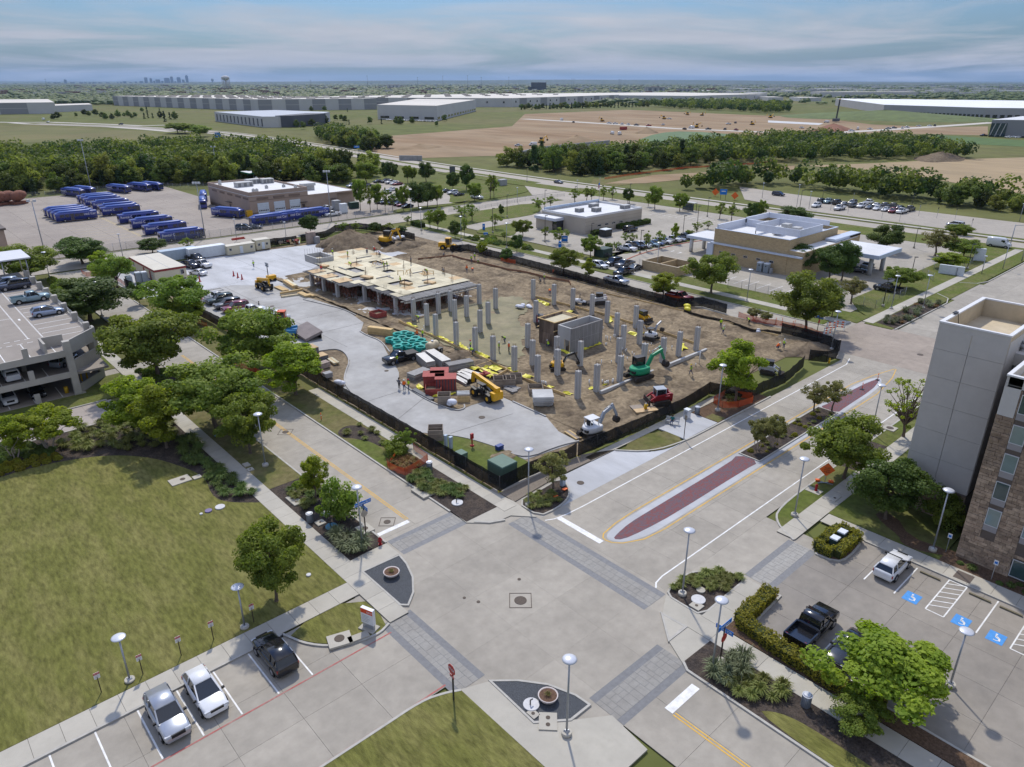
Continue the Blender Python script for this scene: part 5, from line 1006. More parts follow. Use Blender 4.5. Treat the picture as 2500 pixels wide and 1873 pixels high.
SKY_=mat('roof_curb',(.4,.37,.33),.9,.1,.2)
F=[(437,1650),(520,1172),(697,1106),(640,1600)];t=A3('long warehouse with alternating grey and white wall panels',F,17,((0,24,'stripe'),(1,9,'stripe')),WHW);skylights(t,F,60,SKY_,17)
A3('white warehouse cut off by the left edge',[(60,1330),(258,1272),(300,1520),(100,1600)],15,((0,6,'stripe'),),WHW);A3('low white shed right of the leftmost warehouse',[(268,1330),(330,1370),(345,1450),(285,1420)],9,(),WHW)
A3('dark-roofed hall with vertical striped wall and brick base',[(342,893),(329,735),(341,726),(392,742),(440,800),(420,900)],10,((0,26,'ribs'),),WHW,'school_hall',mat('blue_grey_roof',(.33,.36,.4),.5,.05,.1),'building')
MB().prism([(353,720.5),(392,737),(410,755),(395,770),(340,730)],0,11).o('entrance_block',WHD,bpy.data.objects['school_hall'],(-342,-893,0));
A3('white office warehouse with dark glass corner on the middle ridge',[(509,807),(536,722),(770,934),(740,1050)],16.5,((0,4,'glassrow'),(1,14,'glassrow')),WHW)
F=[(720,1420),(860,1130),(947,1044),(1384,1158),(1420,1500)];t=A3('very wide warehouse with rows of square windows in the centre',F,15,((1,4,'windows'),(2,18,'band'),(0,8,'stripe')),WHW)
for k in range(40):MB().box((0,0,0),(12,6,2)).o('roof_unit',SKY_,t,(60+(k%10)*55,-200+(k//10)*70+(k%10)*4,16.2))
F=[(1384,1158),(1440,1000),(1860,1053),(1900,1400),(1500,1500)];A3('pale warehouse with long glass strip right of the centre',F,14,((0,4,'windows'),(1,8,'windows')),WHW)
F=[(1141,460),(1097,317),(1150,200),(1250,60),(1600,300),(1500,700)];A3('long white-roofed warehouse with dock doors at the right',F,12,((0,26,'docks'),(1,16,'docks'),(2,12,'docks')),mat('far_mid_wall',(.36,.355,.36),.9,.05,.05),'warehouse',mat('bright_roof',(.72,.73,.74),.7,.04,.02))
t=A3('grey office block with tall glazed corner at the right edge',[(723,202),(731,194),(765,120),(900,60),(980,210)],13,(),WHG,'office_block',Ap,'building')
MB().box((0,0,0),(13,.5,10.5)).o('glazed_corner',BLUEG,t,(3.5,-5.,5.3),math.atan2(-8,8));MB().box((0,0,0),(40,1,7)).o('wall_panel',WHW,t,(30,-55,8),math.atan2(-74,34))
for k in range(3):MB().bar((-1+k*3,-1-k*3,.2),(1+k*3,-3-k*3,10.4),.5).o('brace',WHW,t)
for(x0,x1,yb,yt,lab)in((440,1290,310,265,'long grey warehouse near the right horizon'),(980,1290,275,250,'small pale shed on the right horizon'),(0,130,340,310,'pale shed behind the trees at centre right'),(275,460,345,318,'second pale shed behind the trees at centre right')):
 a,b_=at('a4',x0,yb),at('a4',x1,yb);A3(lab,[a,b_,b_+A0((60,60,0)),a+A0((60,60,0))],max(8,hgt(a,'a4',x0,yt)),(),WHW)
for t_,x0,x1,yb,yt,m,lab in(('a3',165,295,262,182,WHD,'dark glass office block standing above the white warehouses'),('a3',138,200,262,218,WHD,'lower dark annex left of the dark glass office block'),('a2',1135,1243,240,200,WHW,'pale apartment block with dark stripes above the warehouses'),('a3',1155,1320,275,222,WHG,'unfinished concrete frame on the far plain'),('a3',1430,1550,280,238,WHG,'pair of grey silos-like blocks on the far plain')):
 a,b_=at(t_,x0,yb),at(t_,x1,yb);d=(b_-a).normalized();n_=A0((-d.y,d.x,0));n_=n_ if n_.dot(a)>0 else-n_;dep=n_*(b_-a).length*.5
 tb=A3(lab,[a,b_,b_+dep,a+dep],hgt(a,t_,x0,yt),((0,7,'ribs'),)if m is not WHD else(),m,'office_tower',None,'building')
a=at('a3',1575,268);b_=at('a3',1740,268);c=(a+b_)/2;L_=(b_-a).length;bb=MB();bb.smooth=True
bb.loft([[(x,math.cos(t)*L_*.18,math.sin(t)*L_*.11)for t in[math.pi*k/8 for k in range(9)]]for x in(-L_/2,-L_*.3,L_*.3,L_/2)],False,False);tag(bb.o('white_tent',WHW,None,(c.x,c.y,0),math.atan2(b_.y-a.y,b_.x-a.x)),'long white tent hall on the far plain at centre right','tent')
w=at('a1',1962,252);h=hgt(w,'a1',1962,122);wt=thing('water_tower','pale water tower standing on the horizon right of the skyline','water tower',(w.x,w.y,0));k=h
bb=MB();bb.smooth=True;rr=h*.29;bb.loft([[(math.cos(6.283*i/20)*rr*math.sin(a_),math.sin(6.283*i/20)*rr*math.sin(a_),h*.84-math.cos(a_)*h*.16)for i in range(20)]for a_ in[.15+(math.pi-.3)*j/8 for j in range(9)]]);bb.o('tank',WHW,wt)
for i in range(10):MB().cyl((math.cos(.628*i)*rr*.9,math.sin(.628*i)*rr*.9,0),(math.cos(.628*i)*rr*.9,math.sin(.628*i)*rr*.9,h*.84),h*.017,h*.017,6).o('leg',WHW,wt)
MB().cyl((0,0,0),(0,0,h*.7),h*.08,h*.08,12).o('riser',WHW,wt)
for i,(t_,x,yt)in enumerate((('a2',1617,122),('a2',1830,120),('a2',1948,135),('a2',2185,132),('a2',1400,135),('a2',968,122),('a3',515,148),('a3',533,148),('a3',922,155),('a3',938,155),('a1',410,150),('a2',478,160))):
 b0=at(t_,x,245);hh=hgt(b0,t_,x,yt);o=thing('mast','thin mast on the horizon, %s from the left'%ORD[i],'mast',tuple(b0),0,'masts on the horizon');MB().cyl((0,0,0),(0,0,hh),.9,.5,5).o('pole',WHD,o);MB().box((0,0,hh*.96),(9,1,1)).o('crossarm',WHD,o)
SKYL=mat('tower_facade',(.055,.065,.085),.6,.12,.004,c2=(.11,.12,.14),c2scale=.003,spec=.5)
TL['k']=(100,160,4.022);sk=[(62,100,185),(120,160,178),(165,200,170),(232,262,137),(285,345,166),(380,420,180),(425,455,178),(470,497,165),(505,553,177),(560,600,181),(640,677,178),(745,765,170),(780,800,160),(810,845,155),(870,900,168),(925,950,158),(970,1010,154),(1022,1056,118),(1075,1102,125),(1108,1128,150),(1130,1180,138),(1182,1210,152),(1215,1275,122),(1277,1308,110),(1312,1336,155),(1340,1382,115),(1390,1417,138),(1427,1457,95),(1470,1500,178),(1545,1580,180),(1600,1640,170),(1665,1684,165),(1955,1975,168)]
D=22000.
for i,(x0,x1,yt)in enumerate(sk):
 r0,r1=ray('k',x0,190),ray('k',x1,190);a=A0((r0.x,r0.y,0)).normalized()*D;b_=A0((r1.x,r1.y,0)).normalized()*D;hh=max(40,hgt(a,'k',x0,yt));d=b_-a;w_=d.length;ang=math.atan2(d.y,d.x)
 t=thing('tower_block','hazy downtown tower on the left horizon, %s of the skyline from the left'%ORD[i],'skyscraper',tuple((a+b_)/2),ang,'downtown skyline')
 MB().box((0,0,hh*.46),(w_*.92,w_*.8,hh*.92)).o('shaft',SKYL,t);MB().box((0,0,hh*.96),(w_*(.55+.3*((i*7)%3)/2),w_*.6,hh*.08)).o('crown_storeys',SKYL,t)
r0=ray('k',1689,190);a=A0((r0.x,r0.y,0)).normalized()*D;hh=hgt(a,'k',1689,138);t=thing('ball_tower','slim ball-topped tower right of the downtown skyline','tower',tuple(a));MB().cyl((0,0,0),(0,0,hh*.85),18,14,8).o('shaft',SKYL,t);bb=MB();bb.loft([[(math.cos(.785*i)*38*math.sin(q),math.sin(.785*i)*38*math.sin(q),hh*.88-38*math.cos(q))for i in range(8)]for q in(.2,.8,1.57,2.3,2.9)]);bb.o('ball',SKYL,t)
def ridge(Ax,amp,Aq,m,a0,a1,seed,peak=None):
 b=MB();n=160;b.smooth=True;B2=[]
 for j,(dd,f)in enumerate(((0,0),(.04,.7),(.1,1.),(.25,.2))):
  rw=[]
  for i in range(n+1):
   x=a0+(a1-a0)*i/n;r0=ray('s',x,201);q=A0((r0.x,r0.y,0)).normalized()*Ax*(1+dd);s=i/n*6.283
   z=(Aq+amp*(.5*math.sin(s*1.3+seed)+.3*math.sin(s*3.7+seed*2)+.2*math.sin(s*9.1+seed)))*(math.exp(-((x-peak[0])/peak[1])**2)if peak else 1)
   rw.append((q.x,q.y,max(-1,z*f-(1 if j==0 else 0))))
  B2.append(rw)
 b.loft(B2,False,False);struct(b.o('terrain',m))
FARW=mat('far_forest',(.045,.062,.028),.95,.4,.01,c2=(.1,.1,.07),c2scale=.0016,c2amt=.6,detail=8)
ridge(11000,6,22,FARW,-700,3200,1);ridge(17000,14,92,FARW,-700,3200,3,(1350,900));ridge(26000,8,62,FARW,-700,3200,5)
def B8(q,P):
 c=False;m=len(P)
 for i in range(m):
  a,b=P[i],P[i-1]
  if(a[1]>q[1])!=(b[1]>q[1])and q[0]<(b[0]-a[0])*(q[1]-a[1])/(b[1]-a[1])+a[0]:c=not c
 return c
WOODS=[('wild tree in the dense wood behind the blue bus yard',[(-80,346),(46,352),(66,345),(103,347),(125,332),(150,305),(165,296),(192,312),(205,380),(216,450),(206,510),(170,519),(101,515),(76,538),(-20,540),(-80,540)],6.8,1),('wild tree in the thicket between highway and graded earth',[(259,428),(272,500),(288,545),(316,598),(330,588),(310,500),(285,440)],6.4,1),('wild tree in the green belt between highway and graded site',[(262,305),(266,240),(330,232),(389,218),(472,170),(500,140),(566,205),(542,298),(515,286),(430,290),(354,295),(300,300)],6.8,1),('wild tree in the belt behind the north parking lot',[(262,186),(272,172),(305,165),(302,125),(299,98),(299,66),(299,-40),(316,-40),(316,70),(322,110),(322,165),(300,188),(275,190)],5.6,1),('tree in the far wood right of the graded site',[(1030,580),(1080,758),(1150,905),(1300,900),(1300,690),(1190,640),(1100,580)],13,1.3)]
rnd=random.Random(5);spots=[]
for lab,P,sp,sc_ in WOODS:
 xs=[p[0]for p in P];ys=[p[1]for p in P];y=min(ys)
 while y<max(ys):
  x=min(xs)
  while x<max(xs):
   q=(x+rnd.uniform(-.45,.45)*sp,y+rnd.uniform(-.45,.45)*sp);x+=sp
   if B8(q,P)and rnd.random()<.93+.35*math.sin(q[0]*.11+2)*math.sin(q[1]*.09):
    if q[0]*CB-q[1]*SB>-.78*(q[0]*SB+q[1]*CB):spots.append((math.hypot(*q),q,lab,sc_))
  y+=sp
spots.sort();WILD=['wild%d'%i for i in range(7)]+['wild0','wild3','cedar0','cedar1']
front={}
for s_ in spots:front.setdefault(s_[2],[]).append(s_)
indiv=[];rest=[]
quota={WOODS[0][0]:120,WOODS[1][0]:35,WOODS[2][0]:85,WOODS[3][0]:60,WOODS[4][0]:0}
for lab,L_ in front.items():indiv+=L_[:quota[lab]];rest+=L_[quota[lab]:]
for i,(dd,q,lab,sc_)in enumerate(indiv):
 k=rnd.choice(WILD);cm,tm,r0,h0=PROTO[k];s_=rnd.choice((.7,.85,1.,1.1,1.3))*sc_
 if 'north parking' in lab:s_*=.85
 o=thing('wild_tree',lab,'tree',(q[0],q[1],-.1),rnd.random()*6.28,'wild trees of the woods');o.scale=(s_,s_,s_*rnd.uniform(.8,1.15));put('crown',cm,o);put('trunk',tm,o)
C=[];Nn=[];S_=[];T2=[];rs=np.random.RandomState(3)
for dd,q,lab,sc_ in rest:
 n=110 if dd<900 else 60;q_=rnd.choice((.75,.9,1.05,1.2,1.4));H_=8.6*q_*sc_;r_=rnd.uniform(3.,4.4)*q_*sc_;d=rs.normal(size=(n,3));d/=np.linalg.norm(d,axis=1,keepdims=True);d[:,2]=d[:,2]*.9
 tn=rs.rand()**1.3;P_=d*np.array([r_,r_,H_*.42])*(.75+.3*rs.rand(n,1))+np.array([q[0],q[1],H_*.58]);C.append(P_);Nn.append(d+rs.normal(size=(n,3))*.5+np.array([0,0,.35]));S_.append((1.25 if dd<900 else 1.7)*sc_*(.7+.6*rs.rand(n)));T2.append(tn+rs.normal(size=n)*.14)
o=put('wild_wood',AY('wild_wood',np.concatenate(C),np.concatenate(Nn),np.concatenate(S_),np.concatenate(T2),A9('leaf_mass',(.04,.072,.016),(.2,.225,.04),.42,0.),1.2));tag(o,'mass of wild trees filling the woods beyond the bus yard and highway','woodland',None,'stuff')
ico=[(0,0,1)]+[(math.cos(k*1.2566)*.894,math.sin(k*1.2566)*.894,.447)for k in range(5)]+[(math.cos(k*1.2566+.628),math.sin(k*1.2566+.628),-.35)for k in range(5)]
icf=[(0,1+k,1+(k+1)%5)for k in range(5)]+[(1+k,6+k,1+(k+1)%5)for k in range(5)]+[(1+(k+1)%5,6+k,6+(k+1)%5)for k in range(5)]
V_=[];Fa=[];To=[]
KEEP=[[(420,1680),(500,1150),(700,1080),(660,1640)],[(700,1440),(850,1110),(947,1030),(1400,1140),(1900,1040),(1930,1420),(1500,1540),(700,1500)],[(1060,480),(1080,310),(1250,40),(1650,290),(1500,720)],[(40,1280),(270,1250),(350,1460),(80,1620)],[(310,700),(430,700),(450,900),(330,910)],[(490,810),(540,700),(800,930),(740,1060)]]
rnd=random.Random(9);n=0
while n<15000:
 x=rnd.uniform(-120,2620);yy=204.5+(rnd.random()**1.5)*52
 r_=at('s',x,yy);Ax=math.hypot(r_.x,r_.y)
 if Ax<1150:continue
 q=(r_.x,r_.y)
 if any(B8(q,P)for P in KEEP):continue
 dens=math.sin(q[0]*.0021+1)*math.sin(q[1]*.0017)+(.55 if x<900 else(0. if x<1800 else-.15))
 if rnd.random()>.55+.5*dens:continue
 n+=1;s_=rnd.uniform(4.5,9)*(1+Ax/5000);hz=rnd.uniform(5,10)*(1+Ax/14000);o_=len(V_)
 for p in ico:V_.append((q[0]+p[0]*s_*rnd.uniform(.8,1.2),q[1]+p[1]*s_*rnd.uniform(.8,1.2),max(-.1,hz*.5+p[2]*hz*.6*rnd.uniform(.8,1.2))))
 tn=rnd.random()
 for f in icf:Fa.append(tuple(o_+i for i in f));To.append(min(1,max(0,tn+rnd.uniform(-.15,.15))))
me=bpy.data.meshes.new('distant_woodland');me.from_pydata(V_,[],Fa);a_=me.attributes.new('tone','FLOAT','FACE');a_.data.foreach_set('value',To);me.materials.append(A9('leaf_distant',(.04,.066,.018),(.115,.15,.035),.15,0.));me.update()
tag(put('distant_woodland',me),'distant tree cover spreading to the horizon','woodland',None,'stuff')
bs=[MB()for _ in range(3)]
for i in range(520):
 x=rnd.uniform(-100,2600);yy=205.5+rnd.random()**1.3*30;r_=at('s',x,yy);Ax=math.hypot(r_.x,r_.y)
 if Ax<1500 or any(B8((r_.x,r_.y),P)for P in KEEP):continue
 if x>1750:k=rnd.choice((1,1,2));w_=rnd.uniform(20,110)*(1+Ax/9000)
 else:k=rnd.choice((0,0,1,2));w_=rnd.uniform(12,34)*(1+Ax/9000)
 bs[k].box((r_.x,r_.y,5),(w_,w_*.5,rnd.uniform(9,16)*(1+Ax/20000)),rz=R(rnd.choice((-42,48,-40,5))))
for b_,m,nm,lab in zip(bs,(mat('far_brown_roofs',(.17,.1,.08),.9,.2,.01),WHW,WHG),('distant_houses','distant_sheds','distant_blocks'),('brownish house roofs scattered through the distant trees','white sheds scattered over the distant plain','grey blocks scattered over the distant plain')):tag(b_.o(nm,m),lab,'buildings',None,'stuff')
i=0
for t_,L_ in(('a1',((735,470),(770,470),(830,470),(885,490),(915,500),(970,500),(1020,480),(1075,480),(1110,475),(1140,490),(1170,485),(1250,495),(1280,490),(1320,490),(1385,490),(1420,490),(1470,500),(1515,500),(500,500),(460,500),(660,480),(1430,520),(1230,440),(1270,440),(1380,440))),('a2',((140,570),(205,565),(350,570),(410,585),(480,560),(600,540),(690,510),(735,510),(770,530),(805,545),(985,540),(1085,540),(1215,540),(1250,545),(1350,535),(480,430),(595,430),(790,435),(965,415),(1100,495),(1560,560),(1630,520)))):
 for x,y in L_:
  p=at(t_,x,y);i+=1;k=rnd.choice(('cedar0','wild1','wild0'));cm,tm,r0,h0=PROTO[k];s_=rnd.uniform(.55,1.);o=put('meadow_tree',cm,None,(p.x,p.y,-.1),rnd.random()*6,s_);tag(o,'small tree dotted over the far meadow and school grounds','tree','small trees on the far meadow')
for i,(x,y,w)in enumerate(((1540,620,170),(1600,625,140),(1730,650,170))):
 p=at('a1',x,y);tree('oak%d'%i,p,9,w/2*mpp(p,'a1'),'round roadside tree left of the blue sign, %s of three'%ORD[i],'round trees by the blue sign')
for i in range(36):
 x=80+i*31;p=at('a3',x,418-i*.7);s_=rnd.uniform(.8,1.3);o=put('roadside_tree',PROTO[rnd.choice(WILD)][0],None,(p.x,p.y,-.1),rnd.random()*6,s_);tag(o,'tree in the row along the far warehouse road','tree','trees along the far warehouse road')
hz=MB().bx(-46000,46000,-46000,46000,-2,460).o('haze',[],None);hz['kind']='stuff';hz['label']='pale blue haze over the whole plain';hz['category']='haze'
m=bpy.data.materials.new('haze_air');m.use_nodes=True;t=m.node_tree;t.nodes.clear();o=t.nodes.new('ShaderNodeOutputMaterial');v=t.nodes.new('ShaderNodeVolumePrincipled');v.inputs['Color'].default_value=(.46,.68,1.,1);v.inputs['Density'].default_value=2.6e-5;v.inputs['Anisotropy'].default_value=.1;t.links.new(v.outputs[0],o.inputs['Volume']);hz.data.materials.clear();hz.data.materials.append(m)
# --- vehicles
TYRE=mat('tyre',(.018,.018,.018),.85,.2,6,obj=True);RIM=mat('rim',(.38,.38,.39),.35,.1,5,metal=.7,obj=True);RIMD=mat('dark_rim',(.05,.05,.05),.4,.1,5,obj=True)
CARG=B6('car_glass',(.012,.016,.02),.04);Ak=mat('black_trim',(.014,.014,.015),.6,.1,5,obj=True)
HEADL=mat('headlamp',(.55,.57,.6),.15,.05,3,spec=.8,obj=True);TAILL=mat('tail_lamp',(.3,.012,.012),.25,.05,3,spec=.7,obj=True);PLATE=mat('number_plate',(.62,.62,.6),.5,.1,9,obj=True)
PAINTS={n:paint(n.replace(' ','_'),c,me,ro)for n,c,me,ro in(('white',(.7,.71,.72),0,.3),('black',(.01,.01,.012),0,.2),('silver',(.4,.42,.45),.5,.3),('grey',(.12,.125,.135),.4,.3),('navy',(.018,.024,.05),.2,.25),('blue',(.07,.115,.24),.3,.28),('dark red',(.17,.016,.025),.2,.28),('red',(.32,.018,.018),0,.3),('dark green',(.028,.048,.045),.3,.28),('teal',(.22,.32,.36),.2,.3),('silver blue',(.28,.34,.46),.45,.3),('maroon',(.2,.02,.045),.2,.28),('bus blue',(.02,.038,.24),0,.3))}
def ring(x,zl,zh,w,wt,r=.1):
 """body cross-section at station x: sill, flank, shoulder, top"""
 h=zh-zl
 return[(x,-w*.9,zl),(x,-w*.985,zl+h*.22),(x,-w,zl+h*.55),(x,-w*.965,zh-h*.1),(x,-wt,zh),(x,wt,zh),(x,w*.965,zh-h*.1),(x,w,zl+h*.55),(x,w*.985,zl+h*.22),(x,w*.9,zl)]
CARM={}
def car_proto(AE):
 if AE in CARM:return CARM[AE]
 P={}
 if AE=='sedan':L,W,st,gh,roof,wb,wr=4.85,1.86,[(-2.42,.42,.8,.74),(-2.36,.28,.95,.86),(-1.75,.22,1.02,.91),(-.6,.2,.98,.93),(.75,.2,.96,.93),(1.55,.22,.9,.91),(2.2,.27,.8,.86),(2.42,.36,.66,.72)],[(-1.75,1.),(-1.02,1.4),(.02,1.43),(.98,.96)],.62,(1.42,-1.38),.335
 elif AE=='hatch':L,W,st,gh,roof,wb,wr=4.75,1.92,[(-2.36,.45,.9,.74),(-2.3,.3,1.1,.86),(-1.8,.24,1.12,.92),(-.6,.22,1.05,.96),(.8,.22,1.02,.96),(1.5,.24,.97,.93),(2.15,.3,.84,.87),(2.36,.4,.7,.72)],[(-2.28,1.1),(-1.85,1.55),(-.05,1.62),(1.12,1.)],.62,(1.45,-1.42),.36
 elif AE=='suv':L,W,st,gh,roof,wb,wr=4.85,1.94,[(-2.4,.45,.95,.8),(-2.36,.32,1.12,.9),(-1.8,.28,1.14,.95),(-.6,.26,1.12,.97),(.85,.26,1.1,.96),(1.5,.28,1.06,.94),(2.2,.34,.97,.89),(2.4,.42,.82,.78)],[(-2.3,1.12),(-2.02,1.66),(.2,1.72),(1.05,1.1)],.7,(1.45,-1.42),.37
 elif AE=='bigsuv':L,W,st,gh,roof,wb,wr=5.3,2.04,[(-2.62,.5,1.05,.86),(-2.58,.38,1.2,.96),(-1.9,.34,1.22,1.),(-.6,.32,1.2,1.02),(1.,.32,1.18,1.01),(1.7,.34,1.15,.99),(2.45,.4,1.08,.94),(2.62,.48,.9,.86)],[(-2.52,1.2),(-2.4,1.82),(.35,1.88),(1.1,1.18)],.78,(1.6,-1.5),.4
 elif AE=='pickup':L,W,st,gh,roof,wb,wr=5.85,2.04,None,[(-.62,1.18),(-.42,1.82),(.72,1.88),(1.45,1.18)],.76,(1.85,-1.85),.41
 elif AE=='van':L,W,st,gh,roof,wb,wr=5.9,2.02,[(-2.92,.5,2.45,.84),(-2.88,.38,2.6,.9),(-1.,.32,2.66,.92),(1.,.32,2.66,.92),(1.45,.32,2.5,.9),(2.,.34,1.75,.9),(2.35,.36,1.35,.9),(2.85,.4,1.1,.86),(2.95,.5,.85,.78)],None,.8,(1.95,-1.75),.36
 elif AE=='minivan':L,W,st,gh,roof,wb,wr=5.1,1.98,[(-2.52,.45,1.,.8),(-2.48,.3,1.12,.92),(-1.8,.24,1.14,.96),(0,.22,1.1,.98),(1.2,.22,1.06,.96),(1.9,.26,.95,.92),(2.45,.34,.78,.82)],[(-2.42,1.12),(-2.2,1.66),(.5,1.74),(1.6,1.06)],.72,(1.5,-1.5),.35
 w=W/2;b=MB()
 if AE=='pickup':
  b.loft([ring(*q)for q in[(2.92,.46,.92,.86,.7),(2.86,.4,1.12,.97,.84),(2.,.36,1.2,1.,.86),(1.2,.34,1.22,1.02,.88),(-.75,.34,1.2,1.02,.9)]][::-1])
  for s in(-1,1):b.bx(-2.92,-.75,s*w-(.1 if s>0 else 0),s*w+(.1 if s<0 else 0),.5,1.24)
  b.bx(-2.95,-2.84,-w+.02,w-.02,.55,1.22);b.bx(-2.85,-.8,-w+.1,w-.1,.55,.78);b.bx(-.86,-.75,-w+.1,w-.1,.78,1.2)
 else:b.loft([ring(x,zl,zh,ww*w/.97,ww*w/.97*.8)for x,zl,zh,ww in st])
 if gh:
  (x0,z0),(x1,z1),(x2,z2),(x3,z3)=gh;rw=roof*w/.93
  b.loft([[(x1-.02,-rw,z1-.03),(x1-.02,rw,z1-.03),(x1-.02,rw*.93,z1+.03),(x1-.02,-rw*.93,z1+.03)],[((x1+x2)/2,-rw,(z1+z2)/2+.01),((x1+x2)/2,rw,(z1+z2)/2+.01),((x1+x2)/2,rw*.93,(z1+z2)/2+.07),((x1+x2)/2,-rw*.93,(z1+z2)/2+.07)],[(x2+.02,-rw,z2-.03),(x2+.02,rw,z2-.03),(x2+.02,rw*.93,z2+.03),(x2+.02,-rw*.93,z2+.03)]])
  bw=w*.86
  for s in(-1,1):
   for(xa,za),(xb,zb)in((gh[0],gh[1]),(gh[3],gh[2])):b.bar((xa,s*bw,za-.02),(xb,s*(rw-.02),zb),.09,.07)
   xm=(x1+x2)/2-.15;b.bar((xm,s*(bw+.005),z3),(xm,s*(rw+0.),(z1+z2)/2),.1,.06)
   if x2-x1>1.8:b.bar((x1+.35,s*(bw+.005),z0),(x1+.2,s*rw,z1),.14,.06)
 P['body']=b.mesh('body',PAINTS['white'])
 g_=MB()
 if gh:
  (x0,z0),(x1,z1),(x2,z2),(x3,z3)=gh;bw=w*.84;rw=roof*w/.93-.02
  g_.loft([[(x0+.03,-bw,z0-.03),(x0+.03,bw,z0-.03),(x1+.03,rw,z1-.02),(x1+.03,-rw,z1-.02)],[(x3-.04,-bw,z3-.03),(x3-.04,bw,z3-.03),(x2-.03,rw,z2-.02),(x2-.03,-rw,z2-.02)]],smooth=False)
 if AE=='van':
  g_.add([(1.47,-.72,2.46),(1.47,.72,2.46),(2.06,.76,1.74),(2.06,-.76,1.74)],[(0,3,2,1)]);
  for s in(-1,1):g_.bx(.6,1.5,s*.935-.02,s*.935+.02,1.5,2.15)
 P['window']=g_.mesh('window',CARG)
 wh=MB();wh.cyl((0,-.11,0),(0,.11,0),wr,wr,14);P['tyre']=wh.mesh('wheel',TYRE);rm=MB();rm.cyl((0,-.125,0),(0,.125,0),wr*.62,wr*.62,10);P['rim']=rm.mesh('rim',RIM)
 ar=MB()
 for x in wb:
  for s in(-1,1):ar.cyl((x,s*(w-.06),wr+.02),(x,s*(w+.006),wr+.02),wr*1.18,wr*1.18,14)
 ar.bx(-L/2+.25,L/2-.25,-w*.86,w*.86,.22,.4);P['underbody']=ar.mesh('underbody',Ak)
 fz={'sedan':.68,'hatch':.78,'suv':.86,'bigsuv':.98,'pickup':1.,'van':1.,'minivan':.8}[AE];h_=MB().box((0,0,0),(.14,.38,.16));P['headlight']=h_.mesh('headlight',HEADL);P['taillight']=MB().box((0,0,0),(.12,.24,.26 if AE!='sedan' else .16)).mesh('taillight',TAILL)
 P['grille']=MB().box((0,0,0),(.1,W*.48,.26)).mesh('grille',Ak);P['mirror']=MB().box((0,0,0),(.14,.22,.16)).mesh('mirror',Ak)
 P['meta']=(L,w,wb,wr,fz,gh);CARM[AE]=P;return P
def car(AE,colour,loc,ang,A1,AZ=None,full=True,rim=None):
 P=car_proto(AE);L,w,wb,wr,fz,gh=P['meta']
 t=thing({'pickup':'pickup_truck','van':'panel_van'}.get(AE,'car'),A1,{'pickup':'pickup truck','van':'van','suv':'car','bigsuv':'car','hatch':'car','sedan':'car','minivan':'van'}[AE],tuple(loc),ang,AZ)
 b=put('body',P['body'],t);AU(b,0,PAINTS[colour]);put('window',P['window'],t);put('underbody',P['underbody'],t)
 for x in wb:
  for s in(-1,1):
   q=put('wheel',P['tyre'],t,(x,s*(w-.1),wr))
   if full:put('rim',P['rim'],q)
 fx=L/2-.05
 if full:
  for s in(-1,1):put('headlight',P['headlight'],t,(fx-.12,s*w*.7,fz));put('taillight',P['taillight'],t,(-fx+.06,s*w*.8,fz+.05));put('mirror',P['mirror'],t,((gh[3][0]-.25)if gh else 1.7,s*(w+.06),(gh[3][1]+.06)if gh else 1.5))
  put('grille',P['grille'],t,(fx-.02,0,fz-.05))
 return t
def heading(t_,fx,fy,bx,by):a,b=at(t_,fx,fy),at(t_,bx,by);return math.atan2(a.y-b.y,a.x-b.x),(a+b)/2
AJ,AX,AD,BI=math.pi,0.,-math.pi/2,math.pi/2
car('suv','silver',(7.25,44.4,0),AD,'silver SUV parked nose-out at the lower left, leftmost of three');c_=car('hatch','white',(10.05,44.7,0),AD,'white crossover parked nose-out in the lower left stalls');car('suv','black',(15.55,44.9,0),BI,'black SUV parked nose-in beside the corner lawn at lower left')
car('pickup','black',(49.7,18.,0),AX,'black pickup parked against the hotel hedge');car('sedan','black',(49.4,14.9,0),AJ,'black sedan under the bright tree in the hotel lot');c_=car('hatch','white',(63.1,16.9,0),AX,'white hatchback with black glass roof in the hotel lot')
o=MB();o.loft([[(-1.5,-.6,1.53),(-1.5,.6,1.53),(-1.5,.55,1.56),(-1.5,-.55,1.56)],[(-.6,-.66,1.61),(-.6,.66,1.61),(-.6,.6,1.65),(-.6,-.6,1.65)],[(.15,-.66,1.615),(.15,.66,1.615),(.15,.6,1.64),(.15,-.6,1.64)]]);o.o('glass_roof',CARG,c_)
car('bigsuv','navy',(18.6,157.6,6.65),AJ,'dark navy SUV on the garage roof, nearest the canopy');car('suv','silver blue',(17.6,160.9,6.65),AJ,'pale SUV with roof rails behind the navy SUV on the garage roof');c_=car('pickup','teal',(19.,146.,6.65),AX,'pale teal pickup on the garage roof');car('hatch','silver blue',(19.5,135.2,6.65),AX,'silver-blue crossover on the garage roof, nearest the end wall')
car('suv','white',(10.6,117.4,3.3),BI,'white SUV parked on the middle level of the garage');car('hatch','silver',(17.6,118.6,3.3),R(45),'silver car seen through the upper end opening of the garage');car('suv','white',(9.5,117.2,.02),AD,'white SUV nose-out on the garage ground level');car('sedan','black',(13.,117.4,.02),AD,'black sedan nose-out on the garage ground level')
p=at('e5',650,545);c_=car('pickup','white',(p.x,p.y,0),AX+.05,'white utility pickup with ladder rack on the site drive')
o=MB()
for s in(-1,1):
 o.bar((-2.8,s*.95,2.15),(1.6,s*.95,2.15),.07)
 for x in(-2.7,-.9):o.bar((x,s*.95,1.2),(x,s*.95,2.15),.07)
for x in(-2.7,-.9,1.5):o.bar((x,-.95,2.15),(x,.95,2.15),.06)
o.o('ladder_rack',A2,c_)
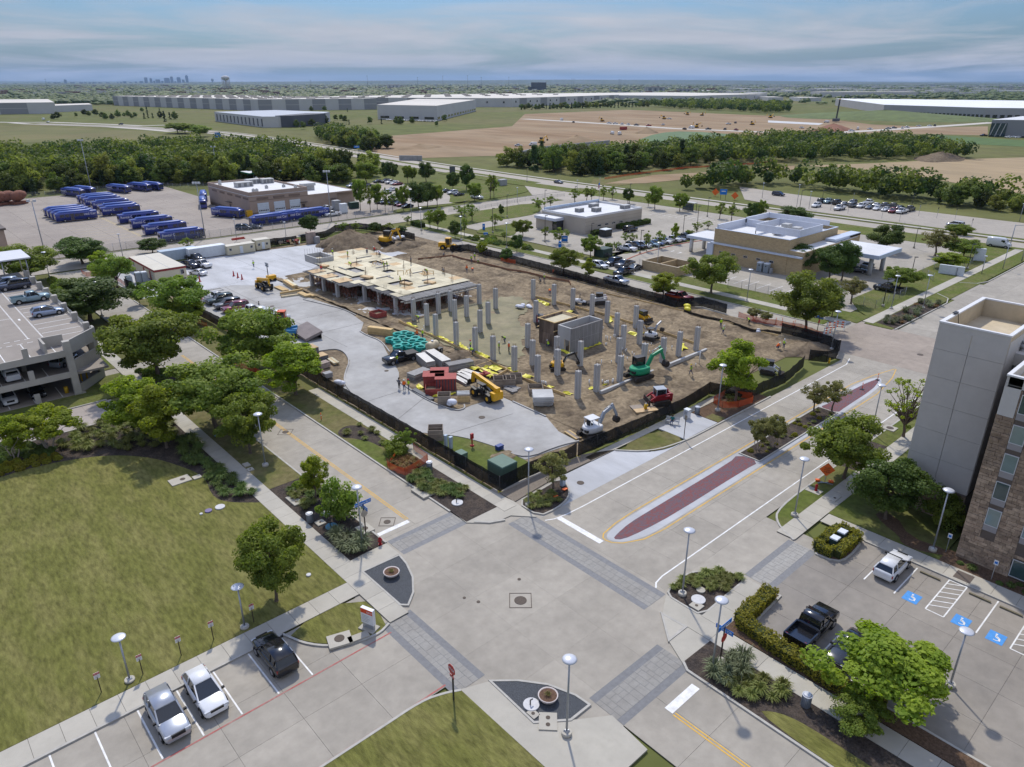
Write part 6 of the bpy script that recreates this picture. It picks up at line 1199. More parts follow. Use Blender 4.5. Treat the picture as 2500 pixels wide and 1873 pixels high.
for(x,y,k,c,h,lab)in((720,590,'bigsuv','dark green',AJ,'dark green SUV on the site drive, beside the ladder-rack pickup'),(855,670,'bigsuv','grey',AJ,'dark grey SUV on the site drive, between green and maroon SUVs'),(1000,730,'bigsuv','maroon',AJ,'maroon SUV on the site drive'),(1270,790,'pickup','white',AX,'white pickup right of the maroon SUV'),(1560,860,'pickup','white',AX,'white pickup second right of the maroon SUV'),(1700,940,'pickup','white',AX,'white pickup half hidden by the big tree near the blue lift')):
 p=at('e5',x,y);car(k,c,(p.x,p.y,0),h,lab)
for(x,y,k,c,h,lab)in((210,285,'pickup','white',AD+.3,'white pickup right of the cream site office'),(175,360,'sedan','white',BI+.35,'white sedan at the corner of the cream site office'),(150,225,'pickup','black',AD+.3,'black pickup behind the white pickup by the site office'),(95,290,'pickup','navy',AD+.3,'navy pickup close to the site office wall')):
 p=at('b3',x,y);car(k,c,(p.x,p.y,.01),h,lab)
h_,p=heading('b5',215,690,500,620);c_=car('pickup','black',(p.x,p.y,0),h_,'black pickup with bed cover beside the teal pipe coils');MB().bx(-2.9,-.8,-.95,.95,1.2,1.27).o('bed_cover',Ak,c_)
for(t_,x,y,k,c,h,lab)in(('a8',105,1125,'suv','white',AD,'white SUV at the left of the dark cars on the east street'),('a8',250,1095,'bigsuv','black',AJ,'black SUV between white SUV and grey pickup on the east street'),('a8',375,1115,'pickup','grey',AJ,'grey pickup among the dark cars on the east street'),('a8',475,1150,'sedan','grey',AJ,'dark grey coupe beside the clinic driveway'),('a8',365,1200,'pickup','black',AJ,'black pickup above the silver pickup on the east street'),('a8',285,1295,'pickup','silver',AD+.12,'silver pickup parked along the long black fence'),('b6',1650,335,'pickup','dark red',AD+.1,'dark red pickup beside the angled end of the black fence')):
 p=at(t_,x,y);car(k,c,(p.x,p.y,0),h,lab)
GRP='cars parked in the clinic lot'
for i,(x,y,k,c)in enumerate(((210,830,'pickup','white'),(375,790,'bigsuv','black'),(510,770,'suv','white'),(660,745,'sedan','teal'),(745,725,'sedan','blue'),(890,700,'suv','white'),(1020,665,'pickup','white'),(1140,650,'sedan','silver'),(1230,620,'pickup','grey'),(1375,600,'sedan','red'))):
 p=at('g1',x,y);car(k,c,(p.x,p.y,0),AD+.25,'%s %s in the clinic lot row, %s from the left'%(c,{'bigsuv':'SUV','suv':'SUV'}.get(k,k),ORD[i]),GRP)
p=at('g1',285,480);car('bigsuv','black',(p.x,p.y,0),AX,'black SUV alone beside the clinic hedge')
GRP='cars in the north lot'
NL=((340,390,'suv','white'),(390,350,'suv','black'),(455,355,'pickup','teal'),(530,365,'bigsuv','black'),(550,415,'pickup','white'),(600,375,'sedan','grey'),(665,365,'suv','grey'),(670,390,'suv','grey'),(745,395,'suv','white'),(810,365,'pickup','white'),(820,405,'sedan','grey'),(885,385,'sedan','white'),(890,415,'sedan','white'),(965,390,'suv','grey'),(965,425,'sedan','white'),(1030,400,'pickup','grey'),(1030,440,'suv','dark red'),(1100,410,'sedan','navy'),(1110,445,'pickup','white'),(1180,425,'pickup','grey'))
for i,(x,y,k,c)in enumerate(NL):
 p=at('b1',x,y);car(k,c,(p.x,p.y,0),AD+(0 if i%2 else math.pi)+R(90),'%s %s in the north lot cluster, %s from the left'%(c,'SUV' if 'suv' in k else k,ORD[i]),GRP,False)
for(t_,x,y,k,c,h,lab)in(('b1',1590,565,'minivan','white',BI,'white minivan alone in the north lot behind a tree'),('b1',1980,750,'van','white',AD,'tall white panel van on the highway at the right'),('a8',2035,345,'minivan','navy',AD,'dark minivan entering the north lot'),('a7',1785,212,'sedan','grey',AD,'dark sedan alone on the highway'),('b1',985,1150,'pickup','black',BI,'black pickup behind the chain fence of the bank lot'),('b1',800,935,'sedan','silver',AX,'silver car under the right bank canopy'),('b1',700,975,'sedan','black',AD+.4,'black car emerging beside the dark bank trees'),('a6',515,710,'minivan','navy',AD+.9,'navy minivan at the bus yard fence'),('a6',625,700,'sedan','navy',AD+.9,'navy sedan at the bus yard fence'),('a6',1415,505,'pickup','white',AJ,'white pickup by the depot office door, farther one'),('a6',1470,565,'pickup','white',AJ,'white pickup by the depot office door, nearer one'),('a7',640,328,'suv','white',AJ,'white SUV at the right of the west parking lot'),('a7',710,345,'sedan','navy',AX,'dark sedan at the right of the west parking lot'),('a7',905,378,'pickup','white',AD,'white pickup with sign at the corner lawn'),('a7',560,310,'sedan','black',AJ,'black sedan under the trees of the west lot')):
 p=at(t_,x,y);car(k,c,(p.x,p.y,0),h,lab)
GRP='cars in the west parking lot'
WL=((290,410,'sedan','silver'),(350,415,'suv','black'),(430,420,'suv','black'),(480,430,'suv','black'),(520,440,'sedan','dark red'),(570,455,'sedan','black'),(670,375,'suv','white'),(265,195,'sedan','black'),(345,195,'suv','grey'),(400,205,'pickup','white'),(440,215,'sedan','white'),(470,220,'sedan','dark red'),(150,235,'sedan','grey'),(230,285,'suv','white'),(350,310,'suv','white'),(410,280,'sedan','white'),(450,350,'suv','white'),(590,310,'suv','white'),(5,245,'pickup','silver'))
for i,(x,y,k,c)in enumerate(WL):
 p=at('g4',x,y);car(k,c,(p.x,p.y,0),AJ if i%3 else AJ+.1,'%s %s among the trees of the west parking lot, %s from the left'%(c,'SUV' if 'suv' in k else k,ORD[sorted(q[0]for q in WL).index(x)]),GRP,False)
FV=(('a3',430,510,'van','white'),('a3',530,530,'suv','navy'),('a3',840,538,'pickup','white'),('a3',892,542,'pickup','white'),('a3',950,546,'pickup','white'),('a3',1005,550,'pickup','white'),('a3',1075,555,'pickup','grey'),('a3',1180,560,'pickup','red'),('a3',1305,552,'pickup','white'),('a3',1490,590,'pickup','navy'),('a3',1550,580,'van','white'),('a3',1695,590,'pickup','black'),('a3',1840,592,'pickup','black'),('a3',1935,598,'pickup','dark red'),('a3',55,735,'pickup','white'),('a3',180,730,'van','white'),('a3',930,635,'van','white'),('a3',865,630,'van','white'),('a3',1360,500,'pickup','white'),('a3',1870,545,'pickup','white'),('a3',1930,535,'pickup','grey'),('a4',290,580,'pickup','white'),('a4',505,530,'van','white'),('a4',720,605,'pickup','white'),('a4',775,590,'van','white'),('a4',880,590,'pickup','white'),('a4',1040,585,'pickup','silver'),('a4',1085,580,'pickup','grey'),('a4',1160,580,'pickup','white'),('a4',1200,575,'pickup','white'),('a4',1300,562,'sedan','white'),('a4',1395,560,'sedan','white'),('a4',1440,560,'pickup','black'),('a1',380,508,'van','white'),('a1',415,528,'sedan','white'),('a1',1045,548,'suv','black'),('g7',625,480,'suv','white'),('g7',700,480,'suv','white'),('g7',755,475,'suv','black'),('g5',700,535,'pickup','black'),('g5',790,540,'pickup','black'),('g5',1040,560,'suv','white'),('g5',1110,555,'sedan','white'),('g5',1180,560,'sedan','white'),('g5',1250,560,'suv','black'))
for i,(t_,x,y,k,c)in enumerate(FV):
 p=at(t_,x,y);car(k,c,(p.x,p.y,0),R(20+40*(i%4)),'%s %s far off, %s of the distant vehicles from the left'%(c,'SUV' if 'suv' in k else k,ORD[i%34]if i<34 else 'one of the last'),'distant vehicles',False)
GRPF='cars outside the far white office'
for i in range(26):
 p=at('a2',1130+i*17,508+i*.6);q=car('sedan',('white','silver','white','grey')[i%4],(p.x,p.y,0),R(70),'tiny car in the row outside the far white office warehouse',GRPF,False)
BB=PAINTS['bus blue'];BUSR=mat('bus_roof_blue',(.045,.1,.36),.4,.06,2,obj=True);BUSG=B6('bus_glass',(.012,.018,.05),.06)
b=MB();w,L=1.29,12.2
def bring(x,zt,ww):return[(x,-ww,.38),(x,-ww,2.6),(x,-ww*.93,zt-.12),(x,-ww*.72,zt),(x,ww*.72,zt),(x,ww*.93,zt-.12),(x,ww,2.6),(x,ww,.38)]
b.loft([bring(-6.1,2.85,1.24),bring(-5.95,2.95,w),bring(4.9,2.95,w),bring(5.7,2.9,w),bring(6.1,2.7,1.18)]);BUSBODY=b.mesh('body',BB)
b=MB();b.loft([[(x,-1.*k,2.9),(x,-.86*k,zt),(x,.86*k,zt),(x,1.*k,2.9)]for x,zt,k in((-4.6,2.95,.9),(-4.1,3.32,1),(4.3,3.32,1),(5.4,2.98,.9))]);BUSROOF=b.mesh('roof_fairing',BUSR)
b=MB();b.bx(6.02,6.13,-1.08,1.08,1.15,2.45);BUSWIND=b.mesh('windscreen',BUSG)
b=MB();b.box((0,0,0),(1.25,.04,.95));BUSWIN=b.mesh('side_window',BUSG);BUSDOOR=MB().box((0,0,0),(1.1,.05,2.1)).mesh('door',BUSG)
BUSWH=MB().cyl((0,-.15,0),(0,.15,0),.48,.48,14).mesh('wheel',TYRE);BUSHUB=MB().cyl((0,-.17,0),(0,.17,0),.24,.24,10).mesh('rim',RIM);BUSREAR=MB().box((0,0,0),(.05,2.,.8)).mesh('rear_panel',Ak);BUSTXT=Ar('Rental Car',1.05,LETW,'lettering');BUSBAR=MB().box((0,0,0),(.25,1.9,.35)).mesh('bumper',Ak);BUSMIR=MB().bar((0,0,0),(.5,0,.1),.06).box((.55,0,-.1),(.08,.2,.4)).mesh('mirror',Ak)
def bus(p,ang,A1):
 t=thing('bus',A1,'bus',(p[0],p[1],0),ang,'blue rental-car buses');put('body',BUSBODY,t);put('roof_fairing',BUSROOF,t);put('windscreen',BUSWIND,t);put('rear_panel',BUSREAR,t,(-6.1,0,1.9));put('bumper',BUSBAR,t,(6.05,0,.6))
 for s in(-1,1):
  for x in(4.2,2.7,-.1,-1.5):put('side_window',BUSWIN,t,(x,s*1.285,1.95))
  put('door',BUSDOOR,t,(5.3 if s<0 else 1.3,s*1.29,1.45));put('mirror',BUSMIR,t,(6.,s*1.2,2.3))
  for x in(3.6,-3.3):
   q=put('wheel',BUSWH,t,(x,s*1.15,.48));put('rim',BUSHUB,q)
  o=put('lettering',BUSTXT,t,(-3.4,s*1.3,2.));o.rotation_euler=(math.pi/2,0,0 if s<0 else math.pi)
 return t
BF=[]
p=at('a5',832,612)
for k in range(4):BF.append((p.x-.1*k,p.y+4.6*k,AJ,'%s in the stack of four left-facing buses counting from the nearest'%ORD[k]))
for k,(x,y)in enumerate(((1968,822),(1790,745),(1645,680),(1505,625))):p=at('a5',x,y);BF.append((p.x,p.y,AX,'%s in the stepped front line of right-facing buses counting from the nearest'%ORD[k]))
for k,(x,y)in enumerate(((1310,545),(1280,520),(1200,480),(1115,445),(1080,425),(1040,412))):p=at('a5',x,y);BF.append((p.x,p.y,AX,'%s in the upper line of right-facing buses counting from the nearest'%ORD[k]))
for x,y,lab in((800,350,'left of the pair facing out at the back left of the yard'),(915,330,'right of the pair facing out at the back left of the yard'),(1290,310,'single facing out at the back of the yard'),(1515,290,'left of the pair facing out at the back right of the yard'),(1640,280,'right of the pair facing out at the back right of the yard')):p=at('a5',x,y);BF.append((p.x,p.y,AD+.35,lab))
for t_,x,y,a,lab in(('a6',75,460,BI-.35,'seen from behind left of the depot, nearer one'),('a6',80,390,BI-.35,'seen from behind left of the depot, farther one'),('a6',345,575,AD+.45,'facing the camera in front of the depot wall')):p=at(t_,x,y);BF.append((p.x,p.y,a,lab))
for k,(x,y)in enumerate(((785,650),(935,625),(1090,600),(1245,585))):p=at('a6',x,y);BF.append((p.x,p.y,AJ,'%s from the left in the row by the depot doors'%ORD[k]))
for(x,y,a,lab)in BF:bus((x,y),a,'blue bus, '+lab)
# --- site
from mathutils import noise as mno
Ah=mat('cast_concrete',(.47,.47,.46),.85,.1,1.2,.3,20,c2=(.36,.355,.345),c2scale=.6,c2amt=.7,stretch=(1,1,.35))
CONCDK=mat('dark_concrete',(.22,.215,.21),.85,.15,1.2,.3,20,c2=(.3,.295,.285),c2scale=.5,stretch=(1,1,.3))  # darker concrete tone for the core's front wall and the column seams
REBAR=mat('rebar',(.13,.075,.05),.8,.2,8);PLY=mat('plywood_yellow',(.57,.52,.37),.8,.1,1.,rnd=.18,c2=(.47,.41,.27),c2scale=.4,c2amt=.7);PLYO=mat('plywood_tan',(.5,.36,.2),.8,.12,1.2,rnd=.12);PLYD=mat('weathered_plywood',(.19,.14,.105),.85,.3,1.2,rnd=.3,stretch=(2,2,.3),c2=(.085,.065,.055),c2scale=.8,c2amt=.8)
B3=mat('new_timber',(.56,.4,.19),.8,.14,2.5,rnd=.14);ALU=mat('aluminium_beam',(.38,.375,.365),.5,.12,2,metal=.3,rnd=.12);Am=mat('grey_joist',(.25,.243,.235),.8,.15,2,rnd=.15)
SHORE=mat('shoring_red',(.17,.06,.04),.7,.3,2,rnd=.25);YTARP=mat('yellow_sheeting',(.66,.6,.045),.5,.2,3,spec=.4);WPIPE=mat('white_pipe',(.68,.68,.66),.5,.05,3);TEAL=mat('teal_pipe',(.03,.36,.3),.45,.12,4,rnd=.12);AT=mat('machine_yellow',(.66,.36,.012),.45,.08,3,obj=True,coat=.2);CGRN=mat('machine_green',(.012,.27,.13),.45,.08,3,obj=True,coat=.2);CRED=mat('machine_red',(.3,.022,.03),.45,.1,3,obj=True,coat=.2);CWHT=mat('machine_white',(.58,.59,.6),.45,.08,3,obj=True,coat=.2);CGRY=mat('machine_grey',(.33,.36,.4),.45,.08,3,obj=True);TRACK=mat('track_rubber',(.045,.038,.032),.9,.25,6,obj=True);ORNG=mat('safety_orange',(.78,.13,.02),.6,.1,3);BG=mat('faded_red_steel',(.33,.065,.055),.7,.2,2,c2=(.22,.06,.05),c2scale=.7)
NU,NV=104,196;u0,u1,v0,v1=62.9,118.2,52.2,158
V_=[]
def dirt_z(u,v):
 p=A0((u*.22,v*.22,3.1));z=mno.fractal(p,1.,2.1,5)*.3+abs(mno.noise(A0((u*.9,v*.45,1))))*.34
 rut=.16*math.sin((v-57)*3.+1.3*math.sin(u*.22))*max(0,1-abs(v-57)/5)+.16*math.sin((u-109)*2.6+1.2*math.sin(v*.2))*max(0,1-abs(u-109)/7)
 pad=max(0,min(1,min(u-68,103-u,v-61.5,160-v)/2.));z=(z+.18+rut)*(1-.72*pad)+.05*pad
 hole=math.exp(-(((u-93.5)/3.6)**2+((v-60.4)/1.6)**2))*1.5;edge=max(0,min(1,(u-62.9)/1.5,(118.2-u)/1,(v-52.2)/1))
 return max(-.04,z)*edge-hole
for j in range(NV+1):
 for i in range(NU+1):u=u0+(u1-u0)*i/NU;v=v0+(v1-v0)*j/NV;V_.append((u,v,dirt_z(u,v)))
me=bpy.data.meshes.new('dirt');me.from_pydata(V_,[],[(j*(NU+1)+i,j*(NU+1)+i+1,(j+1)*(NU+1)+i+1,(j+1)*(NU+1)+i)for j in range(NV)for i in range(NU)if not(u0+(u1-u0)*i/NU<68.2 and v0+(v1-v0)*j/NV>72.5)]);me.materials.append(DIRT);me.polygons.foreach_set('use_smooth',[True]*len(me.polygons));me.update();struct(put('dirt_ground',me))
gz=lambda u,v:max(0.,dirt_z(u,v))if u>63 else 0.
sheet('muddy_pad',[(p[0]+mno.noise(A0((p[0],p[1],5)))*1.3,p[1]+mno.noise(A0((p[0],p[1],9)))*1.3)for p in smooth([(70.2,110),(69.9,98),(70,86),(71,79),(74,80),(77,82),(81,87),(85,89),(88,96),(94,99),(99,104),(100,109),(92,110.6)],3,True)],.2,MUDG)
sheet('laydown_dirt',smooth([(55,72),(62.7,72),(69,74),(69,110),(64,111),(63.2,104),(60,97),(57.5,90),(55.4,87),(54.8,80),(54.4,75)],1,True),.012,DIRT)
COLS=[(70.3,63.5),(74.2,63.4),(79.5,63.4),(86.5,64.4),(91,64.1),(95.4,64.1),(99.7,63.6),(85.6,68.8),(70.4,71.9),(74.5,71.7),(79.9,71.9),(91.2,72.5),(95.3,72.2),(70.5,77.2),(74.6,77.4),(78.7,76.),(95.8,77.8),(101.8,78.3),(71.2,83.1),(79.8,84.),(100.2,83.8),(71.9,88.5),(101.6,88.9),(71.3,92.9),(90.5,93.1),(101.9,94.3),(78.8,95.5),(71.4,98.9),(83.1,98.3),(101.3,99.),(74,105.2),(79.5,103.8),(82.9,104.5),(90.5,104.7),(100.9,104.7),(74,109.4),(79.9,109.5),(82.7,109.3),(90.1,109.3)]
b=MB();b.bx(-.34,.34,-.34,.34,-.2,4.);b.bx(-.335,.335,-.335,.335,4.005,4.32);SHAFT=b.mesh('shaft',Ah);b=MB()
for x,y in((-.345,-.02),(-.02,-.345)):b.box((x,y,2.1),(.012 if x<-.3 else .035,.012 if y<-.3 else .035,4.2))
SEAM=b.mesh('form_seam',CONCDK);b=MB()
for k in range(8):a=k*.785+.39;b.bar((math.cos(a)*.26,math.sin(a)*.26,4.3),(math.cos(a)*.26,math.sin(a)*.26,4.75),.03)
BARS=b.mesh('starter_bars',REBAR)
rowv=[62,66.5,70,74.5,81,86,91,97,101.5,107,112]
for u,v in COLS:
 r_=max(i for i in range(10)if v>=rowv[i]);same=sorted([c for c in COLS if rowv[r_]<=c[1]<rowv[r_+1]],key=lambda c:c[0]);k=same.index((u,v))
 t=thing('concrete_column','bare concrete column, %s from the left in the %s row from the front'%(ORD[k],ORD[r_]),'column',(u,v,0),0,'freestanding concrete columns');put('shaft',SHAFT,t);put('form_seam',SEAM,t);put('starter_bars',BARS,t)
dk=thing('formwork_deck','raised plywood deck on red shoring posts at the back of the site','deck',(71,112,0))
rnd=random.Random(21);SHT=[MB().bx(-w/2+.01,w/2-.01,-1.2+.01,1.2-.01,-.02,.02).mesh('plywood_sheet',m)for w in(2.4,)for m in(PLY,PLY,PLYO)]
edge=[(71.,145.5),(71.,132),(74.5,127),(74.5,114),(92,114),(92.5,131),(93.,156),(90,158),(80,156.5),(76.5,150)]
GAPS=[(80.2,122.5,1.6,1.3),(83,133,1.3,1.6),(78.5,139,1.4,2.2),(87.5,141,1.2,1.8),(76.6,131.5,2.2,1.6)]
nsh=0
for i in range(10):
 for j in range(20):
  u,v=71.9+i*2.4,113.6+j*2.4
  if not B8((u,v),edge)or any(abs(u-g[0])<g[2]and abs(v-g[1])<g[3]for g in GAPS):continue
  low=u<76.5;z=3.5 if low else 3.72
  if low and rnd.random()<.35:continue
  put('plywood_sheet',SHT[2]if rnd.random()<.1 else SHT[0],dk,(u-71,v-112,z));nsh+=1
MB().prism([(p[0]-71,p[1]-112)for p in offs(edge,-.2,True)],3.22,3.4).o('joist_layer',Am,dk)
JO=MB().bx(-.05,.05,-1.8,1.8,-.09,.09).mesh('edge_joist',ALU)
for k in range(46):put('edge_joist',JO,dk,(3.+k*.39,1.2+(k%2)*.15,3.45),rnd.uniform(-.02,.02))
JO2=MB().bx(-1.5,1.5,-.05,.05,-.09,.09).mesh('edge_joist',Am)
for k in range(64):put('edge_joist',JO2,dk,(1.+rnd.uniform(-.3,.3)+(3 if k<26 else 0),3+k*.5,3.42),rnd.uniform(-.03,.03))
for k,(a,q)in enumerate((((2.2,.4,3.2),(21.5,-.4,3.2)),((2.6,-.2,3.),(21.,-1.,3.)),((3.2,2.4,3.15),(21.2,2.2,3.15)))):MB().bar(a,q,.12,.24).o('carrying_beam',ALU,dk)
for(u,v,lu,lv)in((72.4,144,3.2,3.),(72.3,138.4,3.2,3.),(72.6,133.2,3.4,3.4),(75.4,127,3.2,3.2),(75.8,121.8,3.4,3.2),(75.6,116,3.4,3.)):
 d_=MB().bx(-lu/2,lu/2,-lv/2,lv/2,3.35,3.62).o('drop_panel',Am,dk,(u-71,v-112,0));MB().bx(-lu/2+.05,lu/2-.05,-lv/2+.05,lv/2-.05,3.62,3.66).o('plywood_top',PLY if rnd.random()<.6 else PLYO,d_);b=MB()
 for k in range(6):a=k*1.047;b.bar((.3*math.cos(a),.3*math.sin(a),3.6),(.3*math.cos(a),.3*math.sin(a),4.3),.03)
 b.o('starter_bars',REBAR,d_)
for(u,v)in((71.7,145.4),(71.6,139.7),(71.4,133.5),(74.2,127.3),(75.,123),(74.2,115.8),(80,114.5),(86,114.5),(91,114.5),(91.5,121),(91.5,128)):put('edge_column',MB().bx(-.32,.32,-.32,.32,0,3.36).mesh('edge_column',Ah),dk,(u-71,v-112,0))
PO=MB().cyl((0,0,0),(0,0,3.25),.05,.05,6).mesh('shore_post',SHORE);n=0
for i in range(15):
 for j in range(30):
  u,v=72.2+i*1.4,113.4+j*1.45
  if B8((u,v),edge)and(u<78 or v<121)and n<190:put('shore_post',PO,dk,(u-71,v-112,0));n+=1
b=MB()
for i in range(13):
 u=73+i*1.4
 for v in(113.5,116.4,119.3):b.bar((u-71,v-112,.5),(u+1.4-71,v-112,2.6),.05);b.bar((u-71,v-112,2.6),(u+1.4-71,v-112,.5),.05);b.bar((u-71,v-112,1.6),(u-71,v-109.1,1.6),.05)
for j in range(22):
 v=114+j*1.45;x=3.6 if v<128 else .7
 for dx in(0,1.4):b.bar((x+dx,v-112,.5),(x+dx,v+1.45-112,2.6),.05);b.bar((x+dx,v-112,2.6),(x+dx,v+1.45-112,.5),.05);b.bar((x+dx,v-112,1.6),(x+dx,v+1.45-112,1.6),.05)
b.o('shore_bracing',SHORE,dk)['kind']='stuff'
MB().bx(-1.6,22,-1.2,46,.01,.1).o('ground_slab',Ah,dk)
b=MB();
for s in range(4):q=((5.2,38.5),(9.2,38.5),(9.2,44.5),(5.2,44.5));a,c=q[s],q[(s+1)%4];b.bar((*a,3.9),(*c,3.9),.3,1.6)
b.o('lift_shaft_wall',Ah,dk);b=MB()
for k in range(14):x=5.2+(k%7)*.65;y=38.5 if k<7 else 44.5;b.bar((x,y,4.6),(x,y,5.9),.03)
b.o('shaft_rebar',REBAR,dk)
for k,(u,v)in enumerate(((75.5,148),(74,139),(78.5,133.5),(82,143),(85,126),(88,133),(90.5,148),(84,118.5),(88.8,116.5),(79,119.5),(87,153),(91,122))):
 b=MB();b.bar((0,0,3.7),(0,0,5.4),.07);b.bar((-.12,0,5.3),(.12,0,5.3),.06)
 for q in range(5):b.bar((.3*math.cos(q*1.26),.3*math.sin(q*1.26),3.7),(.3*math.cos(q*1.26),.3*math.sin(q*1.26),4.5),.03)
 b.o('column_dowels',REBAR,dk,(u-71,v-112,0))
for(u,v,lu,lv,a)in((83,145,3,.25,.1),(87,148,4,.25,0),(85,137,3.5,.3,0.),(80,129,3.4,.3,0),(81,128,.3,2.6,0),(86,121,3.2,.3,0),(77.5,141.5,.3,3.4,0),(88.5,127.5,4,.3,0),(82.5,117.5,3.2,.3,0),(90,143,2.5,.3,0)):MB().box((0,0,3.82),(lu,lv,.16),rz=a).o('edge_form',Am,dk,(u-71,v-112,0))
for k,(u,v)in enumerate(((84.5,139.5),(86.5,139.8),(84.2,128.6),(85.8,128.),(87.6,124.8),(88.9,124.2))):
 b=MB();b.box((0,0,.8),(1.5,.12,.12))
 for s in(-1,1):
  for q in(-1,1):b.bar((s*.6,0,.8),(s*.65,q*.35,0),.08)
 tag(b.o('sawhorse',B3,None,(u,v,3.74),.4+k),'timber sawhorse on the plywood deck, %s from the back'%ORD[k],'sawhorse','sawhorses on the deck')
for u,v,w_,l_ in((75.5,146.2,1.3,1.9),(77.2,131.,1.3,2.6),(84.5,118.4,1.4,2.2),(80.4,121.,1.3,2.4)):tag(MB().bx(-w_/2,w_/2,-l_/2,l_/2,0,.35).o('plywood_stack',PLYO,None,(u,v,3.75),.3),'tan plywood stack on the deck near %s'%('the back left corner' if v>140 else 'the left edge' if u<78 else 'the front edge' if v<119 else 'the open joists'),'plywood stack')
co=thing('concrete_core','roofless grey concrete core box among the columns','core wall',(83.,76.8,0))
for nm,a in(('wall',(0,7.8,0,.28)),('wall',(0,7.8,2.95,3.23)),('wall',(7.52,7.8,.28,2.95)),('wall',(0,.28,.28,.5)),('wall',(0,.28,1.5,2.95))):MB().bx(*a,0,4.4).o(nm,CONCDK if a[2]==0 else Ah,co)
MB().bx(0,.28,.5,1.5,2.2,4.4).o('lintel',Ah,co);MB().bx(-.03,0.,.42,.5,0,2.25).bx(-.03,0,1.5,1.58,0,2.25).o('door_buck',B3,co);b=MB()
for k in range(26):b.bar((.14+k*.3,.14,4.4),(.14+k*.3,.14,4.62),.03);b.bar((.14+k*.3,3.1,4.4),(.14+k*.3,3.1,4.62),.03)
b.o('starter_bars',REBAR,co);b=MB()
for k in range(1,8):b.box((k*.97,-.006,2.2),(.03,.012,4.4))
b.box((3.9,-.006,2.25),(7.8,.012,.03));b.o('form_seam',Ah,co)
wc=thing('timber_core','brown plywood formwork core beside the concrete core','formwork',(83.,80.9,0))
for k in range(6):MB().bx(k*.95,k*.95+.93,-.05,.05,0,4.5).o('form_panel',PLYD,wc)
for k in range(4):
 for z0,z1 in((0,2.3),(2.32,4.5)):MB().bx(-.06,.06,k*.9,k*.9+.88,z0,z1).o('form_panel',PLYD,wc)
for k in range(6):MB().bx(k*.95,k*.95+.93,3.55,3.65,0,4.5).o('form_panel',PLYD,wc)
b=MB()
for y in(-.15,3.75):b.bar((-.3,y,4.55),(6,y,4.55),.14);b.bar((-.3,y,3.),(6,y,3.),.14)
for x in(-.2,5.8):b.bar((x,-.3,4.6),(x,3.9,4.6),.14)
b.o('waler',B3,wc);MB().bx(.1,5.6,.1,3.5,4.1,4.15).o('platform',PLY,wc)
def AF(A1,pts,h=.45,th=.08,m=B3,brace=True,name='edge_form'):
 P=[A0((p[0],p[1],0))for p in pts];t=thing(name,A1,'formwork',tuple(P[0]))
 for a,c in zip(P[:-1],P[1:]):
  n=max(1,int((c-a).length/3.6))
  for k in range(n):
   q,r_=a.lerp(c,k/n)-P[0],a.lerp(c,(k+.98)/n)-P[0];za,zc=gz(*(q+P[0])[:2]),gz(*(r_+P[0])[:2]);MB().bar(q+A0((0,0,za+h/2)),r_+A0((0,0,zc+h/2)),th,h).o('board',m,t)
   if brace:d=(c-a).normalized();nn=A0((d.y,-d.x,0));MB().bar(q+A0((0,0,za+h)),q-nn*.8+A0((0,0,za)),.07).o('brace',B3,t)
 return t
AF('long timber edge form along the left side of the columns',[at('b5',340,225),at('b5',900,470),at('b5',1370,680),at('b5',1700,860),at('b5',2210,1060)]);AF('timber edge form in front of the wheel loader, far side',[(113.,147.3),(103.5,150)],.4,.1,mat('rust_board',(.24,.13,.075),.8,.15,2),False)
AF('long rusty edge board beside the far black fence',[at('a7',640,1020),at('a7',1110,1130),at('a7',1900,1300),at('b6',430,180)],.5,.1,MAT['rust_board'],False);AF('timber edge form along the right side of the columns',[at('b6',0,310),at('b6',470,430),at('b6',850,540),at('b6',1450,710),at('b6',1860,860)]);AF('timber stake line of the trench by the far fence',[at('b6',830,270),at('b6',1500,430),at('b6',2000,560),at('b7',1150,850)],.25,.07)
gb=thing('grade_beam','low pale concrete grade beam along the front of the columns','grade beam',(74,62.4,0));MB().bx(0,12.5,-.2,.2,-.1,.5).o('beam',Ah,gb);MB().bx(16,27,-.2,.2,-.1,.5).o('beam',Ah,gb)
AF('square timber frame holding yellow sheeting',[at('b5',1210,735),at('b5',1370,680),at('b5',1560,780),at('b5',1420,860),at('b5',1210,735)],.4,.1,B3,False)
def crumple(A1,t_,pts,w=.55,seed=1):
 rs=random.Random(seed);P=[at(t_,*p)for p in pts];Q=[]
 for a,c in zip(P[:-1],P[1:]):
  n=max(2,int((c-a).length/.45))
  for k in range(n):Q.append(a.lerp(c,k/n))
 b=MB();B2=[]
 for q in Q:
  z=gz(q.x,q.y);g=lambda:rs.uniform(-.22,.22);B2.append([(q.x-w+g()-P[0].x,q.y+g()-P[0].y,z+.02+rs.random()*.1),(q.x-w*.3+g()-P[0].x,q.y+g()-P[0].y,z+.1+rs.random()*.35),(q.x+w*.3+g()-P[0].x,q.y+g()-P[0].y,z+.1+rs.random()*.3),(q.x+w+g()-P[0].x,q.y+g()-P[0].y,z+.02+rs.random()*.1)])
 b.loft(B2,False,False,False);tag(b.o('yellow_sheeting',YTARP,None,(P[0].x,P[0].y,0)),A1,'sheeting')
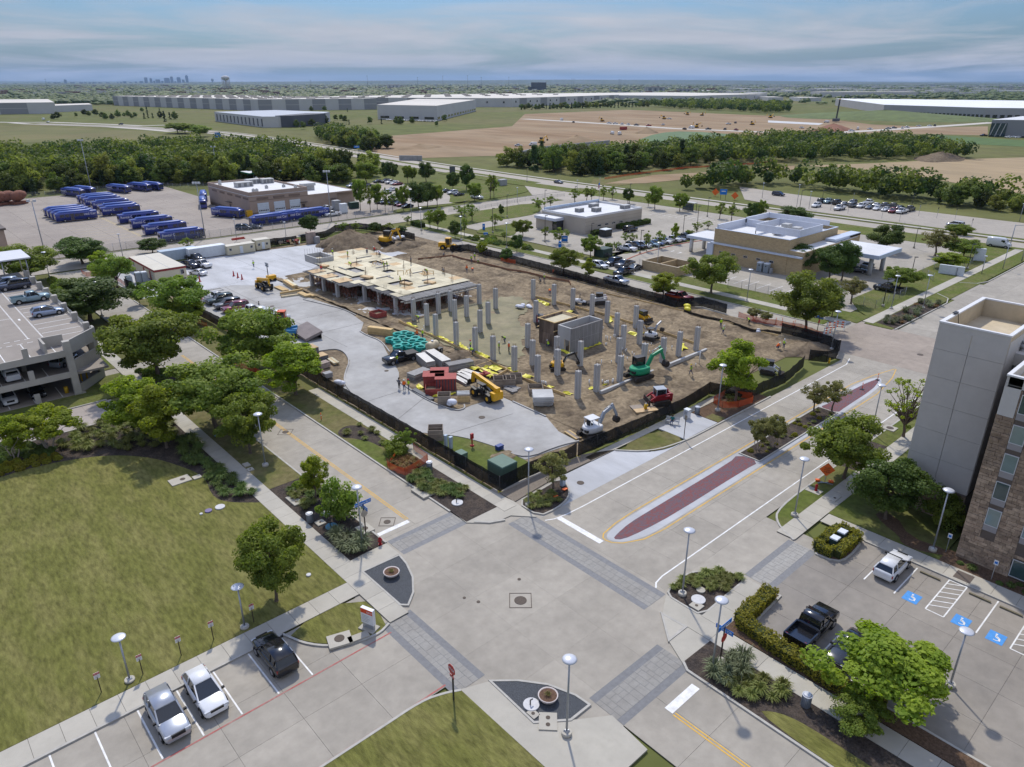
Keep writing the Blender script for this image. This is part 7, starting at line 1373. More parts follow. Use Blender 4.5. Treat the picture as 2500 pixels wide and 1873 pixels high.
for i,(lab,t_,P,w)in enumerate((('yellow sheeting at the left timber form, beside the teal coils','b5',((440,235),(500,275),(560,295)),.5),('yellow sheeting along the left form behind the tank trailer','b5',((680,360),(800,400),(900,440),(980,475)),.45),('yellow sheeting left of the leaning worker','b5',((1020,465),(1060,510),(1140,550)),.5),('yellow sheeting along the left form below the bent worker','b5',((1200,560),(1290,605),(1370,650)),.4),('yellow sheeting inside the timber frame, upper edge','b5',((1300,740),(1390,720),(1500,780)),.8),('yellow sheeting inside the timber frame, lower edge','b5',((1280,760),(1380,820),(1440,840)),.7),('yellow sheeting left of the timber frame','b5',((1150,745),(1220,760),(1260,790)),.5),('yellow sheeting between two columns at the left form','b5',((1550,750),(1610,770),(1690,800)),.4),('yellow sheeting at the front left form corner','b5',((1740,825),(1860,865)),.45),('yellow sheeting near the far end of the front left form','b5',((2000,945),(2090,970)),.3),('yellow sheeting at the foot of the concrete core, left','b6',((320,915),(420,955),(500,940)),.4),('yellow sheeting at the foot of the concrete core, right','b6',((580,905),(680,870),(780,830)),.4),('yellow sheeting behind the timber core','b6',((60,350),(130,375),(200,410)),.5),('yellow sheeting pile behind the concrete core','b6',((395,470),(440,480),(490,485)),.7),('yellow sheeting beside the white pipe stubs','b6',((850,555),(880,590),(910,600)),.8),('yellow sheeting under the white mini excavator arm','b6',((1090,715),(1180,740),(1270,720)),.6),('yellow sheeting beside the blue pump at the right form','b6',((1670,840),(1700,890),(1730,920)),.9),('yellow sheeting in the front mud','b8',((180,650),(280,690)),.35),('yellow sheeting at the grade beam left end','b8',((480,590),(490,630)),.5),('yellow sheeting beside the grade beam pipes','b8',((620,570),(680,550)),.4),('yellow sheeting along the bottom left pallets','b5',((550,930),(600,960),(640,980)),.4),('yellow sheeting below the red crates','b5',((740,1050),(870,1050),(1000,1010)),.3),('yellow sheeting behind the red bundle','b5',((1330,800),(1400,870)),.5))):crumple(lab,t_,P,w,i)
i=0
for t_,L_ in(('e7',((1465,820,735),(1495,830,750),(1548,850,760),(1605,770,720),(1630,795,720),(1458,920,875),(1480,920,865),(1415,625,575),(1760,1000,960),(1815,1050,985),(1840,1020,985),(1938,1085,1030),(1975,1110,1060),(1850,1180,1130),(1785,1140,1090),(1565,1240,1185),(1387,1270,1175),(1165,1610,1535),(318,1610,1550),(350,1620,1550),(390,1630,1570),(1400,1595,1535),(1450,1620,1565),(1478,1620,1550),(1503,1610,1550),(1580,1600,1550),(1600,1590,1515))),('b8',((455,560,495),(600,535,495),(630,560,520),(645,560,510),(665,550,505),(715,540,485),(1690,315,180),(1650,340,310))),('b6',((1500,930,870),(1565,900,850),(1350,950,930),(1315,935,915),(1270,850,815),(1300,855,830),(1335,850,825))),('b5',((625,320,255),(1945,910,875),(1965,915,875),(1985,920,880),(1235,575,540),(1250,580,545)))):
 for x,y,yt in L_:
  p=at(t_,x,y);i+=1;h=min(2.4,max(.5,hgt(p,t_,x,yt)));o=MB().cyl((0,0,0),(0,0,h),.075,.075,8).o('pipe_stub',WPIPE,None,(p.x,p.y,gz(p.x,p.y)*.5));tag(o,'short white plastic pipe standing up from the dirt among the columns','pipe','white pipe stubs')
def stack(name,A1,cat,t_,a,c,w,h,nl,m,gap=.04,m2=None,z=0.,per=1):
 p,q=at(t_,*a),at(t_,*c);d=q-p;L_=d.length;ang=math.atan2(d.y,d.x);cen=(p+q)/2;t=thing(name,A1,cat,(cen.x,cen.y,z),ang);lh=h/nl;rs=random.Random(int(L_*100))
 for k in range(nl):
  for s in range(per):ww=w/per;MB().box((rs.uniform(-.06,.06)*L_*.2,-w/2+ww*(s+.5),lh*(k+.5)),(L_*rs.uniform(.93,1.),ww-.02,lh-gap)).o('layer' if per==1 else 'plank',m2 if(m2 and(k+s)%3==0)else m,t)
 return t
stack('timber_stack','long pale timber stack beside the kerb above the teal coils','timber stack','b4',(740,1165),(1015,1200),1.,1.3,3,B3,.03)
stack('panel_stack','grey panel stack left of the two by the black pickup bed','panel stack','b5',(580,640),(705,745),1.5,1.3,7,ALU);stack('panel_stack','long grey panel stack directly behind the black pickup bed','panel stack','b5',(690,610),(880,735),1.6,1.4,7,ALU);stack('panel_stack','low wide grey panel stack with brown boards on top','panel stack','b5',(880,765),(1170,710),1.6,1.2,4,ALU,.04,Am);stack('panel_stack','tan-grey board stack behind the three standing workers','board stack','b5',(470,875),(660,800),1.8,1.1,5,Am,.05,ALU)
for i,(a,c)in enumerate((((970,850),(1120,930)),((1010,810),(1170,890)),((1050,765),(1250,830)),((1020,790),(1200,860)))):stack('beam_bundle','bundle of long grey aluminium beams behind the red crates, %s from the left'%ORD[i],'beam bundle','b5',a,c,.9,.45,2,ALU,.03,None,0,3)
for i,(a,c,z)in enumerate((((1535,945),(1690,990),0),((1540,970),(1650,1020),0))):stack('pole_bundle','bundle of grey-brown poles %s the brick crates'%('below' if i==0 else 'farther below'),'pole bundle','b5',a,c,1.,.4,3,Am,.02,None,0,5)
stack('pipe_bundle','dark grey pipe bundle along the curved kerb below the workers','pipe bundle','b5',(500,980),(720,1100),.7,.3,2,mat('dark_pipe',(.09,.1,.115),.5,.1,3),.01,None,0,4)
for i,(x,y,w_,c)in enumerate(((735,930,3.,BG),(870,960,3.,BG),(800,890,2.6,BG))):
 p=at('b5',x,y);t=thing('red_form_box','red ribbed steel box, %s of the red cluster'%('left' if i==0 else 'right' if i==1 else 'rear'),'steel box',(p.x,p.y,0),R(-38));MB().bx(-w_/2,w_/2,-1.1,1.1,.1,1.9).o('box',c if i!=1 else BG,t);MB().bx(-w_/2-.1,w_/2+.1,-1.2,1.2,1.9,2.).o('lid',BG,t);b=MB()
 for k in range(7):b.box((-w_/2+.2+k*(w_-.4)/6,-1.12,1.),(.12,.06,1.7))
 b.o('ribs',BG if i!=1 else mat('dark_blue_steel',(.045,.07,.1),.6,.1,3),t)
def crate(A1,t_,x,y,s,h,m,name='crate',rz=R(-38),z=0):
 p=at(t_,x,y);t=thing(name,A1,'crate',(p.x,p.y,z),rz)
 for k in range(3):
  zz=(k*h/3,(k+.94)*h/3)
  for a in((-s,s,-s,-s+.06),(-s,s,s-.06,s),(-s,-s+.06,-s+.06,s-.06),(s-.06,s,-s+.06,s-.06)):MB().bx(*a,*zz).o('board',m,t)
 MB().bx(-s+.06,s-.06,-s+.06,s-.06,h*.5,h*.55).o('contents',Af,t);return t
GBRD=mat('grey_board',(.28,.235,.19),.85,.15,2,rnd=.12)
for lab,x,y,s,h in(('brown slatted crate beside the white bags',850,1120,.9,1.4),('brown slatted crate right of the yellow sheeting frame, left of three',1475,925,.95,1.3),('brown slatted crate right of the yellow sheeting frame, middle of three',1580,925,.95,1.4),('brown slatted crate right of the yellow sheeting frame, right of three',1655,895,.9,1.3),('lone slatted crate above the pale hexagonal stack',1875,1020,1.05,1.2),('grey slatted crate at the near fence',755,1520,.95,1.6)):crate(lab,'b5',x,y,s,h,GBRD)
t=crate('low red open steel crate in front of the red boxes','b5',730,1010,1.15,1.1,BG,'steel_crate')
t=crate('wooden pallet box loaded with steel tubes left of the telehandler','b5',1065,1090,.85,.9,B3);
for k in range(6):MB().bar((-.9,-.6+k*.24,1.+.1*(k%2)),(.9,-.6+k*.24,1.+.1*(k%2)),.12).o('tube',AA if k%2 else GBRD,t)
p=at('b5',1955,1150);t=thing('form_stack','stack of pale grey tapered concrete forms near the front kerb','form stack',(p.x,p.y,.1),R(-40))
for k in range(5):s0,s1=1.55+.12*k,1.66+.12*k;s0*=.75 if k==0 else 1;MB().box((0,0,.18+k*.36),(2*s0*.72,2*s0*.72,.3),taper=1.12 if k<3 else .97).o('form',Ah,t)
TOR=MB();TOR.smooth=True
for lv in range(4):
 for rr in(.62,.8):
  TOR.loft([[(math.cos(a)*(rr+.1*math.cos(q)),math.sin(a)*(rr+.1*math.cos(q)),.12+lv*.21+.1*math.sin(q))for q in[k*1.2566 for k in range(5)]]for a in[k*6.2832/18 for k in range(19)]],True,False)
TORM=TOR.mesh('pipe_coil',TEAL)
CO=((245,440),(310,460),(330,395),(335,485),(378,430),(408,515),(437,450),(462,390),(495,475),(527,430),(545,515),(330,540),(462,530),(625,500),(590,465),(405,370),(590,540))
for i,(x,y)in enumerate(CO):
 p=at('b5',x,y);o=put('pipe_coil',TORM,None,(p.x,p.y,0),i*.7,(1,1,.95+.1*(i%3)));tag(o,'coil of teal plastic pipe in the heap behind the black pickup, %s from the left'%ORD[sorted(q[0]for q in CO).index(x)],'pipe coil','teal pipe coils')
p=at('b5',720,560);t=thing('tank_trailer','cream water tank on a small black trailer beside the teal coils','trailer',(p.x,p.y,0),R(12));b=MB();b.smooth=True
b.loft([[(x,math.cos(q)*r,1.35+math.sin(q)*r)for q in[k*.5236 for k in range(12)]]for x,r in((-1.15,.45),(-1.,.72),(-.35,.78),(-.3,.74),(.3,.74),(.35,.78),(1.,.72),(1.15,.45))]);b.o('tank',mat('tank_cream',(.55,.46,.3),.5,.06,2),t);MB().cyl((0,0,2.05),(0,0,2.25),.22,.22,10).o('tank_lid',AA,t);MB().bx(-1.9,1.8,-.85,.85,.5,.62).bar((-1.9,0,.55),(-3.3,0,.5),.14).o('chassis',A2,t)
for x in(-1.45,1.1):
 for s in(-1,1):q=MB().cyl((x,s*.95-.1,.36),(x,s*.95+.1,.36),.36,.36,12).o('wheel',TYRE,t);MB().cyl((x,s*.95-.11,.36),(x,s*.95+.11,.36),.2,.2,8).o('rim',RIM,q)
def bags(A1,t_,x,y,n,s,m,seed=1):
 p=at(t_,x,y);rs=random.Random(seed);t=thing('bag_pile',A1,'bags',(p.x,p.y,0))
 for k in range(n):
  b=MB();b.smooth=True;r=s*rs.uniform(.7,1.1);b.loft([[(math.cos(a)*r*math.sin(q)*rs.uniform(.85,1.1),math.sin(a)*r*.75*math.sin(q)*rs.uniform(.85,1.1),r*.5-math.cos(q)*r*.5)for a in[j*.785 for j in range(8)]]for q in(.25,.8,1.57,2.3,2.9)]);b.o('bag',m,t,(rs.uniform(-s,s)*n*.3,rs.uniform(-s,s)*n*.22,.05+(k%2)*s*.3),rs.random()*3)
BAGW=mat('white_bag',(.62,.64,.7),.6,.12,4)
bags('white bulk bags lying by the slatted crate at the drive kerb','b5',930,1165,2,.95,BAGW);bags('white bags piled behind the timber core','b5',1740,65,6,.8,BAGW,3);bags('white sacks under the black fence at the far left corner','a7',60,830,6,1.,BAGW,4);bags('red sack bundle behind the beam bundles','b5',1295,825,3,.7,BG,5);bags('pale grey wrapped sack beside the near black fence, left','b3',1530,1430,2,.7,BAGW,6);bags('blue-white bag by the trench near the orange netting','b7',920,790,2,.6,BAGW,7);bags('yellow bagged roll near the angled black fence','b6',1735,455,2,1.1,YTARP,8)
for i,(a,c,n_,w_,h_)in enumerate((((1015,440),(1110,500),3,1.2,.9),((960,560),(1190,520),2,.5,.7),((970,580),(1150,555),1,.6,.35),((1150,545),(1230,580),2,1.2,.5),((1235,555),(1290,575),2,.7,.4),((930,480),(1020,520),2,1.4,.35))):stack('timber_stack','pale lumber stack by the far telehandler, %s of six'%ORD[i],'timber stack','b3',a,c,w_,h_,n_,B3,.03,PLY,0,2)
p=at('b3',1225,960);t=thing('form_ramp','large tilted grey-brown form panel standing on the site drive','form panel',(p.x,p.y,0),R(0));MB().box((0,0,1.1),(3.4,5.2,.5),ry=R(-14),rx=R(6)).o('panel',mat('form_face',(.23,.2,.19),.85,.12,1),t);MB().box((1.5,0,.7),(.15,4.8,1.3)).o('side_frame',A2,t)
for i,(x,y,s,hh,m)in enumerate(((1255,1075,(2.2,2.2,1.),1.,None),(1255,1145,(2.2,2.2,.9),0,None),(1355,1155,(2.,1.9,.9),0,None))):
 p=at('b3',1255 if i<2 else x,1165);p=p if i<2 else at('b3',1350,1180);o=thing('grey_form_box','dark grey form box with plywood top, %s of the stacked three'%('upper' if i==0 else 'lower left' if i==1 else 'lower right'),'form box',(p.x,p.y,hh));MB().box((0,0,s[2]/2),s).o('sides',mat('form_grey',(.12,.125,.135),.7,.1,2),o);MB().box((0,0,s[2]+.03),(s[0],s[1],.06)).o('top',PLYO,o)
stack('brick_pallet','pallet of pink-grey blocks by the left black fence','block pallet','b3',(1340,1270),(1430,1240),1.2,.9,4,mat('pink_block',(.36,.29,.25),.85,.15,3,rnd=.15),.03,None,.1,4);stack('brick_pallet','pallet of grey blocks right against the left black fence','block pallet','b3',(1385,1360),(1460,1340),1.,.8,4,mat('grey_block',(.33,.33,.34),.85,.12,3,rnd=.15),.03,None,.1,4);stack('board_heap','heap of loose boards in the left dirt island','board heap','b3',(1440,1180),(1510,1230),1.,.35,2,PLY,.04,B3,.1,5);stack('steel_bars','bundle of reddish bars in the left dirt island','bar bundle','b3',(1270,1220),(1390,1330),.8,.3,2,REBAR,.02,None,.1,5)
stack('pallet_deck','flat plywood pallets by the near black fence with yellow hydrant on top','pallet','b8',(940,860),(1190,830),2.4,.4,3,PLYO,.04,GBRD,.1,2)
p=at('b8',1085,860);t=thing('yellow_valve','yellow hydrant valve standing on plywood pallets','hydrant',(p.x,p.y,.5));MB().cyl((0,0,0),(0,0,.75),.22,.18,10).cyl((-.4,0,.45),(.4,0,.45),.13,.13,8).o('body',MAT['safety_yellow'],t);MB().cyl((0,0,.75),(0,0,.9),.12,.06,8).o('cap',AA,t)
stack('plank_pile','loose planks by the near fence left of the white mini excavator','planks','b8',(200,1080),(340,1170),.9,.2,1,GBRD,.02,B3,.02,4)
p=at('b4',845,980);t=crate('dark red open box beside the front left deck columns','b4',845,985,1.2,1.1,BG,'steel_crate',.1)
for lab,x,y,s,h in(('tall pallet of grey blocks beside the dirt heap, left',1240,855,(2.3,1.6),3.4),('short pallet of grey blocks beside the dirt heap, right',1298,855,(1.5,1.4),2.)):
 p=at('a6',x,y);t=thing('block_pallet',lab,'block pallet',(p.x,p.y,0))
 for k in range(int(h/.45)):
  for q in range(3):MB().box((-s[0]/2+s[0]/3*(q+.5),0,.22+k*.45),(s[0]/3-.03,s[1],.42)).o('block',MAT['pink_block']if h>3 else MAT['grey_block'],t)
for k,(x,y)in enumerate(((830,880),(880,880),(930,875),(980,870),(1020,860),(1080,870),(290,960),(340,970))):
 p=at('a6',x,y);o=thing('material_heap','jumbled building material behind the new slab, %s from the left'%ORD[(k+2)%8],'material heap',(p.x,p.y,0),0,'material heaps behind the slab');rs=random.Random(k)
 for q in range(7):MB().box((rs.uniform(-1.2,1.2),rs.uniform(-.6,.6),rs.uniform(.15,1.3)),(rs.uniform(.3,1.2),rs.uniform(.2,.8),rs.uniform(.15,.7)),rz=rs.random()*3,ry=rs.uniform(-.4,.4)).o('piece',rs.choice((B3,BG,GBRD,AA,PLYO,A2)),o)
for lab,t_,x,y,ru,rv,h,m,sd in(('large grey-brown spoil heap left of the yellow excavator','a6',1660,890,10.5,8,4.6,Af,11),('lower spoil heap directly behind the yellow excavator','a6',1850,850,6,6,2.6,Af,12),('rubble bank under the black fence right of the yellow excavator','a7',120,900,8,3.5,1.7,Af,13),('dark soil heap beside the left timber form','b5',1010,600,3.2,2.4,1.1,Af,14),('dark soil bank behind the panel stacks','b5',1230,700,4.2,2.2,.8,Af,15),('clod heap inside the far fence corner','b7',1470,990,5.5,3.2,1.4,Af,16),('grey soil heap in front of the green excavator bucket','b8',1230,430,2.4,1.6,.8,Af,17),('small soil heap on the site corner grass','c3',440,480,2.2,1.4,.7,DIRT,18),('soil heap right of the yellow dozer','b6',1450,600,4,2.5,.9,DIRT,19)):
 p=at(t_,x,y);B7('spoil_heap',(p.x,p.y),ru,rv,h,m,lab,'spoil heap',sd,.2)
# --- machines
def vglass(mb_):return mb_
def excavator(A1,loc,ang,swing,s,cb,cm,boomang=(48,-62,-40),cab='cab',house=None):
 """tracked excavator, nose of the tracks along +x; upper body turned by swing"""
 t=thing('excavator',A1,'excavator',tuple(loc),ang);t.scale=(s,s,s)
 for y in(-.95,.95):
  b=MB();P=[(-1.35,.12),(-1.55,.38),(-1.35,.66),(1.35,.66),(1.55,.38),(1.35,.12)]
  b.loft([[(x,y+q,z)for x,z in P]for q in(-.24,.24)],True,True,False);k=b.o('track',TRACK,t);b=MB()
  for x in(-1.,-.33,.33,1.):b.cyl((x,y-.26,.36),(x,y+.26,.36),.17,.17,8)
  b.o('roller',A2,k)
 MB().bx(-1.,1.,-.75,.75,.35,.72).o('undercarriage',A2,t)
 up=t;seen=len(t.children)
 b=MB();b.smooth=True;pts=[(math.cos(R(a))*1.35,math.sin(R(a))*1.)for a in range(100,261,20)]+[(.9,-.98),(1.1,-.8),(1.1,.8),(.9,.98)]
 b.loft([[(x*k,y*k,z)for x,y in pts]for z,k in((.78,.97),(1.,1.),(1.45,1.),(1.6,.93))],True,True,True);b.o('house',house or cb,up);MB().cyl((0,0,.68),(0,0,.8),.6,.6,14).o('turntable',A2,up)
 MB().bx(-1.34,-1.05,-.6,.6,1.,1.3).o('engine_grille',Ak,up)
 if cab=='cab':
  c=MB();c.bx(-.35,.95,.12,1.,2.55,2.66);
  for x in(-.32,.92):
   for y in(.16,.96):c.bar((x,y,1.5),(x,y,2.6),.09)
  c.bx(-.35,.95,.12,1.,1.45,1.62);cc_=c.o('cab',cm if cm is A2 else A2,up);MB().bx(-.3,.9,.18,.94,1.62,2.55).o('window',CARG,cc_)
 else:
  c=MB();c.bx(-.75,.75,-.55,.75,2.45,2.55)
  for x in(-.65,.65):
   for y in(-.45,.65):c.bar((x,y,1.5),(x,y,2.5),.08)
  cc_=c.o('canopy',cb if cab=='white' else A2,up);MB().bx(-.5,.05,-.1,.45,1.55,1.75).bx(-.55,-.4,-.1,.45,1.7,2.25).o('seat',Ak,cc_)
 a0,a1,a2=(R(x)for x in boomang);p0=A0((.95,-.1,1.15));l1=1.9;m1=p0+A0((math.cos(a0+.25)*l1,0,math.sin(a0+.25)*l1));p1=m1+A0((math.cos(a0-.55)*1.5,0,math.sin(a0-.55)*1.5));p2=p1+A0((math.cos(a1)*1.75,0,math.sin(a1)*1.75));p3=p2+A0((math.cos(a2-.9)*.5,0,math.sin(a2-.9)*.5))
 MB().bar(p0,m1,.3,.42).bar(m1-(m1-p0).normalized()*.12,p1,.28,.36).o('boom',cm,up);st_=MB().bar(p1+(p1-p2).normalized()*.35,p2,.22,.28).o('stick',cm,up);MB().cyl(p0.lerp(m1,.25)+A0((0,0,-.3)),m1+A0((0,0,-.2)),.07,.07,8).cyl(m1+A0((0,0,.3)),p1+(p1-p2).normalized()*.3,.06,.06,8).o('ram',Ag,up)
 b=MB();d=(p3-p2);q=[A0((x,0,z))for x,z in((0,0),(.25,-.35),(.1,-.75),(-.35,-.8),(-.5,-.45),(-.3,-.05))];b.loft([[(p2.x+v.x,y-.1,p2.z+v.z)for v in q]for y in(-.38,.38)],True,True,False);b.o('bucket',TRACK,up)
 for k_ in list(t.children)[seen:]:k_.rotation_euler=(0,0,swing)
 return t
def loader(A1,loc,ang,s,cb,ca,armup=8,cabm=None,rear=None,backarm=True):
 """compact track loader, bucket towards +x"""
 t=thing('track_loader',A1,'track loader',tuple(loc),ang);t.scale=(s,s,s)
 for y in(-.72,.72):
  b=MB();P=[(-1.25,.35),(-1.05,.75),(.55,.62),(1.05,.35),(.85,.05),(-1.,.05)];b.loft([[(x,y+q,z)for x,z in P]for q in(-.2,.2)],True,True,False);k=b.o('track',TRACK,t);b=MB()
  for x in(-.8,-.3,.2,.6):b.cyl((x,y-.22,.25),(x,y+.22,.25),.14,.14,8)
  b.o('roller',A2,k)
 MB().bx(-1.35,.8,-.52,.52,.35,1.15).o('body',cb,t);MB().bx(-1.45,-1.3,-.6,.6,.5,1.35).o('rear_door',rear or cb,t)
 c=MB();c.bx(-.7,.6,-.55,.55,2.,2.1)
 for x in(-.66,.52):
  for y in(-.5,.5):c.bar((x,y,1.1),(x*.95,y,2.05),.09)
 cc_=c.o('cab',cabm or cb,t);MB().bx(-.6,.45,-.46,.46,1.15,1.98).o('window',CARG,cc_)
 for y in(-.66,.66):
  MB().bar((-1.25,y,1.5),(.6,y,1.05+armup*.02),.14,.22).bar((.55,y,1.1+armup*.02),(1.5,y,.4+armup*.03),.14,.2).o('lift_arm',ca,t);MB().bar((-1.25,y,.9),(-1.25,y,1.55),.16,.3).o('arm_tower',ca,t)
 b=MB();z=armup*.03;q=[(1.4,.05+z),(2.15,.02+z),(2.2,.08+z),(1.55,.2+z),(1.5,.75+z),(1.4,.75+z)];b.loft([[(x,y,z_)for x,z_ in q]for y in(-.95,.95)],True,True,False);b.o('bucket',TRACK,t);return t
def Az(A1,loc,ang,s=1.):
 t=thing('telehandler',A1,'telehandler',tuple(loc),ang);t.scale=(s,s,s)
 for x in(-1.7,1.5):
  for y in(-.95,.95):q=MB().cyl((x,y-.24,.68),(x,y+.24,.68),.68,.68,16).o('wheel',TYRE,t);MB().cyl((x,y-.25,.68),(x,y+.25,.68),.3,.3,10).o('rim',AT,q);MB().bar((x-.55,y,1.25),(x+.55,y,1.42),.55,.08).o('fender',A2,t)
 MB().bx(-2.5,1.9,-.55,.55,.55,1.05).o('chassis',A2,t);MB().bx(-2.9,-2.,-.85,.85,.6,1.75).o('counterweight',AT,t);MB().bx(-1.,1.,-1.05,-.45,.85,1.55).o('engine_cover',Ak,t)
 c=MB();c.bx(-.7,.7,.4,1.1,2.35,2.45)
 for x in(-.65,.65):
  for y in(.44,1.06):c.bar((x,y,1.),(x,y,2.4),.09)
 cc_=c.o('cab',A2,t);MB().bx(-.55,.55,.5,1.,1.05,1.6).o('seat_panel',Ak,cc_)
 MB().bar((-2.6,-.12,2.),(2.2,-.12,2.75),.5,.62).o('boom',AT,t);MB().bar((1.2,-.12,2.62),(3.1,-.12,2.9),.36,.46).o('boom_section',AT,t);MB().bx(-2.75,-2.1,-.45,.25,1.6,2.35).o('boom_pivot',AT,t);MB().bar((3.,-.12,2.9),(3.3,-.12,1.5),.34,.5).o('boom_head',AT,t)
 b=MB();b.bx(3.35,3.5,-.9,.7,1.1,1.9)
 for y in(-.6,.4):b.bx(3.4,4.6,y-.07,y+.07,1.1,1.18);b.bar((3.42,y,1.1),(3.42,y,2.),.12)
 b.o('fork',A2,t);MB().cyl((-1.2,-.12,1.2),(.6,-.12,2.2),.12,.12,8).o('ram',Ag,t);return t
h_,p=heading('b5',1190,1000,1450,1130);Az('large yellow telehandler on the drive beside the red crates',(p.x,p.y,0),h_,1.)
h_,p=heading('e5',1620,390,1420,300);Az('yellow telehandler by the lumber stacks at the back drive',(p.x,p.y,0),h_,.95)
def ex(A1,t_,x,y,track_to,boom_to,s,*a,**k):
 p=at(t_,x,y);q=at(t_,*track_to);r_=at(t_,*boom_to);ang=math.atan2(q.y-p.y,q.x-p.x);sw=math.atan2(r_.y-p.y,r_.x-p.x)-ang;return excavator(A1,(p.x,p.y,gz(p.x,p.y)),ang,sw,s,*a,**k)
ex('big yellow excavator beside the spoil heap','b4',925,175,(1000,180),(1030,190),1.45,AT,AT);ex('green excavator with green boom on the front mud','b8',1005,505,(1120,480),(1290,420),1.25,CGRN,CGRN)
ex('white and red mini excavator with white canopy at the near fence','b8',480,1130,(620,1080),(720,1040),1.05,CWHT,CGRY,cab='white',house=CWHT);ex('small black and yellow mini excavator between two front columns','b8',95,385,(180,380),(290,380),.82,AT,A2,cab='none');ex('white mini excavator with black canopy near the right form','b6',1330,790,(1400,760),(1130,740),.85,CWHT,CGRY,cab='none')
def ld(A1,t_,x,y,to,s,*a,**k):p=at(t_,x,y);q=at(t_,*to);return loader(A1,(p.x,p.y,gz(p.x,p.y)),math.atan2(q.y-p.y,q.x-p.x),s,*a,**k)
ld('red track loader with grey roof at the near fence','b8',1230,780,(1120,790),1.2,CRED,CRED,cabm=CGRY);ld('white skid loader behind the bright netted tree','b7',1040,1250,(1170,1270),1.05,CWHT,CWHT,cabm=A2);ld('red and white skid loader beyond the far columns','b6',745,400,(650,400),1.1,CWHT,CWHT,cabm=A2,rear=CRED);ld('small yellow dozer beside a right-hand column','b6',1240,590,(1320,620),1.05,AT,AT,cabm=A2);ld('white and red loader half hidden behind the timber core','b5',1930,250,(1930,300),.95,CWHT,CRED,cabm=A2)
p=at('b4',1640,235);q=at('b4',1740,240);t=thing('wheel_loader','yellow wheel loader on the dirt at the back of the site','wheel loader',(p.x,p.y,.1),math.atan2(q.y-p.y,q.x-p.x));t.scale=(1.05,)*3
for x in(-1.3,1.3):
 for y in(-.95,.95):w_=MB().cyl((x,y-.25,.7),(x,y+.25,.7),.7,.7,16).o('wheel',TYRE,t);MB().cyl((x,y-.26,.7),(x,y+.26,.7),.32,.32,10).o('rim',AT,w_)
MB().bx(-2.6,-.4,-.75,.75,.8,1.9).o('engine_cover',AT,t);MB().bx(-.3,1.8,-.5,.5,.7,1.4).o('front_frame',AT,t);c=MB();c.bx(-.75,.6,-.75,.75,2.95,3.1)
for x in(-.7,.55):
 for y in(-.7,.7):c.bar((x,y,1.5),(x,y,3.),.1)
c=c.o('cab',AT,t);MB().bx(-.62,.48,-.65,.65,1.5,2.95).o('window',CARG,c)
for y in(-.45,.45):MB().bar((1.,y,1.5),(2.9,y,.7),.18,.3).o('lift_arm',AT,t)
b=MB();b.loft([[(x,y,z)for x,z in((2.7,.1),(3.8,.05),(3.85,.15),(3.,.35),(2.9,1.2),(2.7,1.2))]for y in(-1.3,1.3)],True,True,False);b.o('bucket',TRACK,t)
p=at('b6',535,395);t=thing('roller','white ride-on roller beyond the far columns','roller',(p.x,p.y,.05),R(-60))
for x in(-.9,.9):MB().cyl((x,-.65,.42),(x,.65,.42),.42,.42,16).o('drum',A2,t)
b=MB();b.smooth=True;b.loft([[(x,-.55,.55),(x,-.55,z),(x,0,z+.12),(x,.55,z),(x,.55,.55)]for x,z in((-1.2,.9),(-1.,1.2),(-.1,1.3),(.1,1.),(1.2,.85))]);b.o('body',CWHT,t);MB().bar((-.1,-.45,1.1),(-.1,-.45,2.3),.07).bar((-.1,.45,1.1),(-.1,.45,2.3),.07).bar((-.1,-.45,2.3),(-.1,.45,2.3),.07).o('roll_bar',A2,t);MB().bx(0.,.5,-.3,.3,1.,1.2).o('seat',Ak,t)
p=at('e5',1640,190);t=thing('light_tower','mobile light tower with four lamps behind the far telehandler','light tower',(p.x,p.y,0));MB().bx(-.9,1.1,-.6,.6,.4,1.3).o('generator',AT,t);MB().bar((-.6,0,.5),(-.6,0,4.),.14).o('mast',A2,t)
for y in(-.45,.45):
 for z in(3.6,4.1):MB().box((-.6,y,z),(.2,.5,.4)).o('lamp',CGRY,t)
for x in(-.5,.7):MB().cyl((x,-.75,.32),(x,.75,.32),.32,.32,12).o('wheel',TYRE,t)
p=at('e5',1850,1020);t=thing('orange_telehandler','orange machine with tall cab behind the big wide tree','lift truck',(p.x,p.y,0),R(-40));MB().bx(-1.6,1.2,-.8,.8,.6,1.5).o('body',mat('machine_orange',(.62,.1,.03),.45,.1,3),t);c=MB();c.bx(-.7,.8,-.7,.7,3.,3.15)
for x in(-.6,.7):
 for y in(-.6,.6):c.bar((x,y,1.4),(x,y,3.05),.1)
c=c.o('cab',MAT['machine_orange'],t);MB().bx(-.5,.6,-.55,.55,1.5,2.95).o('window',CARG,c)
for x in(-1.2,.9):
 for y in(-.8,.8):MB().cyl((x,y-.2,.5),(x,y+.2,.5),.5,.5,14).o('wheel',TYRE,t)
p=at('e5',1990,1200);t=thing('boom_lift','blue boom lift base behind the big wide tree','lift',(p.x,p.y,0),R(-40));MB().bx(-1.2,1.2,-.8,.8,.5,1.5).o('body',mat('machine_blue',(.03,.19,.4),.45,.1,3),t)
for x in(-.9,.9):
 for y in(-.85,.85):w_=MB().cyl((x,y-.18,.45),(x,y+.18,.45),.45,.45,14).o('wheel',TYRE,t);MB().cyl((x,y-.19,.45),(x,y+.19,.45),.2,.2,8).o('rim',RIM,w_)
MB().bar((-.8,0,1.6),(1.4,0,2.),.35,.4).o('boom',MAT['machine_blue'],t)
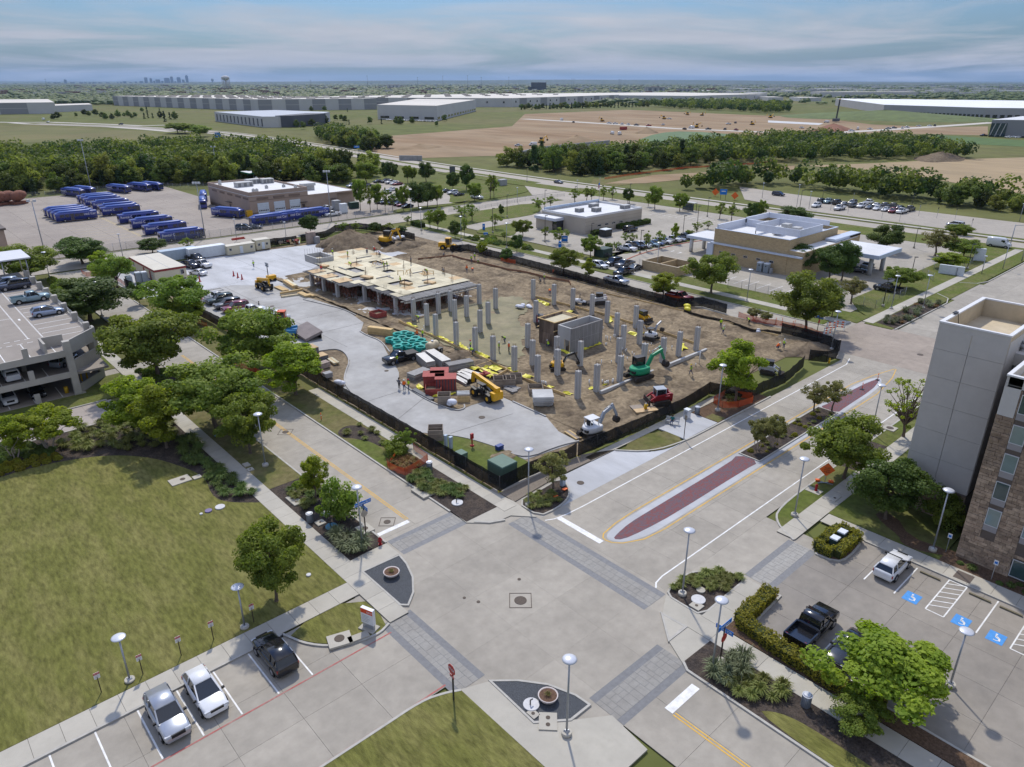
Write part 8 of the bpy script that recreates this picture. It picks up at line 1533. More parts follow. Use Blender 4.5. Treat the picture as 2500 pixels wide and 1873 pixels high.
for i,(t_,x,y,lab)in enumerate((('a3',255,705,'tiny yellow digger left on the graded site'),('a3',780,520,'tiny yellow digger beside the haul road'),('a3',1315,500,'tiny brown digger in the middle of the graded site'),('a3',1515,465,'tiny tan hauler at the back of the graded site'),('a3',1640,470,'tiny yellow digger at the back of the graded site'),('a3',1590,575,'tiny dark rig on the haul road'),('a4',20,490,'tiny yellow crane at the left of the pale field slab'),('a3',2075,550,'tiny digger at the right of the graded site'))):p=at(t_,x,y);excavator(lab,(p.x,p.y,0),i,.5*i,1.5,AT,AT)
p=at('a4',585,525);t=thing('drilling_rig','dark upright drilling rig on the far earthworks','drilling rig',(p.x,p.y,0));MB().bx(-5,5,-2,2,.8,4).o('base',WHD,t);MB().bar((0,0,1),(1.5,0,24),1.2).o('mast',A2,t);MB().box((1.6,0,24.3),(1.6,1.2,1)).o('crown_block',AT,t)
p=at('a3',962,592);Au('tiny red container on the graded site','a3',962,592,(8,2.6,2.8),BG)
for i,(x,y)in enumerate(((15,420),(95,410),(215,405))):
 p=at('a5',x,y+30);t=thing('mixer_drum','rusty concrete mixer drum on a stand, %s from the left'%ORD[i],'mixer drum',(p.x,p.y,0),R(20),'rusty mixer drums');b=MB();b.smooth=True;b.loft([[(x_,math.cos(q)*r,3.+x_*.15+math.sin(q)*r)for q in[k*.5236 for k in range(12)]]for x_,r in((-2.6,.7),(-1.8,1.5),(0,2.),(1.4,1.7),(2.8,.9))]);b.o('drum',mat('rust',(.2,.085,.055),.85,.25,1),t);MB().bx(-2.6,2.6,-1.2,1.2,.1,1.).o('stand',MAT['rust'],t)
WK=[('a6',620,1130,0,'walk','white','lime','black',1.,'worker in lime vest walking alone across the new slab'),('b5',325,690,0,'reach','lime','lime','white',2.4,'worker in lime vest at the door of the black pickup'),('b5',345,965,0,'stand','grey',None,'black',.3,'person in dark shirt and jeans, left of three by the kerb'),('b5',402,985,0,'stand','orange','orange','white',1.2,'worker in orange vest, middle of three by the kerb'),('b5',452,980,0,'stand','lime','lime','red',2.8,'worker in lime vest, right of three by the kerb'),('b5',565,215,0,'bend','grey','lime','yellow',2.6,'bending worker in lime vest at the front deck columns'),('b5',545,385,0,'crouch','orange','orange','red',1,'worker in orange crouching behind the teal coils'),('b5',610,415,0,'stand','lime','lime','white',2,'worker in lime behind the right side of the teal coils'),('b5',1145,535,0,'stand','white','lime','red',2.,'worker in lime vest with red hat at the left timber form'),('b5',1170,590,0,'bend','lime','lime','white',2.7,'worker in lime and blue jeans bending at the left timber form'),('b5',1465,555,0,'stand','grey','lime','white',-.5,'worker in dark clothes facing the camera between columns'),('b5',1575,560,0,'stand','red','orange','white',-1.2,'worker in red-orange vest and black trousers between columns'),('b5',1530,450,0,'bend','grey','lime','black',3.,'worker in lime bending beside the middle column'),('e7',430,950,0,'crouch','grey','lime','white',1.5,'worker in lime crouching at the foot of the timber core'),('e7',515,930,0,'stand','lime','lime','white',2.5,'worker in lime half hidden beside the concrete core'),('b7',500,750,0,'stand','lime','lime','white',-2,'worker in lime with white hat by the far trench, upper of two'),('b7',525,830,0,'reach','white','lime','white',-1.5,'worker in lime vest by the far trench, lower of two'),('b7',820,700,0,'bend','grey','lime','black',1.5,'worker in dark clothes bending by the small trees inside the fence'),('b7',1135,1000,0,'crouch','orange','orange','white',-1,'worker in orange crouching at the far right of the site'),('b7',1205,1000,0,'stand','white','lime','white',3,'worker in lime vest standing beside the crouching orange worker'),('b7',165,1300,0,'walk','grey','lime','yellow',2.,'worker in lime vest and jeans right of the green excavator'),('b6',90,165,0,'crouch','grey',None,'black',2,'dark-clothed worker crouching at the far edge board, left'),('b6',130,150,0,'stand','grey','lime','white',2,'worker standing at the far edge board, right of a crouching one'),('b6',195,300,0,'bend','orange',None,'yellow',1,'worker in orange-brown bending behind the far left column'),('a7',845,1075,0,'stand','grey','lime','white',-2,'worker in lime at the far fence, left of three'),('a7',880,1055,0,'stand','grey','lime','white',-2,'worker in lime at the far fence, middle of three'),('a7',915,1085,0,'crouch','grey','lime','white',-2,'worker in lime crouching at the far fence, right of three'),('a7',795,1180,0,'stand','orange','orange','red',1,'worker in orange on the graded strip, left of two'),('a7',858,1180,0,'bend','orange','orange','white',1,'worker in orange with white hat on the graded strip, right of two'),('a7',545,1005,0,'crouch','grey',None,'black',0,'dark-clothed worker crouching near the wheel loader'),('b3',765,700,0,'stand','grey',None,'black',0,'person in tan shirt standing behind the white pickup'),('b3',235,640,0,'bend','red',None,'red',2,'person in red bending behind the utility pickup')]
TANS=KHAKI
for(t_,x,y,z,B4,sh,ve,ha,a,lab)in WK:p=at(t_,x,y);person(lab,(p.x,p.y,gz(p.x,p.y)),a,B4,sh,ve,ha,DARKT if 'black trousers' in lab or 'dark' in lab else None)
for i,(x,y,B4,sh,ve,ha,a)in enumerate(((335,300,'stand','grey','lime','white',1),(505,320,'stand','grey','lime','white',3),(540,430,'bend','lime','lime','yellow',2),(720,275,'crouch','grey',None,'red',1),(808,250,'crouch','red',None,'white',2),(912,450,'stand','grey','lime','yellow',0),(948,445,'reach','grey','lime','yellow',3.1),(865,305,'crouch','grey',None,'red',2),(1098,620,'walk','lime','lime','yellow',2.5),(1395,505,'bend','grey','lime','red',3),(1215,395,'stand','grey',None,'black',2),(1580,490,'crouch','grey',None,'black',2),(205,465,'crouch','red',None,'red',1))):
 p=at('b4',x,y,3.74);person('worker %s on the plywood deck, %s from the left'%({'stand':'standing','bend':'bending','crouch':'crouching','reach':'reaching out','walk':'walking'}[B4],ORD[sorted((205,335,505,540,720,808,912,948,865,1098,1395,1215,1580)).index(x)]),p,a,B4,sh,ve,ha,(None,DARKT,KHAKI)[i%3])
# --- street
AL=None
def Av(name,c,al):
 m,t,b=An(name);b.inputs['Base Color'].default_value=(*c,1);b.inputs['Roughness'].default_value=.8;b.inputs['Specular IOR Level'].default_value=.15
 N=t.nodes.new;L=t.links.new;tr=N('ShaderNodeBsdfTransparent');ms=N('ShaderNodeMixShader');nz=N('ShaderNodeTexNoise');nz.inputs['Scale'].default_value=1.2;rp=N('ShaderNodeMapRange');rp.inputs[3].default_value=al-.08;rp.inputs[4].default_value=min(1,al+.08)
 g=N('ShaderNodeNewGeometry');L(g.outputs['Position'],nz.inputs['Vector']);L(nz.outputs['Fac'],rp.inputs[0]);L(rp.outputs[0],ms.inputs[0]);L(tr.outputs[0],ms.inputs[1]);L(b.outputs[0],ms.inputs[2]);L(ms.outputs[0],t.nodes['Material Output'].inputs[0]);return m
AL=Av('black_fence_screen',(.01,.011,.012),.95);NETTING=Av('orange_netting',(.62,.1,.03),.62);CHAIN=Av('chain_link',(.25,.26,.27),.22)
def fence(A1,pts,h=2.,panel=3.05,m=None,post=A2,feet=True,sag=.06,name='site_fence',cat='fence',wav=.12,pr=.035):
 P=[A0((p[0],p[1],0))for p in pts];t=thing(name,A1,cat,tuple(P[0]));rs=random.Random(len(A1));FT=mat('yellow_foot',(.55,.45,.04),.6,.1,3)
 for a,c in zip(P[:-1],P[1:]):
  L_=(c-a).length;n=max(1,round(L_/panel));d=(c-a).normalized();nn=A0((-d.y,d.x,0))
  for k in range(n):
   q,r_=a.lerp(c,k/n)-P[0],a.lerp(c,(k+1)/n)-P[0];zq,zr=gz(*(q+P[0])[:2])*.6,gz(*(r_+P[0])[:2])*.6;b=MB();b.smooth=True;B2=[]
   for z in(.03,.5,1.):
    B2.append([q.lerp(r_,s)+nn*(math.sin(s*math.pi)*wav*rs.uniform(-1,1)if z<1 else 0)+A0((0,0,zq*(1-s)+zr*s+h*z-(sag*math.sin(s*math.pi)if z==1 else 0)))for s in(0,.25,.5,.75,1)])
   b.loft(B2,False,False);b.o('screen_panel',m,t);MB().cyl(q+A0((0,0,zq)),q+A0((0,0,zq+h+.04)),pr,pr,6).o('post',post,t)
   if feet:MB().box((q.x,q.y,.09),(.7,.07,.05),rz=math.atan2(nn.y,nn.x)+.3).o('foot',FT,t)
  MB().cyl(c-P[0],c-P[0]+A0((0,0,h+.04)),pr,pr,6).o('post',post,t)
 return t
A=lambda t_,L_:[at(t_,*p)for p in L_]
fence('black screened fence along the left street walk',[(45.2,51.9),(45.2,96.5),(45.2,131),(44.8,141)],m=AL);fence('black screened fence along the divided street, near the fence corner',[(45.2,51.85),(49.6,52.1),(53.6,51.9)],m=AL);fence('black screened fence from the small gate to the bus stop tree',[(57.6,51.6),(64,51.2),(70,50.9),(78.8,50.9),(85.6,51.7)],m=AL);fence('open black gate leaf between the two front fence runs',[(53.6,51.9),(57.4,51.7)],m=AL,wav=.05,sag=.35)
fence('black screened fence bulging behind the netted bus stop tree to the open gate',[(85.6,51.7),(88.6,46.9),(97.7,46.3),(106.2,47.8)],m=AL,sag=.15);fence('black screened fence around the far right site corner',A('b7',((1180,800),(1470,870),(1720,955),(1790,1000),(1835,1000),(1800,1085),(1690,1130),(1490,1110))),h=2.,m=AL,feet=False);fence('long black screened fence along the east street',[(120.2,150),(119.6,122),(119.,103),(118.2,81),(122.8,78),(122.2,72)],m=AL);fence('black screened fence behind the yellow excavator and spoil heap',A('a6',((1130,850),(1380,810),(1500,745),(1760,715),(2060,750)))+A('a7',((60,790),(235,830))),m=AL,feet=False);fence('black low silt screen along the far trench',A('b6',((1700,485),(1900,540),(2200,610)))+A('b7',((860,790),(1180,815))),h=.6,m=AL,feet=False);fence('short black fence beside the wheel loader bucket',[(115.1,150.9),(120.2,150)],m=AL,feet=False,h=2.);fence('black fence behind the site trailers along the road',[(44,193.5),(60,192.2),(75,192),(91,191)],m=AL,feet=False);fence('black fence beside the portable toilets',A('b2',((1210,480),(1285,505))),m=AL,feet=False)
STK=mat('orange_stake',(.3,.1,.05),.8,.1,4)
def net(A1,pts,h=1.15):return fence(A1,pts,h,3.2,NETTING,STK,False,.12,'orange_netting','netting',.2,.025)
net('orange safety netting around the bush by the left street',A('c2',((1540,830),(1560,860),(1690,910),(1880,790),(1760,690))));net('orange safety netting around the bright tree at the bus stop',A('b7',((420,1590),(520,1645),(700,1640),(860,1590),(850,1550),(560,1500),(420,1590))));net('orange safety netting along the east street by the cones',A('b7',((700,620),(900,680),(1110,710),(1400,760),(1640,850))));net('orange safety netting left of the big wide tree',A('b3',((520,1220),(600,1270),(720,1310),(850,1370))));net('orange safety netting beside the slim tree on the strip',A('b3',((100,780),(265,880))));net('orange safety netting left of the site office',A('b2',((905,370),(1100,400),(1210,470))));net('orange safety netting outside the far fence, first stretch',A('a7',((930,975),(1060,1000))));net('orange safety netting outside the far fence, second stretch',A('a7',((1160,1050),(1320,1085))));net('orange safety netting outside the far fence, third stretch',A('a7',((1720,1190),(1980,1240),(2200,1290))));net('red fabric fence by the second tree left of the site office',A('b2',((790,350),(840,380),(960,360))));net('orange netting beside the dark red pickup',A('b6',((1370,300),(1500,320),(1660,360))))
net('long rust-red silt fence along the far green belt',A('a3',((800,1020),(1100,975),(1500,925),(1900,905),(2212,880))),1.)
def B0(A1,pts,h=1.9):return fence(A1,pts,h,3.2,CHAIN,Ag,False,0.,'chain_fence','fence',.02,.04)
B0('chain link fence along the bus yard road',[(30,214.2),(140,214.2)],2.2);B0('chain link fence at the back of the bus yard',[(30,341.5),(100,341),(104,330),(140,296)],2.2);B0('chain link fence around the bank lot, near corner',A('b1',((660,1250),(870,1310),(1140,1190))));B0('chain link fence by the bank entrance gate',A('b1',((1395,960),(1600,1010),(1750,900))));B0('chain link fence beside the clinic driveway',A('a8',((530,1110),(680,1145),(720,1170))));B0('chain link fence before the bank parking',A('b7',((580,290),(890,330),(1180,400))));B0('small chain link gate leaf in the bank drive',A('b1',((1290,1000),(1390,1060))));B0('metal railing along the clinic slope',A('a7',((600,520),(930,490),(1250,430),(1540,380),(1850,350))),1.2)
AI=mat('pole_grey',(.36,.38,.41),.45,.06,4,metal=.5);LAMPT=mat('lamp_disc',(.56,.58,.62),.35,.05,4,metal=.2)
b=MB();b.cyl((0,0,.15),(0,0,6.6),.085,.06,10);LP=b.mesh('pole',AI);b=MB();b.smooth=True;b.loft([[(math.cos(a)*r,math.sin(a)*r,z)for a in[k*.3927 for k in range(16)]]for r,z in((.12,6.45),(.2,6.6),(.5,6.72),(.52,6.76),(.4,6.84),(.12,6.9),(.02,6.91))]);LH=b.mesh('lamp_head',LAMPT);LB=MB().cyl((0,0,-.05),(0,0,.28),.38,.36,14).mesh('footing',AC);LC=MB().box((0,0,.36),(.36,.36,.16),taper=.6).mesh('base_cover',AI)
def lamp(A1,p,h=6.8):t=thing('street_lamp',A1,'street lamp',(p[0],p[1],.1),0,'disc-headed street lamps');t.scale=(1,1,h/6.8);put('pole',LP,t);put('lamp_head',LH,t);put('footing',LB,t);put('base_cover',LC,t)
for lab,t_,x,y in(('on the worn strip of the left street','c2',512,825),('beside the street name sign at the hydrant','c2',1330,1510),('below the site fence corner','c3',655,880),('at the bus stop by the netted tree','b8',1897,850),('on the rounded bed by the hotel drive','c8',1210,510),('at the hotel corner by the blue street sign','c8',1450,1125),('on the hotel verge by the orange road sign','c4',825,1385),('on the grass at the hotel stone wall','e2',315,1185),('behind the large loose tree on the hotel verge','c4',1475,690),('near the white barricade at the second crossing','b7',1745,990),('on the far verge before the bank','b7',795,450),('in the bank lot fence near the brick enclosure','g1',765,1190),('by the bank sign at the far kerb','b1',1015,1310),('in the far kerb bed beyond the second crossing','b1',1300,1305),('behind the garage side trees','b2',985,760),('by the canopy beside the garage','b2',490,430),('first in the clinic island','a7',735,830),('second in the clinic island','a7',1225,915),('at the clinic corner by the road','a7',305,720),('at the bottom edge between the gravel corner and lower street','c8',275,1640)):lamp('grey disc-headed lamp '+lab,at(t_,x,y))
lamp('grey disc-headed lamp on the big lawn edge, near the lone tree',at('c6',1890,740),4.2);lamp('grey disc-headed lamp on the big lawn edge, farther left',at('c6',1005,1150),4.2);lamp('grey disc-headed lamp in the hotel lot behind the bright tree',(52.,8.2),5.2)
def tall(A1,p,h,heads=3):
 t=thing('yard_light',A1,'yard light',(p[0],p[1],0),R(-42),'tall lights');MB().cyl((0,0,0),(0,0,h),.16,.1,8).o('pole',AI,t);MB().bar((-.9,0,h),(.9,0,h),.1).o('crossarm',AI,t)
 for k in range(heads):x=-.8+k*(1.6/max(1,heads-1));MB().box((x,-.2,h+.25),(.6,.5,.55)).o('floodlight',LAMPT,t)
for lab,t_,x,y,tx,ty,n in(('tall triple floodlight beside the depot buses','a6',95,800,30,215,3),('tall triple floodlight right of the depot doors','a6',1455,620,1410,90,3),('tall thin floodlight at the left of the bus yard road','a5',490,985,335,410,2),('tall floodlight at the back of the bus yard before the wood','a5',995,315,925,-250,3),('tall floodlight behind the bus depot','a6',235,190,205,-180,2)):p=at(t_,x,y);tall(lab,p,min(24,hgt(p,t_,tx,ty)),n)
def blackpole(A1,t_,x,y,ty):p=at(t_,x,y);h=max(3.5,hgt(p,t_,x,ty));t=thing('lot_light',A1,'lot light',(p.x,p.y,0),R(-42),'black lot lights');MB().cyl((0,0,.4),(0,0,h),.09,.07,8).o('pole',A2,t);MB().box((.3,0,h),(.8,.35,.15)).o('light_box',A2,t);MB().cyl((0,0,0),(0,0,.6),.28,.28,10).o('footing',AC,t)
BP=(('g2',590,500,180),('g2',590,1110,640),('g2',1130,400,115),('g2',2110,430,65),('g2',1430,990,875),('a7',1075,750,480),('a7',1230,580,335),('a7',770,570,405),('g1',460,880,460),('g1',1225,620,195),('g1',1480,470,20),('g1',2090,380,160),('g1',1670,215,-130),('b1',1220,760,575),('b1',1205,970,855),('b1',940,1290,1030),('b1',1700,950,720),('b1',190,420,240),('b1',395,330,240),('b1',1190,430,270),('a7',1445,195,60))
XL=lambda Q,t_,x:ORD[sorted(TL[q[0]][0]+q[1]/TL[q[0]][2]for q in Q).index(TL[t_][0]+x/TL[t_][2])]
for i,(t_,x,y,ty)in enumerate(BP):blackpole('slim black lot light around clinic and bank, %s from the left'%XL(BP,t_,x),t_,x,y,ty)
GPOLE=(('b1',165,390,190),('b1',275,405,250),('b1',2170,520,360),('b1',2020,950,720),('b1',1830,990,830),('a5',1330,1015,760),('a6',435,830,600),('a6',965,780,680),('a7',200,620,400),('a7',1340,420,260),('a7',1985,310,180),('a8',1860,370,210))
for i,(t_,x,y,ty)in enumerate(GPOLE):p=at(t_,x,y);h=max(4,hgt(p,t_,x,ty));t=thing('road_light','thin grey road light beyond the site, %s from the left'%XL(GPOLE,t_,x),'road light',(p.x,p.y,0),0,'grey road lights');MB().cyl((0,0,0),(0,0,h),.1,.07,8).o('pole',AI,t);MB().cyl((0,0,h),(0,0,h+.15),.35,.35,10).o('lamp_head',LAMPT,t)
def AG(txt,size,m,par,loc,rot):o=put('lettering',Ar(txt,size,m,'lettering'),par,loc);o.rotation_euler=rot;return o
def Ac(p):return math.atan2(-p[1],-p[0])
def Ad(A1,p,w1,w2,stop=True,backface=False):
 t=thing('street_sign',A1,'street sign',(p[0],p[1],.1));MB().bar((0,0,0),(0,0,3.5),.09).o('post',POSTB,t)
 a=MB().bx(-.9,.9,-.015,.015,3.45,3.85).o('name_blade',SIGNB,t)
 AG(w1,.3,AN,a,(0,-.02,3.65),(math.pi/2,0,0));b_=MB().bx(-.015,.015,-.75,.75,2.98,3.38).o('name_blade',SIGNB,t);AG(w2,.3,AN,b_,(-.02,0,3.18),(math.pi/2,0,-math.pi/2))
 if stop:o=MB().prism([(math.cos(R(22.5+45*k))*.4,math.sin(R(22.5+45*k))*.4)for k in range(8)],-.01,.01).o('stop_plate',BACKG if backface else SIGNR,t,(0,-.06,2.45));o.rotation_euler=(math.pi/2,0,0 if not backface else 0);
 return t
t=Ad('blue street name sign reading Southgate over a stop sign back',at('c2',1358,1400),'Southgate BLVD','Global DR',True,True);t=Ad('blue street name sign reading Global with stop sign at the hotel corner',at('c8',1515,1055),'Southgate','Global DR',True,False);t.rotation_euler=(0,0,0);Ad('small street name sign by the second crossing barricade',at('b7',1580,820),'Southgate','Global DR',True)
p=at('c7',1478,1300);t=thing('stop_sign','stop sign on black post at the bottom centre corner','stop sign',(p.x,p.y,.1),Ac(p)+math.pi/2-R(58));MB().bar((0,0,0),(0,0,2.5),.1).o('post',A2,t);o=MB().prism([(math.cos(R(22.5+45*k))*.46,math.sin(R(22.5+45*k))*.46)for k in range(8)],-.012,.012).o('stop_plate',SIGNR,t,(0,-.07,2.95));o.rotation_euler=(math.pi/2,0,0);AG('STOP',.3,AN,t,(0,-.09,2.95),(math.pi/2,0,0));MB().bx(-.28,.28,-.085,-.06,2.2,2.42).o('all_way_plate',SIGNR,t);AG('ALL WAY',.12,AN,t,(0,-.095,2.31),(math.pi/2,0,0))
for i,(x,y)in enumerate(((1105,1100),(1400,955),(1650,835),(1960,700),(785,1240))):
 p=at('c6',x,y);t=thing('parking_sign','small red and white parking sign on the lawn edge, %s from the left'%ORD[sorted((1105,1400,1650,1960,785)).index(x)],'parking sign',(p.x,p.y,.1),0,'parking signs on the lawn');MB().bar((0,0,0),(0,0,1.5),.06).o('post',POSTB,t);MB().bx(-.2,.2,-.03,-.01,1.35,1.9).o('plate',AN,t);MB().bx(-.2,.2,-.04,-.03,1.72,1.9).o('red_band',SIGNR,t);AG('RESERVED',.075,AN,t,(0,-.045,1.81),(math.pi/2,0,0));b=MB()
 for k in range(3):b.bx(-.14,.14,-.036,-.03,1.42+k*.09,1.45+k*.09)
 b.o('print',BACKG,t)
p=at('c7',828,750);t=thing('monument_sign','white slab sign with orange-red top on the corner lawn','sign',(22.85,42.9,.1),R(-70));MB().bx(-.75,.75,-.5,.5,0,.12).o('plinth',AC,t);MB().bx(-.55,.55,-.12,.12,.12,.55).o('base',AI,t);MB().bx(-.62,.62,-.16,.16,.55,2.05).o('panel',AN,t);MB().bx(-.6,.6,-.175,-.16,1.6,2.03).o('red_band',mat('sign_orange_red',(.62,.07,.02),.5,.04,4),t);AG('DFW',.24,AN,t,(.3,-.18,1.78),(math.pi/2,0,0));b=MB()
for k in range(5):b.bx(-.5,.1+.1*(k%3),-.166,-.16,.75+k*.15,.79+k*.15)
b.o('print',AI,t)
p=at('c4',1080,1110);t=thing('road_work_sign','tilted orange diamond road work sign beside the hydrant','road sign',(p.x,p.y,.1),Ac(p)+math.pi/2+.25);o=MB().box((0,0,0),(1.2,.03,1.2)).o('diamond',SIGNO,t,(0,0,1.75));o.rotation_euler=(0,R(45),0);AG('ROAD',.22,A2,t,(0,-.03,1.95),(math.pi/2,0,0));AG('WORK',.22,A2,t,(0,-.03,1.7),(math.pi/2,0,0));AG('AHEAD',.22,A2,t,(0,-.03,1.45),(math.pi/2,0,0));MB().bar((0,.05,.2),(0,.05,1.4),.06).bar((-.8,-.3,.08),(.8,.3,.08),.08).bar((-.8,.3,.08),(.8,-.3,.08),.08).o('stand',Ag,t);MB().box((-.7,.3,.15),(.5,.3,.2)).box((.7,.3,.15),(.5,.3,.2)).o('sandbag',SIGNO,t)
p=at('c3',930,790);t=thing('folded_sign_stand','fallen orange sign stand in the bed by the olive tree','sign stand',(p.x,p.y,.15));MB().bar((-1,0,.1),(1,.2,.12),.08).o('leg',POSTB,t);MB().box((.9,.3,.12),(.6,.35,.12)).box((-.9,-.1,.12),(.5,.3,.12)).o('sandbag',SIGNO,t)
p=at('c2',1585,790);tag(MB().box((0,0,.5),(1.3,.04,.35),ry=R(-25)).o('orange_board',SIGNO,None,(p.x,p.y,.1),R(20)),'tilted orange board at the netted bush by the left street','board')
def hydrant(A1,p,m):t=thing('fire_hydrant',A1,'fire hydrant',(p[0],p[1],.1));MB().cyl((0,0,0),(0,0,.08),.2,.2,10).cyl((0,0,.08),(0,0,.65),.14,.13,10).o('barrel',m,t);b=MB();b.smooth=True;b.cyl((0,0,.65),(0,0,.72),.17,.17,10).cyl((0,0,.72),(0,0,.88),.13,.04,10);b.o('bonnet',m,t);MB().cyl((-.24,0,.48),(.24,0,.48),.07,.07,8).o('nozzle',m,t)
HR=mat('hydrant_red',(.34,.015,.02),.45,.06,5);hydrant('red fire hydrant at the left street corner',at('c2',1480,1490),HR);hydrant('red fire hydrant on the hotel verge pad',at('c4',1005,1175),HR);hydrant('yellow hydrant at the far right fence corner',at('b7',1720,1140),MAT['safety_yellow'])
p=at('b5',1163,1610);t=thing('red_valve_stand','tall red fire valve stand on the site corner grass','valve',(p.x,p.y,.08));MB().cyl((0,0,0),(0,0,.15),.3,.2,10).cyl((0,0,.15),(0,0,1.3),.09,.09,8).o('stem',HR,t);MB().bx(-.2,.2,-.12,.12,1.,1.7).o('valve_head',HR,t)
def bin_(A1,p):
 t=thing('litter_bin',A1,'litter bin',(p[0],p[1],.12),0,'round litter bins');MB().cyl((0,0,0),(0,0,1.),.3,.33,18).o('inner_drum',AI,t);SB_=MB()
 for k in range(20):a=k*.31416;SB_.box((math.cos(a)*.335,math.sin(a)*.335,.5),(.025,.06,.92),rz=a)
 SB_.o('slats',mat('bin_grey',(.17,.19,.22),.5,.05,5),t);MB().cyl((0,0,1.),(0,0,1.05),.36,.36,18).cyl((0,0,1.05),(0,0,1.12),.3,.2,18).o('lid',LAMPT,t)
for lab,t_,x,y in(('round litter bin in the left planted strip','c2',890,1300),('round litter bin on the fence walk beside the netting','c2',1895,860),('round litter bin on the hotel walk at lower right','d1',570,1370),('round litter bin beside the bus stop walk','b8',1665,885)):bin_(lab,at(t_,x,y))
p=at('b8',1550,935);t=thing('newspaper_box','pale grey box beside the bus stop bench','box',(p.x,p.y,.12));MB().bx(-.35,.35,-.35,.35,0,1.3).o('cabinet',LAMPT,t);MB().bx(-.38,.38,-.38,.38,1.3,1.36).o('top',AA,t);MB().bx(-.37,-.35,-.2,.2,.6,1.1).o('door',AI,t)
p=at('b8',1518,1160);t=thing('bus_stop_pole','slim bus stop pole at the kerb','pole',(p.x,p.y,.12));MB().bar((0,0,0),(0,0,3.2),.07).o('post',POSTB,t);MB().bx(-.02,.02,-.2,.2,2.6,3.2).o('plate',BACKG,t)
p=at('b8',1385,1000);t=thing('bench','pale metal bench on the bus stop pad','bench',(p.x,p.y,.12),R(-68))
for k in range(4):MB().bx(-.9,.9,-.22+k*.12,-.13+k*.12,.44,.47).o('seat_slat',AI,t)
for k in range(3):MB().bx(-.9,.9,.27,.3,.58+k*.13,.67+k*.13).o('back_slat',AI,t)
for x in(-.85,.85):MB().bar((x,-.22,0),(x,-.22,.62),.05).bar((x,.25,0),(x,.3,.95),.05).bar((x,-.22,.62),(x,.28,.62),.05).o('leg',AI,t)
person('person in teal top and jeans sitting on the bus stop bench',(p.x,p.y,.12),R(-158),'sit','teal',None,'black',None,1.,None)
for lab,p in(('white planter bowl on the left gravel corner',(28.1,47.5)),('white planter bowl on the bottom gravel corner',(28.6,27.6))):
 t=thing('planter_bowl',lab,'planter',(p[0],p[1],.1));b=MB();b.smooth=True;b.loft([[(math.cos(a)*r,math.sin(a)*r,z)for a in[k*.3142 for k in range(20)]]for r,z in((.42,0),(.62,.15),(.74,.38),(.76,.46),(.69,.46),(.66,.4))],True,True);b.o('bowl',mat('bowl_white',(.56,.5,.47),.6,.06,3),t);MB().cyl((0,0,.36),(0,0,.41),.67,.67,20).o('soil',mat('bowl_soil',(.12,.07,.045),.95,.4,9,1,12),t);put('dry_plant',AW(44,40,.3,.3,AO['olive'],.02),t,(0,0,.4))
IRON=mat('cast_iron',(.085,.065,.05),.7,.2,8,.5,30)
def manhole(A1,p,r=.38,Ai=None,z=.006):
 t=thing('manhole_cover',A1,'manhole cover',(p[0],p[1],z),R(-42)if Ai else 0)
 if Ai:Ab(MB(),[(-Ai,-Ai),(Ai,-Ai),(Ai,Ai),(-Ai,Ai)],.06,0,.014,True).o('frame',IRON,t)
 MB().cyl((0,0,-.02),(0,0,.02),r,r,20).o('lid',IRON,t)
for lab,t_,x,y,r,f in(('manhole in a square frame in the middle of the crossing','c7',1993,525,.55,.95),('manhole in a square frame at the left street stop line','c2',1537,1292,.36,.75),('manhole on the yellow line of the left street','c2',680,535,.42,.8),('manhole in the layby apron','c3',1095,687,.42,None),('manhole in the small corner island below the fence','c3',378,928,.55,None),('small manhole above the crossing centre','c7',1983,362,.16,None),('small valve lid left of the crossing centre, left one','c7',1560,505,.14,None),('small valve lid left of the crossing centre, right one','c7',1668,536,.16,None),('manhole in the second crossing','e1',290,637,.5,None),('square drain in the site drive near the telehandler','b5',1272,1285,.45,None),('drain in the site drive below the black pickup','b5',200,762,.35,None),('round manhole on the back site drive','e5',1655,648,.45,None)):manhole(lab,at(t_,x,y),r,f,.012)
def AM(A1,p,w,d,rz=0,h=.16,lid=None,m=None):
 t=thing('utility_vault',A1,'utility vault',(p[0],p[1],.06),rz);MB().bx(-w/2,w/2,-d/2,d/2,0,h).o('slab',m or AC,t)
 for(x,y,r)in(lid or[]):MB().cyl((x,y,h),(x,y,h+.02),r,r,16).o('lid',IRON,t)
